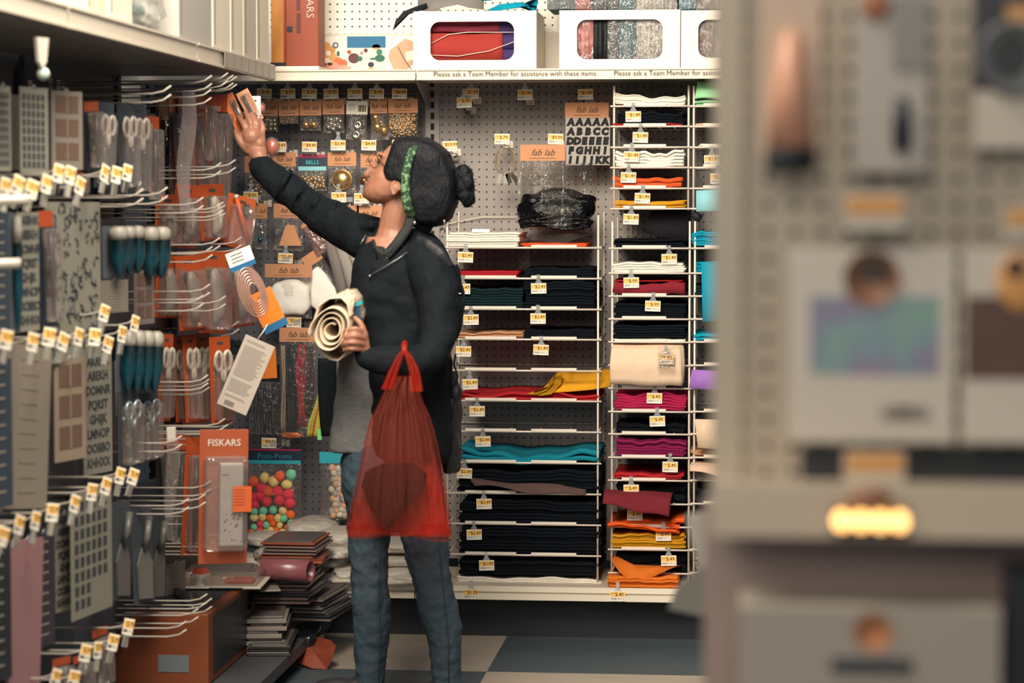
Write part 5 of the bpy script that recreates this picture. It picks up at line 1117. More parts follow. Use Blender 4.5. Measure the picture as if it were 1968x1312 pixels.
m = lump((-1.62, (y0 + y1) / 2, ZL + .12), (.12, (y1 - y0) / 2, .115), clearmat('bag_smoky', 'c8ccc6', .4, .12, .5, .8, 10), 6, .1); m.obj('film', t, True)
for py, pz in ((.0, .05), (.03, .17), (-.04, .19)):
    m = MB(); m.b2((-1.58, (y0 + y1) / 2 + py, ZL + pz), (-1.54, (y0 + y1) / 2 + py + .05, ZL + pz + .025), mat('teal_bits', '1f8a90', .5), .004); m.obj('teal_piece', t, True)
m = MB(); m.b2((-1.60, (y0 + y1) / 2 - .1, ZL + .13), (-1.56, (y0 + y1) / 2, ZL + .17), tagw, .004); m.obj('white_piece', t, True)
# orange boxes at the end of the shelf
Yo = 7.84
ZB = atY(580, 127, Yo).z
A0, B0 = atY(500, 130, Yo - .02), atY(613, 130, Yo - .02)
m = MB(); m.b2((A0.x, Yo - .02, ZS), (B0.x, Yo + .25, ZB - .001), mat('box_white', 'ece4d6', .6), .001); single(m, 'flat_box', 'flat white box under the rust orange box on the corner shelf', 'box', (A0.x, Yo, ZS))
A, B = atY(549, 125, Yo), atY(612, 0, Yo)
fb = thing('trimmer_box', 'large rust orange box with white letters at the corner', 'box', (A.x, Yo, ZB))
rb = mat('rust_box', '8e3c20', .55)
m = MB(); m.b2((A.x, Yo, ZB), (B.x, Yo + .12, ZB + .40), rb, .003); m.obj('box_body', fb, True)
text(fb, 'FISKARS', .036, hwhite, ((B.x - A.x) * .74, -.0012, .22), name='brand_lettering').rotation_euler = Matrix(((0, 1, 0), (0, 0, -1), (-1, 0, 0))).to_euler()
m = MB(); f = 1 / pxm(Yo)
m.b2((A.x + 3 * f, Yo - .001, atY(0, 66, Yo).z), (A.x + 14 * f, Yo, atY(0, 55, Yo).z), dkp); m.b2((A.x + 22 * f, Yo - .001, atY(0, 68, Yo).z), (A.x + 30 * f, Yo, atY(0, 30, Yo).z), mat('box_print', '5c2418', .6)); m.b2((A.x + 22 * f, Yo - .001, atY(0, 25, Yo).z), (A.x + 29 * f, Yo, atY(0, -30, Yo).z), mat('box_print')); m.obj('dark_print', fb, True)
A2, B2 = atY(520, 125, Yo), atY(549, 0, Yo)
ab = thing('windowed_box', 'narrow amber windowed box left of the rust orange one', 'box', (A2.x, Yo, ZB))
am = mat('amber_window', 'b87a3c', .3, var=.5, vs=14, stretch=(3, 1, .5))
m = MB(); m.b2((A2.x + .002, Yo + .002, ZB), (B2.x - .002, Yo + .12, ZB + .38), am, .002); m.obj('amber_window', ab, True)
m = MB(); m.b2((A2.x, Yo - .001, ZB), (B2.x - .0015, Yo + .001, ZB + .012), dkp); m.b2((B2.x - .008, Yo - .001, ZB + .012), (B2.x - .0015, Yo + .001, ZB + .38), rb); m.obj('box_edge', ab, True)
# ---- pile on the left base deck
def carton(x0, x1, y0, y1, Y, D, label, mt, name='carton', X0=None, win=None, cat='box', rz=0, bev=.003, zb=None, top=None):
    A = atY(x0, y1, Y); B = atY(x1, y0, Y); z0 = max(A.z, .087) if zb is None else zb
    t = thing(name, label, cat, ((A.x + B.x) / 2, Y, z0), (0, 0, rz)); w_ = B.x - A.x; h_ = max(B.z - z0, .006)
    m = MB(); m.b2((-w_ / 2, 0, 0), (w_ / 2, D, h_), mt, bev); m.obj('carton_body', t)
    return t, w_, h_
brn = mat('carton_brown', '9a4a28', .6); grybox = mat('carton_grey', '77716a', .45); tl = mat('carton_teal', '12343f', .4)
t, w_, h_ = carton(216, 400, 1180, 1330, 6.5, .52, 'large orange brown boxed tool with black window, front of the pile', mat('carton_orange', '6e3618', .5), zb=.087)
m = MB(); m.b2((-w_ * .38, .04, h_), (w_ * .40, .46, h_ + .002), dkp); m.obj('black_top_window', t)
m = MB(); m.b2((w_ / 2, .06, h_ * .12), (w_ / 2 + .003, .5, h_ * .92), dkp, .001); m.obj('black_side_window', t)
m = MB(); m.b2((-w_ * .02, -.002, h_ * .18), (w_ * .30, 0, h_ * .42), mat('print_bluegrey', '5c6468', .6)); m.obj('faded_print', t)
m = MB(); m.tube([(w_ * .3, .05, h_ + .004), (w_ * .1, .2, h_ + .012), (-w_ * .2, .38, h_ + .006)], [.012, .02, .01], mat('tool_dark', '23262a', .3), 8); m.obj('black_tool', t)
t, w_, h_ = carton(332, 500, 1166, 1196, 6.9, .3, 'flat white and teal boxed stamper lying on the pile', mat('carton_white', 'b8afa4', .45), rz=.06, zb=.29)
m = MB(); m.b2((-w_ * .08, -.002, .001), (w_ * .30, 0, h_ - .001), tl); m.obj('teal_panel', t)
m = MB(); m.lathe([(.03, h_), (.032, h_ + .02), (.026, h_ + .034)], (-w_ * .2, .05, 0), hgrey, 16); m.lathe([(.026, h_ + .034), (.02, h_ + .048)], (-w_ * .2, .05, 0), mat('red_cap', '9c3a2c', .4), 16); m.obj('stamp_knob', t)
m = MB(); m.b2((w_ * .05, .06, h_), (w_ * .38, .12, h_ + .014), mat('red_cap'), .004); m.obj('red_lever', t)
m = MB(); m.b2((-w_ * .45, .02, h_), (w_ * .45, .28, h_ + .03), blist, .008); m.obj('clear_cover', t)
t, w_, h_ = carton(500, 540, 1152, 1195, 7.05, .25, 'thin grey flat pack right of the stamper', grybox, rz=.3, zb=.26)
# brown box with ribbed side
t, w_, h_ = carton(528, 618, 1088, 1140, 7.35, .3, 'brown cardboard box high on the pile by the corner', brn, rz=.10, zb=.30)
m = MB()
for q in range(8): m.b2((w_ / 2, .01 + q * .036, .002), (w_ / 2 + .004, .014 + q * .036, h_ - .002), mat('carton_fold', '7e3c20', .7))
m.obj('side_folds', t)
m = MB(); m.grid(lambda u, v: ((u - .5) * w_ * 1.0, .01 + v * .28, h_ + .004 + .004 * math.sin(u * 9)), 10, 8, film); m.obj('clear_wrap', t)
# stacked thin packs, each its own
def flats(n, x0, x1, ytop, ybot, Y, D, label, group, ms, rz=0.0, name='flat_pack', jit=.012):
    A, B = atY(x0, ybot, Y), atY(x1, ytop, Y); th = (B.z - max(A.z, .087)) / n; z = max(A.z, .087)
    for i in range(n):
        mt = ms[i % len(ms)]; m = MB(); w_ = B.x - A.x
        m.b2((-w_ / 2, 0, 0), (w_ / 2, D, th * .55), mt, .001); m.b2((-w_ / 2 + .01, .01, th * .5), (w_ / 2 - .01, D - .01, th * .93), mat('pack_inner', '55504e', .4), .002)
        o = m.obj(name); o.location = ((A.x + B.x) / 2 + U(-jit, jit), Y + U(-.01, .01), z + th * i); o.rotation_euler = (0, 0, rz + U(-.05, .05))
        tag(o, ('topmost ' if i == n - 1 else ['lowest ', 'second lowest ', 'third lowest ', 'fourth lowest ', 'fifth lowest ', 'sixth lowest ', 'seventh lowest '][i]) + label, 'pack', group)
pm1 = mat('pack_mauve', '7e625c', .35); pm2 = mat('pack_greybrown', '6e665f', .4); pm3 = mat('pack_dark', '2c2f33', .35); pm4 = mat('pack_rust', '94482c', .45)
flats(8, 500, 604, 1042, 1092, 7.40, .26, 'clear fronted flat pack in the fan above the brown box', 'fanned flat packs above the brown box', [pm1, pm2, pm1, pm4])
flats(6, 470, 592, 1112, 1160, 7.20, .28, 'mauve flat pack with bright edges in the pile middle', 'mauve flat packs in the pile middle', [pm1, pm1, pm3])
flats(6, 520, 628, 1148, 1192, 7.30, .30, 'grey flat pack jutting out beside the kick plate', 'grey flat packs jutting out by the kick plate', [pm2, pm3, pm2], rz=-.12)
flats(4, 470, 545, 1185, 1240, 7.0, .3, 'pale grey flat box under the stamper', 'pale grey flat boxes under the stamper', [grybox], rz=.18)
flats(5, 480, 560, 1240, 1312, 6.95, .3, 'dark glossy flat pack low beside the orange boxed tool', 'dark glossy flat packs low in the pile', [pm3, pm2], rz=.1)
flats(3, 330, 470, 1196, 1222, 7.05, .25, 'dark flat pack under the white and teal stamper box', 'dark flat packs under the stamper box', [pm3])
flats(5, 360, 480, 1098, 1150, 7.2, .2, 'dark brown flat pack below the large trimmer pack', 'dark brown flat packs below the trimmer pack', [pm3, pm4])
# rolled mauve tube
P = atY(505, 1092, 7.15); m = MB(); a0 = atY(415, 1082, 7.30)
m.lathe([(.030, 0), (.032, .005), (.032, .16), (.030, .16), (.026, .155), (.026, .01)], (0, 0, 0), mat('tube_mauve', '7c4a50', .3), 20, M=Matrix.Translation(P) @ Euler((R(90), 0, R(75))).to_matrix().to_4x4() @ Matrix.Translation((0, 0, 0)))
single(m, 'rolled_tube', 'mauve cylinder lying on top of the pile below the trimmer pack', 'tube', P)
# rust fan and black case at the right edge of the pile
leafsheet([(545, 1252, .3), (560, 1228, .5), (600, 1220, .6), (636, 1230, .3), (646, 1240, .1), (640, 1262, 0), (628, 1286, 0), (600, 1284, 0), (570, 1272, .1)], 7.2, 7.4, mat('rust_film', '7c3c2a', .35), 'rust coloured glossy folder fanned out at the foot of the pile', 'glossy_folder', 'folder')
m = lump(atY(590, 1228, 7.35), (.05, .09, .045), mat('black_gloss', '14161a', .15), 31, .04); single(m, 'black_case', 'black glossy case bulging above the rust coloured folder', 'case', atY(590, 1255, 7.35))
# ================================================================ near panel on the right (far out of focus)
YR = 2.31
xr0 = atY(1381, 500, YR).x
near_peg = pegmat('pegboard_near', 'b0a594', hole='20262c', pitch=.0254, r=.0042, off=(0.0, 0.0))
rg = thing('end_display', 'tall beige pegboard display end close to the camera at the right', 'shelving', (.35, YR, 0))
mb = MB(); mb.b2((xr0, YR, .1), (.75, YR + .02, 1.95), near_peg); mb.obj('pegboard_panel', rg, True)
mb = MB(); mb.b2((xr0 - .006, YR - .006, 0), (xr0 + .022, YR + .03, 1.95), mat('upright_beige', 'b5ab98', .5)); mb.obj('upright', rg, True)
m1 = atY(1367, 925, 2.18); m2 = atY(1367, 1030, 2.18)
mb = MB(); mb.b2((m1.x, 2.18, m2.z), (.75, 2.19, m1.z), mat('near_lip', 'cbbba4', .5)); mb.b2((m1.x, 2.19, m1.z - .03), (.75, YR, m1.z - .022), mat('near_lip')); mb.obj('shelf_tray', rg, True)
pz = atY(1370, 1150, YR - .03).z
mb = MB(); mb.b2((xr0 - .012, YR - .03, .05), (.75, YR - .005, m2.z + .02), mat('mauve_board', 'a39088', .6, var=.25, vs=6)); mb.obj('lower_panel', rg, True)
lz = atY(1500, 1150, 2.2)
def ncard(x0, x1, y0, y1, Y, name, label, cat, mt, th=.004):
    A, B = atY(x0, y1, Y), atY(x1, y0, Y); t = thing(name, label, cat, ((A.x + B.x) / 2, Y, A.z)); w_, h_ = B.x - A.x, B.z - A.z
    m = MB(); m.b2((-w_ / 2, 0, 0), (w_ / 2, th, h_), mt, .001); m.obj('card', t)
    def L(px, py): p = atY(px, py, Y - .004) - Vector(t.location); return p
    return t, L
pw = mat('near_card', 'c9bfb0', .5)
t, L = ncard(1462, 1580, -30, 300, 2.27, 'brush_pack', 'cream card with a peach brush and dark bristle end, far right foreground', 'brush', mat('peach_card', 'cdb49c', .5))
m = MB(); a, b = L(1522, 60), L(1520, 285); m.tube([a, (a + b) / 2, b], [.008, .018, .022], mat('peach', 'c99478', .4), 12); m.obj('handle', t)
m = MB(); a, b = L(1520, 290), L(1520, 330); m.tube([a, b], [.024, .021], navy, 14); m.obj('bristles', t)
m = MB(); m.ball(L(1521, 85), (.007, .004, .011), mat('brown_mark', '6c4a34', .6)); m.obj('brown_mark', t)
t, L = ncard(1640, 1785, -30, 330, 2.27, 'marker_pack', 'pale card holding a dark blue marker, foreground', 'marker', mat('pale_card', 'b5aea4', .5))
m = MB(); m.tube([L(1733, 188), L(1733, 240), L(1733, 288)], [.006, .009, .008], mat('dark_blue_marker', '1b2635', .4), 12); m.obj('marker', t)
m = MB(); m.ball(L(1683, 10), (.014, .003, .014), mat('brown_logo', 'a06a4c', .6)); m.obj('brown_mark', t)
m = MB(); a, b = L(1715, 130), L(1780, -10); m.b2(tuple(a), tuple(b + Vector((0, .003, 0))), mat('grey_window', '8a8a86', .3)); m.obj('grey_window', t)
t, L = ncard(1872, 2040, 160, 285, 2.27, 'wire_pack', 'pale card with grey wire loops at the right edge, foreground', 'wire pack', pw)
m = MB(); c = L(1945, 110)
for q in range(3): m.tube([c + Vector((math.cos(a * .4488) * (.02 + .005 * q), -.003 * q, math.sin(a * .4488) * (.024 + .004 * q))) for a in range(14)], .003, mat('loop_grey', '6c6f70', .4), 6, closed=True)
m.b2((c.x - .035, .0, c.z - .03), (c.x + .05, .002, c.z + .07), mat('pack_dark', '2c2f33', .35)); m.obj('wire_loops', t)
m = MB(); m.b2(tuple(L(1935, 60)), tuple(L(2000, 10) + Vector((0, .003, 0))), mat('amber_print', 'd49a5a', .5)); m.obj('amber_print', t)
def near_tag(x0, x1, y0, ymid, y1, label):
    t, L = ncard(x0, x1, y0, y1, 2.24, 'price_tag', label, 'price tag', mat('near_card'))
    m = MB(); a, b = L(x0 + 5, ymid), L(x1 - 5, y0 + 6); m.b2((a.x, -.001, a.z), (b.x, 0, b.z), mat('near_yellow', 'd59a54', .5)); m.obj('yellow_band', t)
    p = atY((x0 + x1) / 2, ymid, 2.24) - Vector(t.location)
    m = MB(); m.tube([(0, .003, p.z), (0, YR - 2.24, p.z)], .002, wire, 6); m.obj('label_arm', t)
near_tag(1622, 1740, 372, 412, 442, 'large blurred price tag above the iridescent card')
near_tag(1932, 2050, 395, 435, 460, 'blurred price tag cut off by the right edge')
near_tag(1622, 1740, 868, 905, 925, 'blurred price tag just above the near shelf lip')
t, L = ncard(1515, 1836, 478, 848, 2.25, 'craft_card_pack', 'large white card pack with iridescent window and round brown picture', 'card pack', mat('white_pack', 'cfc6b8', .5))
ir = bpy.data.materials.new('iridescent_foil'); ir.use_nodes = True; nt = ir.node_tree; b = nt.nodes['Principled BSDF']; b.inputs['Roughness'].default_value = .35
tc = nt.nodes.new('ShaderNodeTexCoord'); n = nt.nodes.new('ShaderNodeTexNoise'); n.inputs['Scale'].default_value = 22; n.inputs['Detail'].default_value = 1; rp = nt.nodes.new('ShaderNodeValToRGB')
nt.links.new(tc.outputs['Object'], n.inputs[0]); nt.links.new(n.outputs[0], rp.inputs[0]); nt.links.new(rp.outputs[0], b.inputs['Base Color'])
rp.color_ramp.elements[0].position = .36; rp.color_ramp.elements[0].color = lin('8f859c'); rp.color_ramp.elements[1].position = .64; rp.color_ramp.elements[1].color = lin('86a79b'); e = rp.color_ramp.elements.new(.5); e.color = lin('8399a4')
m = MB(); a, b_ = L(1557, 718), L(1806, 570); m.b2((a.x, -.001, a.z), (b_.x, 0, b_.z), ir); m.obj('iridescent_window', t)
m = MB(); c = L(1676, 535); m.lathe([(.026, -.003), (.026, 0)], (c.x, 0, c.z), mat('round_brown', '8c6248', .5), 24, axis='Y'); m.b2((c.x - .012, -.005, c.z - .002), (c.x + .014, -.003, c.z + .016), mat('round_dark', '3c302c', .6), .003); m.obj('round_picture', t)
m = MB(); c = L(1740, 795); m.b2((c.x - .022, -.001, c.z - .006), (c.x + .022, 0, c.z + .006), mat('faint_text', '8b8178', .6)); m.b2((c.x - .01, -.0012, c.z - .005), (c.x + .008, 0, c.z + .007), mat('faint_text2', '6a625c', .6)); m.obj('small_print', t)
t, L = ncard(1848, 2100, 478, 850, 2.25, 'craft_card_pack', 'white card pack with a brown window, cut off by the right edge', 'card pack', mat('white_pack'))
m = MB(); a, b_ = L(1855, 728), L(2080, 570); m.b2((a.x, -.001, a.z), (b_.x, 0, b_.z), mat('brown_window', '5c4238', .5, var=.3, vs=30)); m.obj('brown_window', t)
m = MB(); c = L(1962, 540); m.ball((c.x, -.002, c.z), (.022, .004, .028), mat('amber_print')); m.ball((c.x - .005, -.005, c.z + .012), (.01, .003, .01), mat('round_dark')); m.obj('round_picture', t)
m = MB(); A, B = atY(1540, 922, YR - .004), atY(2050, 862, YR - .004); m.b2(tuple(A), (B.x, YR - .001, B.z), mat('shade_strip', '2b323a', .6)); single(m, 'shade_strip', 'painted shade band on the near pegboard under the cards', 'strip', ((A.x + B.x) / 2, YR, A.z))  # dark strip painting in the shade on the board below the cards
# brass piece on the lip; its amber glint is painted in as emissive spots
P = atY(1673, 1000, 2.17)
kn = thing('amber_glint', 'brass piece with painted amber glint and brown cap on the near shelf lip', 'glint', P)
am_ = mat('painted_glint', 'ffb45c', .4); am_.node_tree.nodes['Principled BSDF'].inputs['Emission Color'].default_value = (1, .55, .18, 1); am_.node_tree.nodes['Principled BSDF'].inputs['Emission Strength'].default_value = 3.2
m = MB(); m.b2((-.034, -.004, -.012), (.034, .0097, .014), mat('brass_frame', '8a6238', .35, .6), .004); m.obj('frame', kn)
for q in range(4): m = MB(); m.ball((-.0255 + .017 * q, -.004, .0), (.0075, .004, .0085), am_, 14, 10); m.obj('glint_spot', kn)
m = MB(); m.ball((0, .002, .019), (.019, .008, .012), mat('round_brown')); m.obj('cap', kn)
# white box low
t, L = ncard(1420, 1925, 1172, 1420, 2.16, 'boxed_kit', 'white box with an orange dot and dark oval, bottom right foreground', 'box', mat('low_box', 'a89f92', .5), th=.09)
m = MB(); c = L(1678, 1216); m.lathe([(.017, -.002), (.017, 0)], (c.x, 0, c.z), mat('orange_dot', 'b5764c', .6), 24, axis='Y'); m.obj('orange_dot', t)
m = MB(); c = L(1676, 1281); m.b2((c.x - .036, -.002, c.z - .007), (c.x + .036, 0, c.z + .007), mat('dark_card'), .001); m.obj('dark_oval', t)
m = MB(); A, B = atY(1935, 1420, 2.2), atY(2050, 1100, 2.2); m.b2(tuple(A), (B.x, 2.26, B.z), mat('pack_dark')); single(m, 'dark_box', 'dark box at the bottom right corner of the foreground', 'box', A)
# shelving run that starts behind the near panel, with a card flap poking out of it
sr = MB()
for z in (.2, .62, 1.04, 1.46, 1.86): sr.b2((.0, 2.34, z), (.70, 4.3, z + .03), mat('run_grey', '7d7872', .5))
sr.b2((.36, 2.34, 0), (.39, 4.3, 1.9), mat('run_grey')); sr.obj('shelf_run', rg, True)
fl = thing('card_flap', 'pale and darker grey folded card flap poking out beside the near panel', 'card', atY(1345, 1088, 3.5))
def flap(nm, poly, Y0, Y1, mt):
    P = [atY(a, b, Y0 + (Y1 - Y0) * t) for a, b, t in poly]; n = len(P); m = MB(); vs = P + [p + Vector((.0, .004, 0)) for p in P]
    m.add(vs, [tuple(range(n)), tuple(range(2 * n - 1, n - 1, -1))] + [(i, n + i, n + (i + 1) % n, (i + 1) % n) for i in range(n)], mt); m.obj(nm, fl, True)
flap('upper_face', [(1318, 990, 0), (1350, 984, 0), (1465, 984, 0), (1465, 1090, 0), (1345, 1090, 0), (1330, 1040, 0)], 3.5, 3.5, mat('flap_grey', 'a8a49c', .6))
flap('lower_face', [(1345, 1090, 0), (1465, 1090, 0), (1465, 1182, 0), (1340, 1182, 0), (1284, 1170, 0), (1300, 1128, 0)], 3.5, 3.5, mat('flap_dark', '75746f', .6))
# ================================================================ the shopper
DW = .30   # she stands this much nearer than the working depths below
def W0(x, y, Y): return atY(x, y, Y - DW)
def px(v, Y=7.0): return v / pxm(Y - DW)
def fuse(mb, voxel, mt, smooth=4, folds=None):
    me = mb.mesh('tmp'); o = bpy.data.objects.new('tmp', me); COL.objects.link(o)
    r_ = o.modifiers.new('r', 'REMESH'); r_.mode = 'VOXEL'; r_.voxel_size = voxel
    s_ = o.modifiers.new('s', 'SMOOTH'); s_.iterations = smooth; s_.factor = .5
    for st, sz in (folds or []):
        tx = bpy.data.textures.new('folds', 'CLOUDS'); tx.noise_scale = sz; tx.noise_depth = 1
        d = o.modifiers.new('d', 'DISPLACE'); d.texture = tx; d.strength = st; d.mid_level = .5; d.texture_coords = 'LOCAL'
    dg = bpy.context.evaluated_depsgraph_get(); dg.update()
    out = bpy.data.meshes.new_from_object(o.evaluated_get(dg)); bpy.data.objects.remove(o); bpy.data.meshes.remove(me)
    out.materials.clear()
    for m in (mt if isinstance(mt, list) else [mt]): out.materials.append(m)
    out.polygons.foreach_set('use_smooth', [True] * len(out.polygons)); out.polygons.foreach_set('material_index', [0] * len(out.polygons)); return out
def place(me, name, parent):
    inv = world_of(parent).inverted(); me.transform(inv); me.name = name
    o = bpy.data.objects.new(name, me); COL.objects.link(o); o.parent = parent; return o
def limb(mb, pts, n=14, dep=1.0):
    """pts = (px, py, Y, radius px [, depth factor]); smoothed through the joints"""
    P = [W0(a[0], a[1], a[2]) for a in pts]; r = [px(a[3], a[2]) for a in pts]; Q, q = [], []
    for i in range(len(P) - 1):
        p0, p1, p2, p3 = P[max(i - 1, 0)], P[i], P[i + 1], P[min(i + 2, len(P) - 1)]
        for k in range(5):
            t = k / 5; Q.append(.5 * ((2 * p1) + (p2 - p0) * t + (2 * p0 - 5 * p1 + 4 * p2 - p3) * t * t + (3 * p1 - p0 - 3 * p2 + p3) * t ** 3)); q.append((r[i] + (r[i + 1] - r[i]) * t) )
    Q.append(P[-1]); q.append(r[-1])
    mb.tube(Q, [(a * dep, a) for a in q], None, n); mb.ball(Q[0], (q[0],) * 3, None, 12, 8); mb.ball(Q[-1], (q[-1],) * 3, None, 12, 8)
def stack(mb, rows, n=28):
    """rows = (py, px centre, half width px, half depth m, Y)"""
    R_ = []
    for i in range(len(rows) - 1):
        for k in range(4): t = k / 4; R_.append([a + (b - a) * t for a, b in zip(rows[i], rows[i + 1])])
    R_.append(list(rows[-1])); vs = []
    for py, cx_, hw, hd, Y in R_:
        c = W0(cx_, py, Y); w_ = px(hw, Y)
        for k in range(n):
            a = 2 * math.pi * k / n; ca, sa = math.cos(a), math.sin(a)
            vs.append(c + Vector((math.copysign(abs(ca) ** .85, ca) * w_, math.copysign(abs(sa) ** .85, sa) * hd, 0)))
    fs = [(i * n + k, i * n + (k + 1) % n, (i + 1) * n + (k + 1) % n, (i + 1) * n + k) for i in range(len(R_) - 1) for k in range(n)] + [tuple(range(n)), tuple((len(R_) - 1) * n + k for k in range(n))]
    mb.add(vs, fs, None)
def inflate(mb, poly, Yc, hd, cen, e=2.5, ns=13):
    n = len(poly); vs = []
    for j in range(ns):
        t = -1 + 2 * j / (ns - 1); t *= .985; s_ = (1 - abs(t) ** e) ** (1 / e)
        for a, b in poly: vs.append(W0(cen[0] + (a - cen[0]) * s_, cen[1] + (b - cen[1]) * s_, Yc) + Vector((0, hd * t, 0)))
    fs = [(j * n + k, j * n + (k + 1) % n, (j + 1) * n + (k + 1) % n, (j + 1) * n + k) for j in range(ns - 1) for k in range(n)] + [tuple(range(n)), tuple((ns - 1) * n + k for k in range(n))]
    mb.add(vs, fs, None)
class MBN(MB):
    def m(s, mt): return 0
    def mesh(s, name):
        me = bpy.data.meshes.new(name); me.from_pydata(s.v, [], s.f); me.update()
        bm = bmesh.new(); bm.from_mesh(me); bmesh.ops.recalc_face_normals(bm, faces=bm.faces); bm.to_mesh(me); bm.free(); return me
skin = mat('skin', '8e624e', .5, var=.08, vs=20, bump=.05, bs=200)
skin.node_tree.nodes['Principled BSDF'].inputs['Subsurface Weight'].default_value = .12
skin.node_tree.nodes['Principled BSDF'].inputs['Subsurface Radius'].default_value = (.02, .008, .004)
jk = mat('jacket_black', '0d1318', .8, bump=.25, bs=60, spec=.14)
hairm = mat('hair_black', '0b0e14', .6, bump=.5, bs=160, spec=.2, stretch=(1, 1, .35))
jean = mat('jeans_blue', '33444f', .85, bump=.25, bs=250, var=.22, vs=9, spec=.2)
base = W0(765, 1373, 7.0)
who = thing('person', 'woman in dark jacket and jeans with green headband reaching up to the left shelves', 'person', (base.x, 6.7, 0))
# --- body (one continuous surface under the clothes)
b = MBN()
inflate(b, [(800, 272), (768, 273), (749, 280), (738, 292), (733, 306), (727, 320), (717, 330), (709, 343), (704, 356), (699, 368), (701, 379), (709, 387), (722, 392), (745, 391), (765, 385), (785, 376), (830, 376), (856, 350), (860, 315), (840, 285)], 7.0, .074, (782, 342), 2.4)
limb(b, [(776, 372, 7.0, 30), (764, 405, 6.995, 29), (757, 440, 7.0, 30), (756, 480, 7.0, 44)])
b.tube([W0(731, 308, 7.015), W0(716, 322, 7.02), W0(704, 336, 7.02)], [px(5), px(7), px(7)], None, 8); b.ball(W0(704, 336, 7.02), (px(6.2),) * 3, None)
b.ball(W0(705, 351, 7.012), (px(5.5), px(11), px(3.6)), None); b.ball(W0(705, 358, 7.01), (px(5.5), px(11), px(3.6)), None); b.ball(W0(704, 372, 7.0), (px(9), px(16), px(9)), None)
b.ball(W0(735, 297, 6.99), (px(8), px(28), px(6)), None)
b.ball(W0(738, 345, 6.955), (px(20), .02, px(22)), None)
# ear
ec = W0(761, 361, 6.925); b.ball(ec, (px(7), .010, px(12)), None)
b.tube([ec + Vector((math.cos(a * .42 + .4) * px(9), -.006, math.sin(a * .42 + .4) * px(13.5))) for a in range(-2, 11)], px(2.6), None, 8); b.ball(ec + Vector((-px(5), -.004, -px(11))), (px(4), .006, px(4)), None)
stack(b, [(455, 765, 60, .05, 7.0), (500, 768, 76, .085, 7.0), (600, 768, 76, .09, 7.0), (720, 765, 66, .085, 7.0), (800, 768, 72, .09, 7.0), (900, 762, 84, .10, 7.0)])
for hp in ([(722, 890, 7.03, 40), (712, 1020, 7.03, 34), (713, 1130, 7.03, 24), (716, 1200, 7.04, 26), (719, 1300, 7.05, 15), (719, 1362, 7.05, 14)], [(797, 890, 6.98, 40), (817, 1020, 6.97, 34), (834, 1130, 6.97, 25), (850, 1200, 6.98, 26), (859, 1300, 7.0, 15), (860, 1362, 7.0, 14)]): limb(b, hp)
# reaching arm, hand
limb(b, [(730, 482, 7.08, 30), (620, 408, 7.19, 27), (548, 356, 7.24, 22), (503, 310, 7.27, 14), (497, 296, 7.275, 15)])
limb(b, [(498, 300, 7.275, 17), (490, 278, 7.28, 21), (484, 262, 7.28, 21)], dep=.6); limb(b, [(478, 275, 7.28, 15), (474, 254, 7.28, 11)], dep=.7); limb(b, [(498, 275, 7.28, 14), (500, 258, 7.285, 10)], dep=.7)
FR = 6.3
for f_ in ([(474, 258, 7.275, 6.6), (470, 243, 7.27, 6.2), (463, 231, 7.28, 5.6), (458, 224, 7.295, 4.8)], [(484, 254, 7.275, 6.6), (482, 237, 7.27, 6.2), (476, 224, 7.28, 5.6), (471, 217, 7.30, 4.8)], [(494, 256, 7.28, 6.4), (494, 240, 7.275, 6), (489, 227, 7.285, 5.4), (484, 219, 7.30, 4.7)],
           [(503, 262, 7.285, 5.8), (506, 248, 7.285, 5.4), (503, 237, 7.29, 4.8), (499, 230, 7.30, 4.2)], [(476, 288, 7.28, 9), (464, 276, 7.27, 7.6), (456, 262, 7.27, 6.4), (453, 251, 7.28, 5.2)]): limb(b, f_, 10)
# holding arm, hand
limb(b, [(826, 500, 6.9, 32), (846, 590, 6.84, 28), (842, 672, 6.80, 26), (790, 692, 6.75, 22), (715, 686, 6.74, 15), (697, 680, 6.74, 14)])
limb(b, [(701, 682, 6.74, 14), (696, 664, 6.735, 16), (694, 645, 6.73, 15)], dep=.75)
for f_ in ([(696, 640, 6.72, 6.4), (685, 632, 6.70, 6), (670, 634, 6.70, 5.4), (660, 640, 6.715, 4.8)], [(698, 650, 6.72, 6.6), (684, 645, 6.695, 6.2), (668, 647, 6.695, 5.6), (657, 652, 6.71, 4.9)], [(697, 661, 6.72, 6.4), (682, 658, 6.695, 6), (667, 659, 6.695, 5.4), (657, 663, 6.71, 4.7)],
           [(694, 671, 6.72, 5.8), (681, 670, 6.70, 5.4), (669, 670, 6.70, 4.8), (661, 673, 6.71, 4.2)], [(700, 645, 6.74, 8), (697, 630, 6.73, 7), (690, 618, 6.73, 6.2), (682, 611, 6.735, 5.2)]): limb(b, f_, 10)
place(fuse(b, .0034, skin, 3), 'body', who)
# --- hair
b = MBN()
inflate(b, [(763, 269), (784, 261), (811, 263), (838, 273), (861, 292), (873, 322), (880, 360), (878, 391), (866, 420), (845, 435), (815, 434), (796, 420), (785, 402), (777, 376), (771, 352), (760, 346), (745, 346), (740, 328), (750, 300), (757, 282)], 7.0, .093, (815, 350), 5, 17)
b.ball(W0(835, 395, 6.99), (px(36), .085, px(38)), None); b.ball(W0(808, 300, 7.0), (px(44), .096, px(38)), None)
hair = place(fuse(b, .004, hairm, 6, [(.008, .06)]), 'hair', who)
b = MBN(); b.ball(W0(893, 358, 7.0), (px(21), .042, px(36)), None); b.ball(W0(890, 336, 6.985), (px(20), .03, px(19)), None); b.ball(W0(898, 378, 6.99), (px(17), .03, px(19)), None); b.ball(W0(876, 362, 7.0), (px(12), .03, px(24)), None); b.ball(W0(900, 350, 6.975), (px(14), .02, px(15)), None)
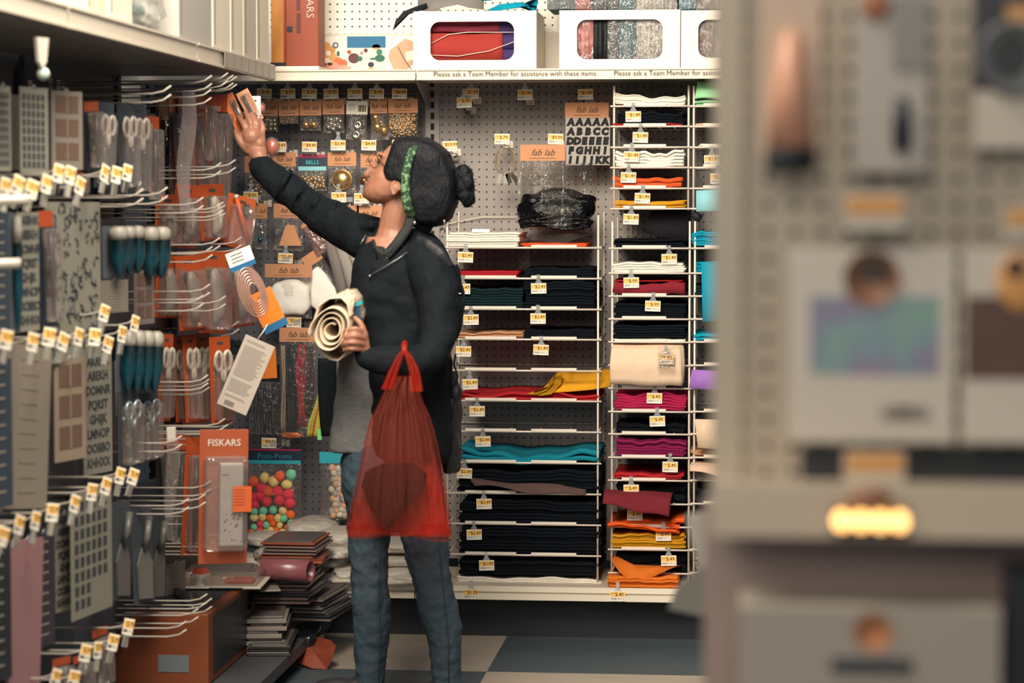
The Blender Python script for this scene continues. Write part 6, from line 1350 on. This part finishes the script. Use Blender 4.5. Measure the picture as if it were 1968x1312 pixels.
place(fuse(b, .004, hairm, 3, [(.014, .03), (.003, .01)]), 'hair_bun', who)
m = MB(); rr = random.Random(11)
for (x, y), n_, sp in (((893, 356), 40, 34), ((868, 310), 14, 14), ((852, 428), 16, 12), ((800, 268), 8, 12)):
    for _ in range(n_):
        a = rr.uniform(0, 6.28); r0 = sp * rr.uniform(.55, .85); P0 = W0(x + math.cos(a) * r0 * .5, y + math.sin(a) * r0, 6.97 + rr.uniform(-.03, .05)); a2 = a + rr.uniform(-1.2, 1.2)
        P1 = P0 + Vector((math.cos(a), 0, -math.sin(a))) * .012; P2 = P1 + Vector((math.cos(a2), 0, -math.sin(a2))) * rr.uniform(.003, .009); m.tube([P0, P1, P2], [.0012, .0009, .0004], hairm, 4)
o = m.obj('stray_hair', who, True); o['kind'] = 'stuff'
# headband
hb_ = bpy.data.materials.new('headband_print'); hb_.use_nodes = True; nt = hb_.node_tree; bb_ = nt.nodes['Principled BSDF']; bb_.inputs['Roughness'].default_value = .8
tc = nt.nodes.new('ShaderNodeTexCoord'); n1 = nt.nodes.new('ShaderNodeTexNoise'); n1.inputs['Scale'].default_value = 95; n1.inputs['Detail'].default_value = 1; cr = nt.nodes.new('ShaderNodeValToRGB')
cr.color_ramp.elements[0].position = .53; cr.color_ramp.elements[0].color = lin('15351f'); cr.color_ramp.elements[1].position = .58; cr.color_ramp.elements[1].color = lin('5f7f5a'); nt.links.new(tc.outputs['Object'], n1.inputs[0]); nt.links.new(n1.outputs[0], cr.inputs[0]); nt.links.new(cr.outputs[0], bb_.inputs['Base Color'])
m = MB(); hp = [(816, 264, 7.04), (811, 262, 7.0), (804, 268, 6.95), (796, 281, 6.918), (788, 298, 6.903), (782, 318, 6.898), (779, 340, 6.896), (779, 362, 6.896), (781, 384, 6.899), (786, 404, 6.91), (796, 418, 6.94)]
L_ = [W0(x - 8, y + 3, Y) for x, y, Y in hp]; Rr_ = [W0(x + 9, y + 1, Y) for x, y, Y in hp]
def hfn(u, v):
    t = u * (len(hp) - 1); i = min(int(t), len(hp) - 2); f = t - i; p = L_[i].lerp(L_[i + 1], f).lerp(Rr_[i].lerp(Rr_[i + 1], f), v); p.y -= .006 * math.sin(v * math.pi) + .002; return p
m.grid(hfn, 50, 7, hb_, .003); m.obj('headband', who, True)
# eyebrow, eye, glasses
m = MB(); m.tube([W0(737, 291, 6.965), W0(731, 294, 6.975), W0(727, 300, 6.99)], [.002, .0028, .0016], hairm, 6); m.obj('eyebrow', who, True)
m = MB(); m.ball(W0(728, 311, 6.982), (px(4), .006, px(3.2)), mat('eye_dark', '1c1614', .2)); m.obj('eye', who, True)
gm = mat('glasses_rim', '3a2620', .35)
m = MB(); c = W0(718, 308, 6.985); m.tube([c + Vector((math.cos(a * .35) * px(8) - math.sin(a * .35) * px(2.5), math.cos(a * .35) * .012, math.sin(a * .35) * px(15))) for a in range(18)], .0012, gm, 6, closed=True)
m.tube([W0(724, 300, 6.985), W0(733, 312, 6.95), W0(746, 329, 6.925), W0(758, 345, 6.915)], .0013, gm, 6)
m.tube([W0(722, 296, 6.995), W0(728, 290, 7.03)], .0012, gm, 6); m.obj('glasses', who, True)
# --- grey shirt
shirtm = mat('shirt_grey', '5d5f60', .9, var=.35, vs=60, bump=.3, bs=120, stretch=(.6, 1, 3))
b = MBN(); stack(b, [(478, 752, 55, .07, 7.0), (520, 750, 72, .10, 7.0), (620, 748, 80, .105, 7.0), (690, 742, 92, .105, 7.0), (760, 740, 97, .108, 7.0), (820, 738, 102, .11, 7.0), (866, 738, 107, .112, 7.0)])
place(fuse(b, .006, shirtm, 4, [(.012, .06)]), 'shirt', who)
b = MBN(); b.ball(W0(735, 490, 6.98), (px(26), .075, px(22)), None); b.ball(W0(742, 520, 6.97), (px(34), .07, px(40)), None)
place(fuse(b, .005, mat('top_black', '0f1418', .8), 3), 'inner_top', who)
# --- jeans
b = MBN(); stack(b, [(840, 752, 86, .115, 7.0), (890, 752, 98, .13, 7.0), (940, 752, 96, .13, 7.0), (985, 754, 88, .10, 7.0)])
def crinkle(rows):
    out = []
    for i in range(len(rows) - 1):
        for k in range(4):
            t = k / 4; r_ = [a + (b_ - a) * t for a, b_ in zip(rows[i], rows[i + 1])]; kn = math.exp(-((r_[1] - 1150) / 55) ** 2) + .7 * math.exp(-((r_[1] - 1290) / 30) ** 2)
            r_[3] += kn * 1.6 * math.sin(r_[1] * .42); out.append(r_)
    return out + [list(rows[-1])]
limb(b, crinkle([(706, 900, 7.03, 45), (708, 970, 7.03, 44), (709, 1040, 7.03, 41), (710, 1100, 7.03, 37.5), (712, 1140, 7.03, 35.5), (715, 1200, 7.04, 36.5), (713, 1250, 7.05, 33), (712, 1290, 7.05, 29), (713, 1362, 7.05, 27)]), 18)
limb(b, crinkle([(800, 900, 6.97, 47), (810, 970, 6.97, 48), (817, 1040, 6.97, 46), (827, 1100, 6.97, 39), (836, 1140, 6.97, 36), (851, 1200, 6.98, 36.5), (857, 1260, 6.99, 31), (858, 1300, 7.0, 28), (859, 1362, 7.0, 27)]), 18)
place(fuse(b, .005, jean, 4, [(.010, .05), (.006, .02)]), 'jeans', who)
m = MB(); m.tube([W0(728, 1060, 6.972), W0(727, 1140, 6.975), W0(730, 1220, 6.985), (W0(728, 1320, 7.005))], .0012, mat('jean_seam', '1e2a32', .9), 5); m.tube([W0(850, 960, 6.905), W0(845, 1060, 6.913), W0(853, 1140, 6.922), W0(862, 1230, 6.93), W0(862, 1330, 6.96)], .0012, mat('jean_seam'), 5); m.obj('seam', who, True)
for cx_, Y in ((713, 7.05), (859, 7.0)):
    A = W0(cx_, 1373, Y); b = MBN(); b.ball((A.x - .01, A.y, .04), (.055, .042, .045), None); b.ball((A.x - .09, A.y - .01, .035), (.085, .042, .034), None); b.b2((A.x - .17, A.y - .045, .0), (A.x + .04, A.y + .03, .022), None)
    place(fuse(b, .005, mat('shoe_dark', '1a1d20', .6), 3), 'shoe', who)
# --- jacket
b = MBN()
stack(b, [(440, 782, 34, .055, 7.01), (455, 778, 66, .07, 7.0), (475, 776, 84, .10, 7.0), (510, 774, 97, .118, 6.99), (560, 772, 104, .122, 6.99), (620, 776, 96, .122, 6.99), (690, 782, 86, .122, 6.985), (760, 785, 84, .125, 6.985), (820, 786, 84, .128, 6.98), (868, 788, 80, .128, 6.98), (890, 796, 62, .12, 6.98)], 32)
limb(b, [(748, 474, 7.07, 44), (700, 455, 7.10, 43), (640, 424, 7.16, 38), (580, 385, 7.22, 33), (530, 345, 7.255, 28), (503, 321, 7.27, 23.5)], 18)
limb(b, [(822, 500, 6.90, 42), (838, 550, 6.86, 44), (844, 610, 6.83, 40), (838, 660, 6.80, 38), (818, 690, 6.77, 33), (770, 695, 6.75, 31), (720, 690, 6.74, 26), (697, 685, 6.74, 21)], 18)
b.tube([W0(858, 520, 6.9), W0(876, 546, 6.9), W0(895, 566, 6.9)], [px(28), px(16), px(3)], None, 10); b.tube([W0(895, 566, 6.9), W0(880, 600, 6.9), W0(856, 640, 6.86)], [px(3), px(14), px(26)], None, 10)
b.tube([W0(690, 440, 7.06), W0(715, 432, 7.02), W0(742, 432, 7.06)], px(10), None, 8)
# carve room for neckline and open front is done by the pieces above; add creases along the raised sleeve
for (x, y) in ((545, 352), (575, 372), (604, 392), (633, 411), (660, 428), (684, 442)):
    c = W0(x, y, 7.2); q_ = Vector((.6, 0, .8)); Yb_ = 7.27 - (x - 503) * .17 / 200 - .055
    p1 = W0(x + 14, y - 26, Yb_ + .02); p2 = W0(x, y, Yb_ - .012 + .012); p3 = W0(x - 18, y + 24, Yb_ + .02); b.tube([p1, p2, p3], [px(3), px(6), px(3)], None, 8)
jkm = fuse(b, .005, jk, 4, [(.022, .09), (.005, .035)])
# open the neck: remove faces over the throat
bm = bmesh.new(); bm.from_mesh(jkm); dele = []
for f in bm.faces:
    x, y = proj(f.calc_center_median())
    yy = f.calc_center_median().y
    if yy < 6.7 and y < 505 and ((x < 790 and y < 445) or (717 < x < 752 + (478 - y) * .55 and y < 482) or (722 < x < 745 and y < 500)): dele.append(f)
bmesh.ops.delete(bm, geom=dele, context='FACES'); bm.to_mesh(jkm); bm.free()
place(jkm, 'jacket', who)
m = MB()
def strip(P, w_, mt, th=.004):
    P = [W0(*p) for p in P]
    def fn(u, v):
        t = u * (len(P) - 1); i = min(int(t), len(P) - 2); f = t - i; p = P[i].lerp(P[i + 1], f); d = (P[i + 1] - P[i]).normalized(); n_ = d.cross(Vector((0, -1, 0))).normalized(); return p + n_ * (v - .5) * w_ + Vector((0, -.004 * math.sin(v * math.pi), 0))
    m.grid(fn, 20, 5, mt, th)
jk2 = mat('jacket_trim', '0f1417', .8, bump=.3, bs=30)
strip([(790, 418, 6.93), (782, 440, 6.90), (765, 465, 6.885), (742, 492, 6.88)], .026, jk2); strip([(792, 420, 6.94), (812, 432, 6.97), (830, 440, 7.0)], .035, jk2); m.tube([W0(717, 462, 6.915), W0(721, 473, 6.893), W0(728, 484, 6.882), W0(738, 490, 6.878), W0(748, 484, 6.878), W0(760, 468, 6.882)], px(3.2), jk2, 8); m.obj('collar', who, True)
m = MB(); m.tube([W0(786, 482, 6.878), W0(765, 497, 6.868), W0(740, 512, 6.862), (W0(712, 528, 6.872))], .0012, mat('zip_grey', '8f8f8c', .3, .7), 5); m.ball(W0(711, 530, 6.87), .004, mat('zip_grey')); m.tube([W0(703, 452, 6.96), W0(697, 462, 6.95), W0(692, 470, 6.95)], .0016, mat('zip_grey'), 5); m.obj('zipper', who, True)
m = MB(); m.grid(lambda u, v: W0(612 + 14 * v + 34 * u - 8 * math.sin(v * 2), 688 + 150 * v, 7.10 - .02 * u), 6, 16, jk, .006); m.obj('open_jacket_front', who, True)
m = MB(); m.ball(W0(797, 428, 6.915), (.004, .003, .005), mat('earring', 'b9b9b4', .2, .8)); m.ball(W0(854, 426, 6.93), (.003, .003, .006), mat('earring')); m.obj('hair_pin', who, True)
# --- things she carries
bg = thing('backpack', 'small black drawstring backpack hanging behind the woman', 'backpack', W0(875, 905, 7.08))
bk = mat('backpack_black', '12161b', .6, bump=.5, bs=40)
b = MBN(); stack(b, [(715, 862, 14, .05, 7.09), (760, 866, 20, .08, 7.09), (830, 868, 18, .09, 7.09), (905, 868, 16, .07, 7.09)]); place(fuse(b, .006, bk, 3, [(.014, .04)]), 'bag_body', bg)
m = MB(); m.tube([W0(876, 680, 6.99), W0(872, 700, 6.99), W0(880, 722, 6.98), W0(874, 745, 6.98)], .0032, bk, 6); m.tube([W0(868, 690, 6.99), W0(868, 742, 6.98)], .0030, bk, 6); m.tube([W0(880, 830, 7.0), W0(884, 862, 7.0), W0(893, 868, 7.0)], .003, bk, 6); m.obj('cord', bg, True)
m = MB(); m.ball(W0(876, 755, 6.98), (px(13), .02, px(17)), bk, 12, 8); m.ball(W0(868, 772, 6.98), (px(9), .015, px(13)), bk, 12, 8); m.obj('tassel', bg, True)
m = MB(); strip([(800, 462, 6.895), (822, 470, 6.862), (846, 488, 6.846), (864, 515, 6.86)], .030, bk, .006); m.obj('shoulder_strap', bg, True)
m = MB()
strip([(800, 900, 6.845), (848, 896, 6.85), (862, 870, 6.86)], .02, mat('backpack_black')) if False else None
# red bag
rb_ = bpy.data.materials.new('red_plastic_film'); rb_.use_nodes = True; nt = rb_.node_tree; nt.nodes.clear(); out = nt.nodes.new('ShaderNodeOutputMaterial')
pr = nt.nodes.new('ShaderNodeBsdfPrincipled'); pr.inputs['Base Color'].default_value = lin('d67462'); pr.inputs['Roughness'].default_value = .38
tl_ = nt.nodes.new('ShaderNodeBsdfTranslucent'); tl_.inputs[0].default_value = lin('f05a40'); tp = nt.nodes.new('ShaderNodeBsdfTransparent'); tp.inputs[0].default_value = (.95, .68, .64, 1)
a1 = nt.nodes.new('ShaderNodeMixShader'); a1.inputs[0].default_value = .5; a2 = nt.nodes.new('ShaderNodeMixShader'); a2.inputs[0].default_value = .86
nt.links.new(pr.outputs[0], a1.inputs[1]); nt.links.new(tl_.outputs[0], a1.inputs[2]); nt.links.new(a1.outputs[0], a2.inputs[1]); nt.links.new(tp.outputs[0], a2.inputs[2]); nt.links.new(a2.outputs[0], out.inputs[0])
tc = nt.nodes.new('ShaderNodeTexCoord'); mp = nt.nodes.new('ShaderNodeMapping'); mp.inputs['Scale'].default_value = (1, 1, .18); nn = nt.nodes.new('ShaderNodeTexNoise'); nn.inputs['Scale'].default_value = 45; nn.inputs['Detail'].default_value = 4; bp = nt.nodes.new('ShaderNodeBump'); bp.inputs['Strength'].default_value = .7; bp.inputs['Distance'].default_value = .02
nt.links.new(tc.outputs['Object'], mp.inputs[0]); nt.links.new(mp.outputs[0], nn.inputs[0]); nt.links.new(nn.outputs[0], bp.inputs['Height']); nt.links.new(bp.outputs[0], pr.inputs['Normal'])
YBG = 6.66
hnd = rb_.copy(); hnd.name = 'red_plastic_handle'
for n_ in hnd.node_tree.nodes:
    if n_.type == 'MIX_SHADER' and abs(n_.inputs[0].default_value - .86) < .01: n_.inputs[0].default_value = .45
    if n_.type == 'BSDF_PRINCIPLED': n_.inputs['Base Color'].default_value = lin('c23a28')
bag = thing('plastic_bag', 'translucent red plastic shopping bag hanging from the forearm of the woman', 'bag', W0(766, 1030, YBG))
rows = [(722, 762, 796), (745, 742, 803), (775, 728, 812), (805, 712, 826), (850, 700, 838), (900, 690, 849), (950, 679, 858), (990, 670, 864), (1018, 664, 869), (1030, 668, 866)]
def bfn(u, v):
    t = v * (len(rows) - 1); i = min(int(t), len(rows) - 2); f = t - i; y, xa, xb = [a + (c_ - a) * f for a, c_ in zip(rows[i], rows[i + 1])]
    a = u * 2 * math.pi; cx_, hw = (xa + xb) / 2, (xb - xa) / 2; pl = (1 - v) ** .7
    x = cx_ + hw * math.cos(a) * (1 + .03 * math.sin(9 * a) * pl); d = (.03 + .05 * math.sin(min(1, v * 1.1) * 2.6)) * (1 if v < .9 else (1 - (v - .9) * 7))
    p = W0(x, y + (6 * math.sin(3 * a) if v > .85 else 0) + 8 * math.cos(a - 1.2) * (v > .85), YBG); p.y += d * math.sin(a) + .012 * math.sin(11 * a + 3 * v) * pl + .005 * math.sin(23 * a) * pl; return p
m = MB(); m.grid(bfn, 110, 40, rb_); m.obj('bag_body', bag, True)
for q_, (yt_, x0_, x1_) in enumerate(((930, 0, 1), (955, 0, 1), (975, 0, .8), (900, .62, 1), (925, .55, 1), (940, .7, 1), (890, .75, 1), (910, .68, 1), (985, .1, 1))):   # extra film folds added behind the contents to brighten the lower bag
    def gfn(u, v, q_=q_, yt_=yt_, x0_=x0_, x1_=x1_):
        y = yt_ + 10 * math.sin(u * 7 + q_ * 2) * (1 - v) + (1028 - yt_) * v; t = (y - 850) / 180; xa, xb = 702 - 33 * t, 836 + 29 * t
        uu = x0_ + (x1_ - x0_) * u; x = xa + (xb - xa) * uu; p = W0(x, y + 5 * math.sin(u * 9 + q_) * (v > .9), YBG); e_ = (1 - (2 * uu - 1) ** 4); p.y += (.045 + .006 * q_) * e_ * (1 - v * .75) + .003 * math.sin(u * 31 + q_ * 2 + v * 9); return p
    m = MB(); m.grid(gfn, 50, 20, rb_); m.obj('added_film_fold', bag, True)
for pts, nm in (([(744, 748), (756, 712), (768, 684), (776, 672)], 'near'), ([(800, 752), (796, 712), (785, 684), (777, 672)], 'far')):
    for Yo_, sg in ((-.035, 1), (.10, 1)):
        P = [W0(a, b_, YBG + .03 + (Yo_ if i < 3 else Yo_ * .75)) for i, (a, b_) in enumerate(pts)]
        m = MB()
        def sfn(u, v, P=P):
            t = u * 3; i = min(int(t), 2); f = t - i; p = P[i].lerp(P[i + 1], f); return p + Vector(((v - .5) * .036 * (1 - .72 * u), .006 * math.sin(v * 14), 0))
        m.grid(sfn, 14, 14, hnd); m.obj('handle', bag, True)
m = MB(); Pm = [W0(777, 674, YBG + .03 - .026), W0(777, 662, YBG + .05), W0(778, 660, YBG + .08), W0(779, 664, YBG + .115)]
m.tube(Pm, [.008, .009, .009, .008], hnd, 8); m.obj('handle_loop', bag, True)
b = MBN(); inflate(b, [(698, 932), (704, 906), (738, 890), (792, 890), (818, 912), (815, 944), (792, 966), (768, 992), (750, 1016), (733, 1000), (714, 970)], YBG - .004, .046, (757, 945), 6)
single_me = fuse(b, .005, mat('bundle_black', '080a0e', .9, spec=.1), 3, [(.008, .05)])
o = bpy.data.objects.new('dark_bundle', single_me); tag(o, 'dark bundle of fabric lying inside the red plastic bag', 'bundle'); COL.objects.link(o)
cc_ = W0(755, 1008, YBG); single_me.transform(Matrix.Translation(-cc_)); o.location = cc_
# rolled cream felt
rl = felt_mat('roll_cream', 'bfae98')
rt_ = thing('felt_roll', 'loose spiral roll of cream felt held against the chest of the woman', 'felt roll', W0(636, 688, 6.8))
C0 = W0(637, 634, 6.72)
def rfn(u, v):
    a = u * 2 * math.pi * 3.4 + 1.2; r0 = px(9 + 27 * u); wob = 1 + .08 * math.sin(a * 2.3)
    x, z = math.cos(a) * r0 * wob, math.sin(a) * r0 * 1.28; ca, sa = math.cos(-.35), math.sin(-.35)
    return C0 + Vector((x * ca - z * sa + v * .02, v * .24 * (1) - (.03 * u), x * sa + z * ca + v * .03))
m = MB(); m.grid(rfn, 120, 5, rl, .0032); m.obj('rolled_sheet', rt_, True)
m = MB(); q = [(604, 610), (602, 640), (612, 668), (632, 690), (650, 693), (662, 680), (666, 660)]
def qfn(u, v):
    t = u * (len(q) - 1); i = min(int(t), len(q) - 2); f = t - i; p = W0(*[a + (c_ - a) * f for a, c_ in zip(q[i], q[i + 1])], 6.73); return p + Vector((.0 + .006 * v, v * .2, .01 * v))
m.grid(qfn, 24, 4, rl, .0032)
q2 = [(604, 612), (612, 588), (632, 574), (655, 572), (668, 585), (672, 610)]
def q2fn(u, v):
    t = u * (len(q2) - 1); i = min(int(t), len(q2) - 2); f = t - i; p = W0(*[a + (c_ - a) * f for a, c_ in zip(q2[i], q2[i + 1])], 6.70); return p + Vector((.012 * v, v * .22, .018 * v))
m.grid(q2fn, 24, 4, rl, .0032); m.obj('outer_flap', rt_, True)
m = MB(); m.tube([W0(672, 600, 6.74), W0(674, 578, 6.74), W0(667, 556, 6.75)], [(.004, .011), (.004, .012), (.003, .005)], rl, 8); m.tube([W0(674, 582, 6.74), W0(682, 566, 6.74)], [(.004, .008), (.003, .004)], rl, 8); m.obj('loose_corner', rt_, True)
pkx = thing('small_package', 'small teal and navy package held above the hand of the woman', 'package', W0(685, 612, 6.76))
m = MB(); A = W0(683, 600, 6.76); m.box((0, 0, 0), (.032, .012, .034), mat('package_navy', '123444', .4), Matrix.Translation(A)); m.obj('package_body', pkx, True)
m = MB(); m.box((0, 0, 0), (.040, .014, .009), mat('package_teal', '158a96', .4), Matrix.Translation(A + Vector((.002, -.002, .021))) @ Matrix.Rotation(-.4, 4, 'Y')); m.obj('teal_top', pkx, True)
m = MB(); m.box((0, 0, 0), (.026, .014, .008), mat('package_amber', 'c0782c', .4), Matrix.Translation(A + Vector((-.008, -.002, -.020)))); m.obj('amber_edge', pkx, True)
m = MB(); m.box((0, 0, 0), (.010, .014, .028), blist, Matrix.Translation(A + Vector((.019, -.002, .0)))); m.obj('clear_window', pkx, True)
# packs at her fingertips
t = thing('knife_pack', 'tilted orange pack being lifted by the reaching hand', 'craft knife', W0(434, 182, 7.30), (0, -.42, R(25)))
m = MB(); m.b2((-.016, 0, -.13), (.022, .003, 0), mat('bright_orange_pack', 'd9783c', .45), .001); m.obj('backing_card', t); m = MB(); m.b2((.0, -.014, -.125), (.018, -.001, -.02), blist, .004); m.obj('clear_blister', t)
m = MB(); m.tube([(.014, -.006, -.025), (.014, -.006, -.12)], .0035, steel, 8); m.tube([(.006, -.006, -.03), (.006, -.006, -.12)], .003, mat('knife_dark'), 8); m.obj('knife', t)
t = thing('knife_pack', 'clear and orange pack above the fingertips of the reaching hand', 'craft knife', W0(455, 180, 7.31), (0, -.5, R(20)))
m = MB(); m.b2((-.004, 0, -.10), (.036, .003, 0), mat('peach_pack', 'cf9068', .45), .001); m.obj('backing_card', t); m = MB(); m.b2((.002, -.02, -.095), (.032, -.001, -.01), blist, .006); m.obj('clear_blister', t)
m = MB(); m.tube([(.012, -.008, -.015), (.010, -.008, -.07)], .005, mat('knife_dark'), 8); m.ball((.010, -.010, -.08), (.012, .008, .012), mat('purple_brown', '5c4048', .3)); m.obj('knife', t)
for x, y, r_, l in ((500, 208, 8, 'round coral orange cap pack just above the fingers'), (522, 282, 14, 'rust orange oval cap behind the reaching wrist')):
    m = MB(); c = W0(x, y, 7.36); m.ball(c, (px(r_), .012, px(r_ * 1.15)), mat('rust_cap', 'a8431f', .4) if r_ > 10 else mat('coral_cap', 'e0684a', .4), 16, 12); m.ball(c + Vector((0, -.002, 0)), (px(r_ + 4), .016, px(r_ * 1.15 + 4)), blist, 16, 12); single(m, 'cap_blister', l, 'pack', c)
m = MB(); c = W0(488, 203, 7.33); m.b2((c.x - .02, c.y, c.z - .028), (c.x + .02, c.y + .002, c.z + .028), tagw); m.b2((c.x - .006, c.y - .001, c.z + .012), (c.x + .008, c.y, c.z + .017), inkd); single(m, 'hang_card', 'white hang card with a black slot above the reaching hand', 'card', c)
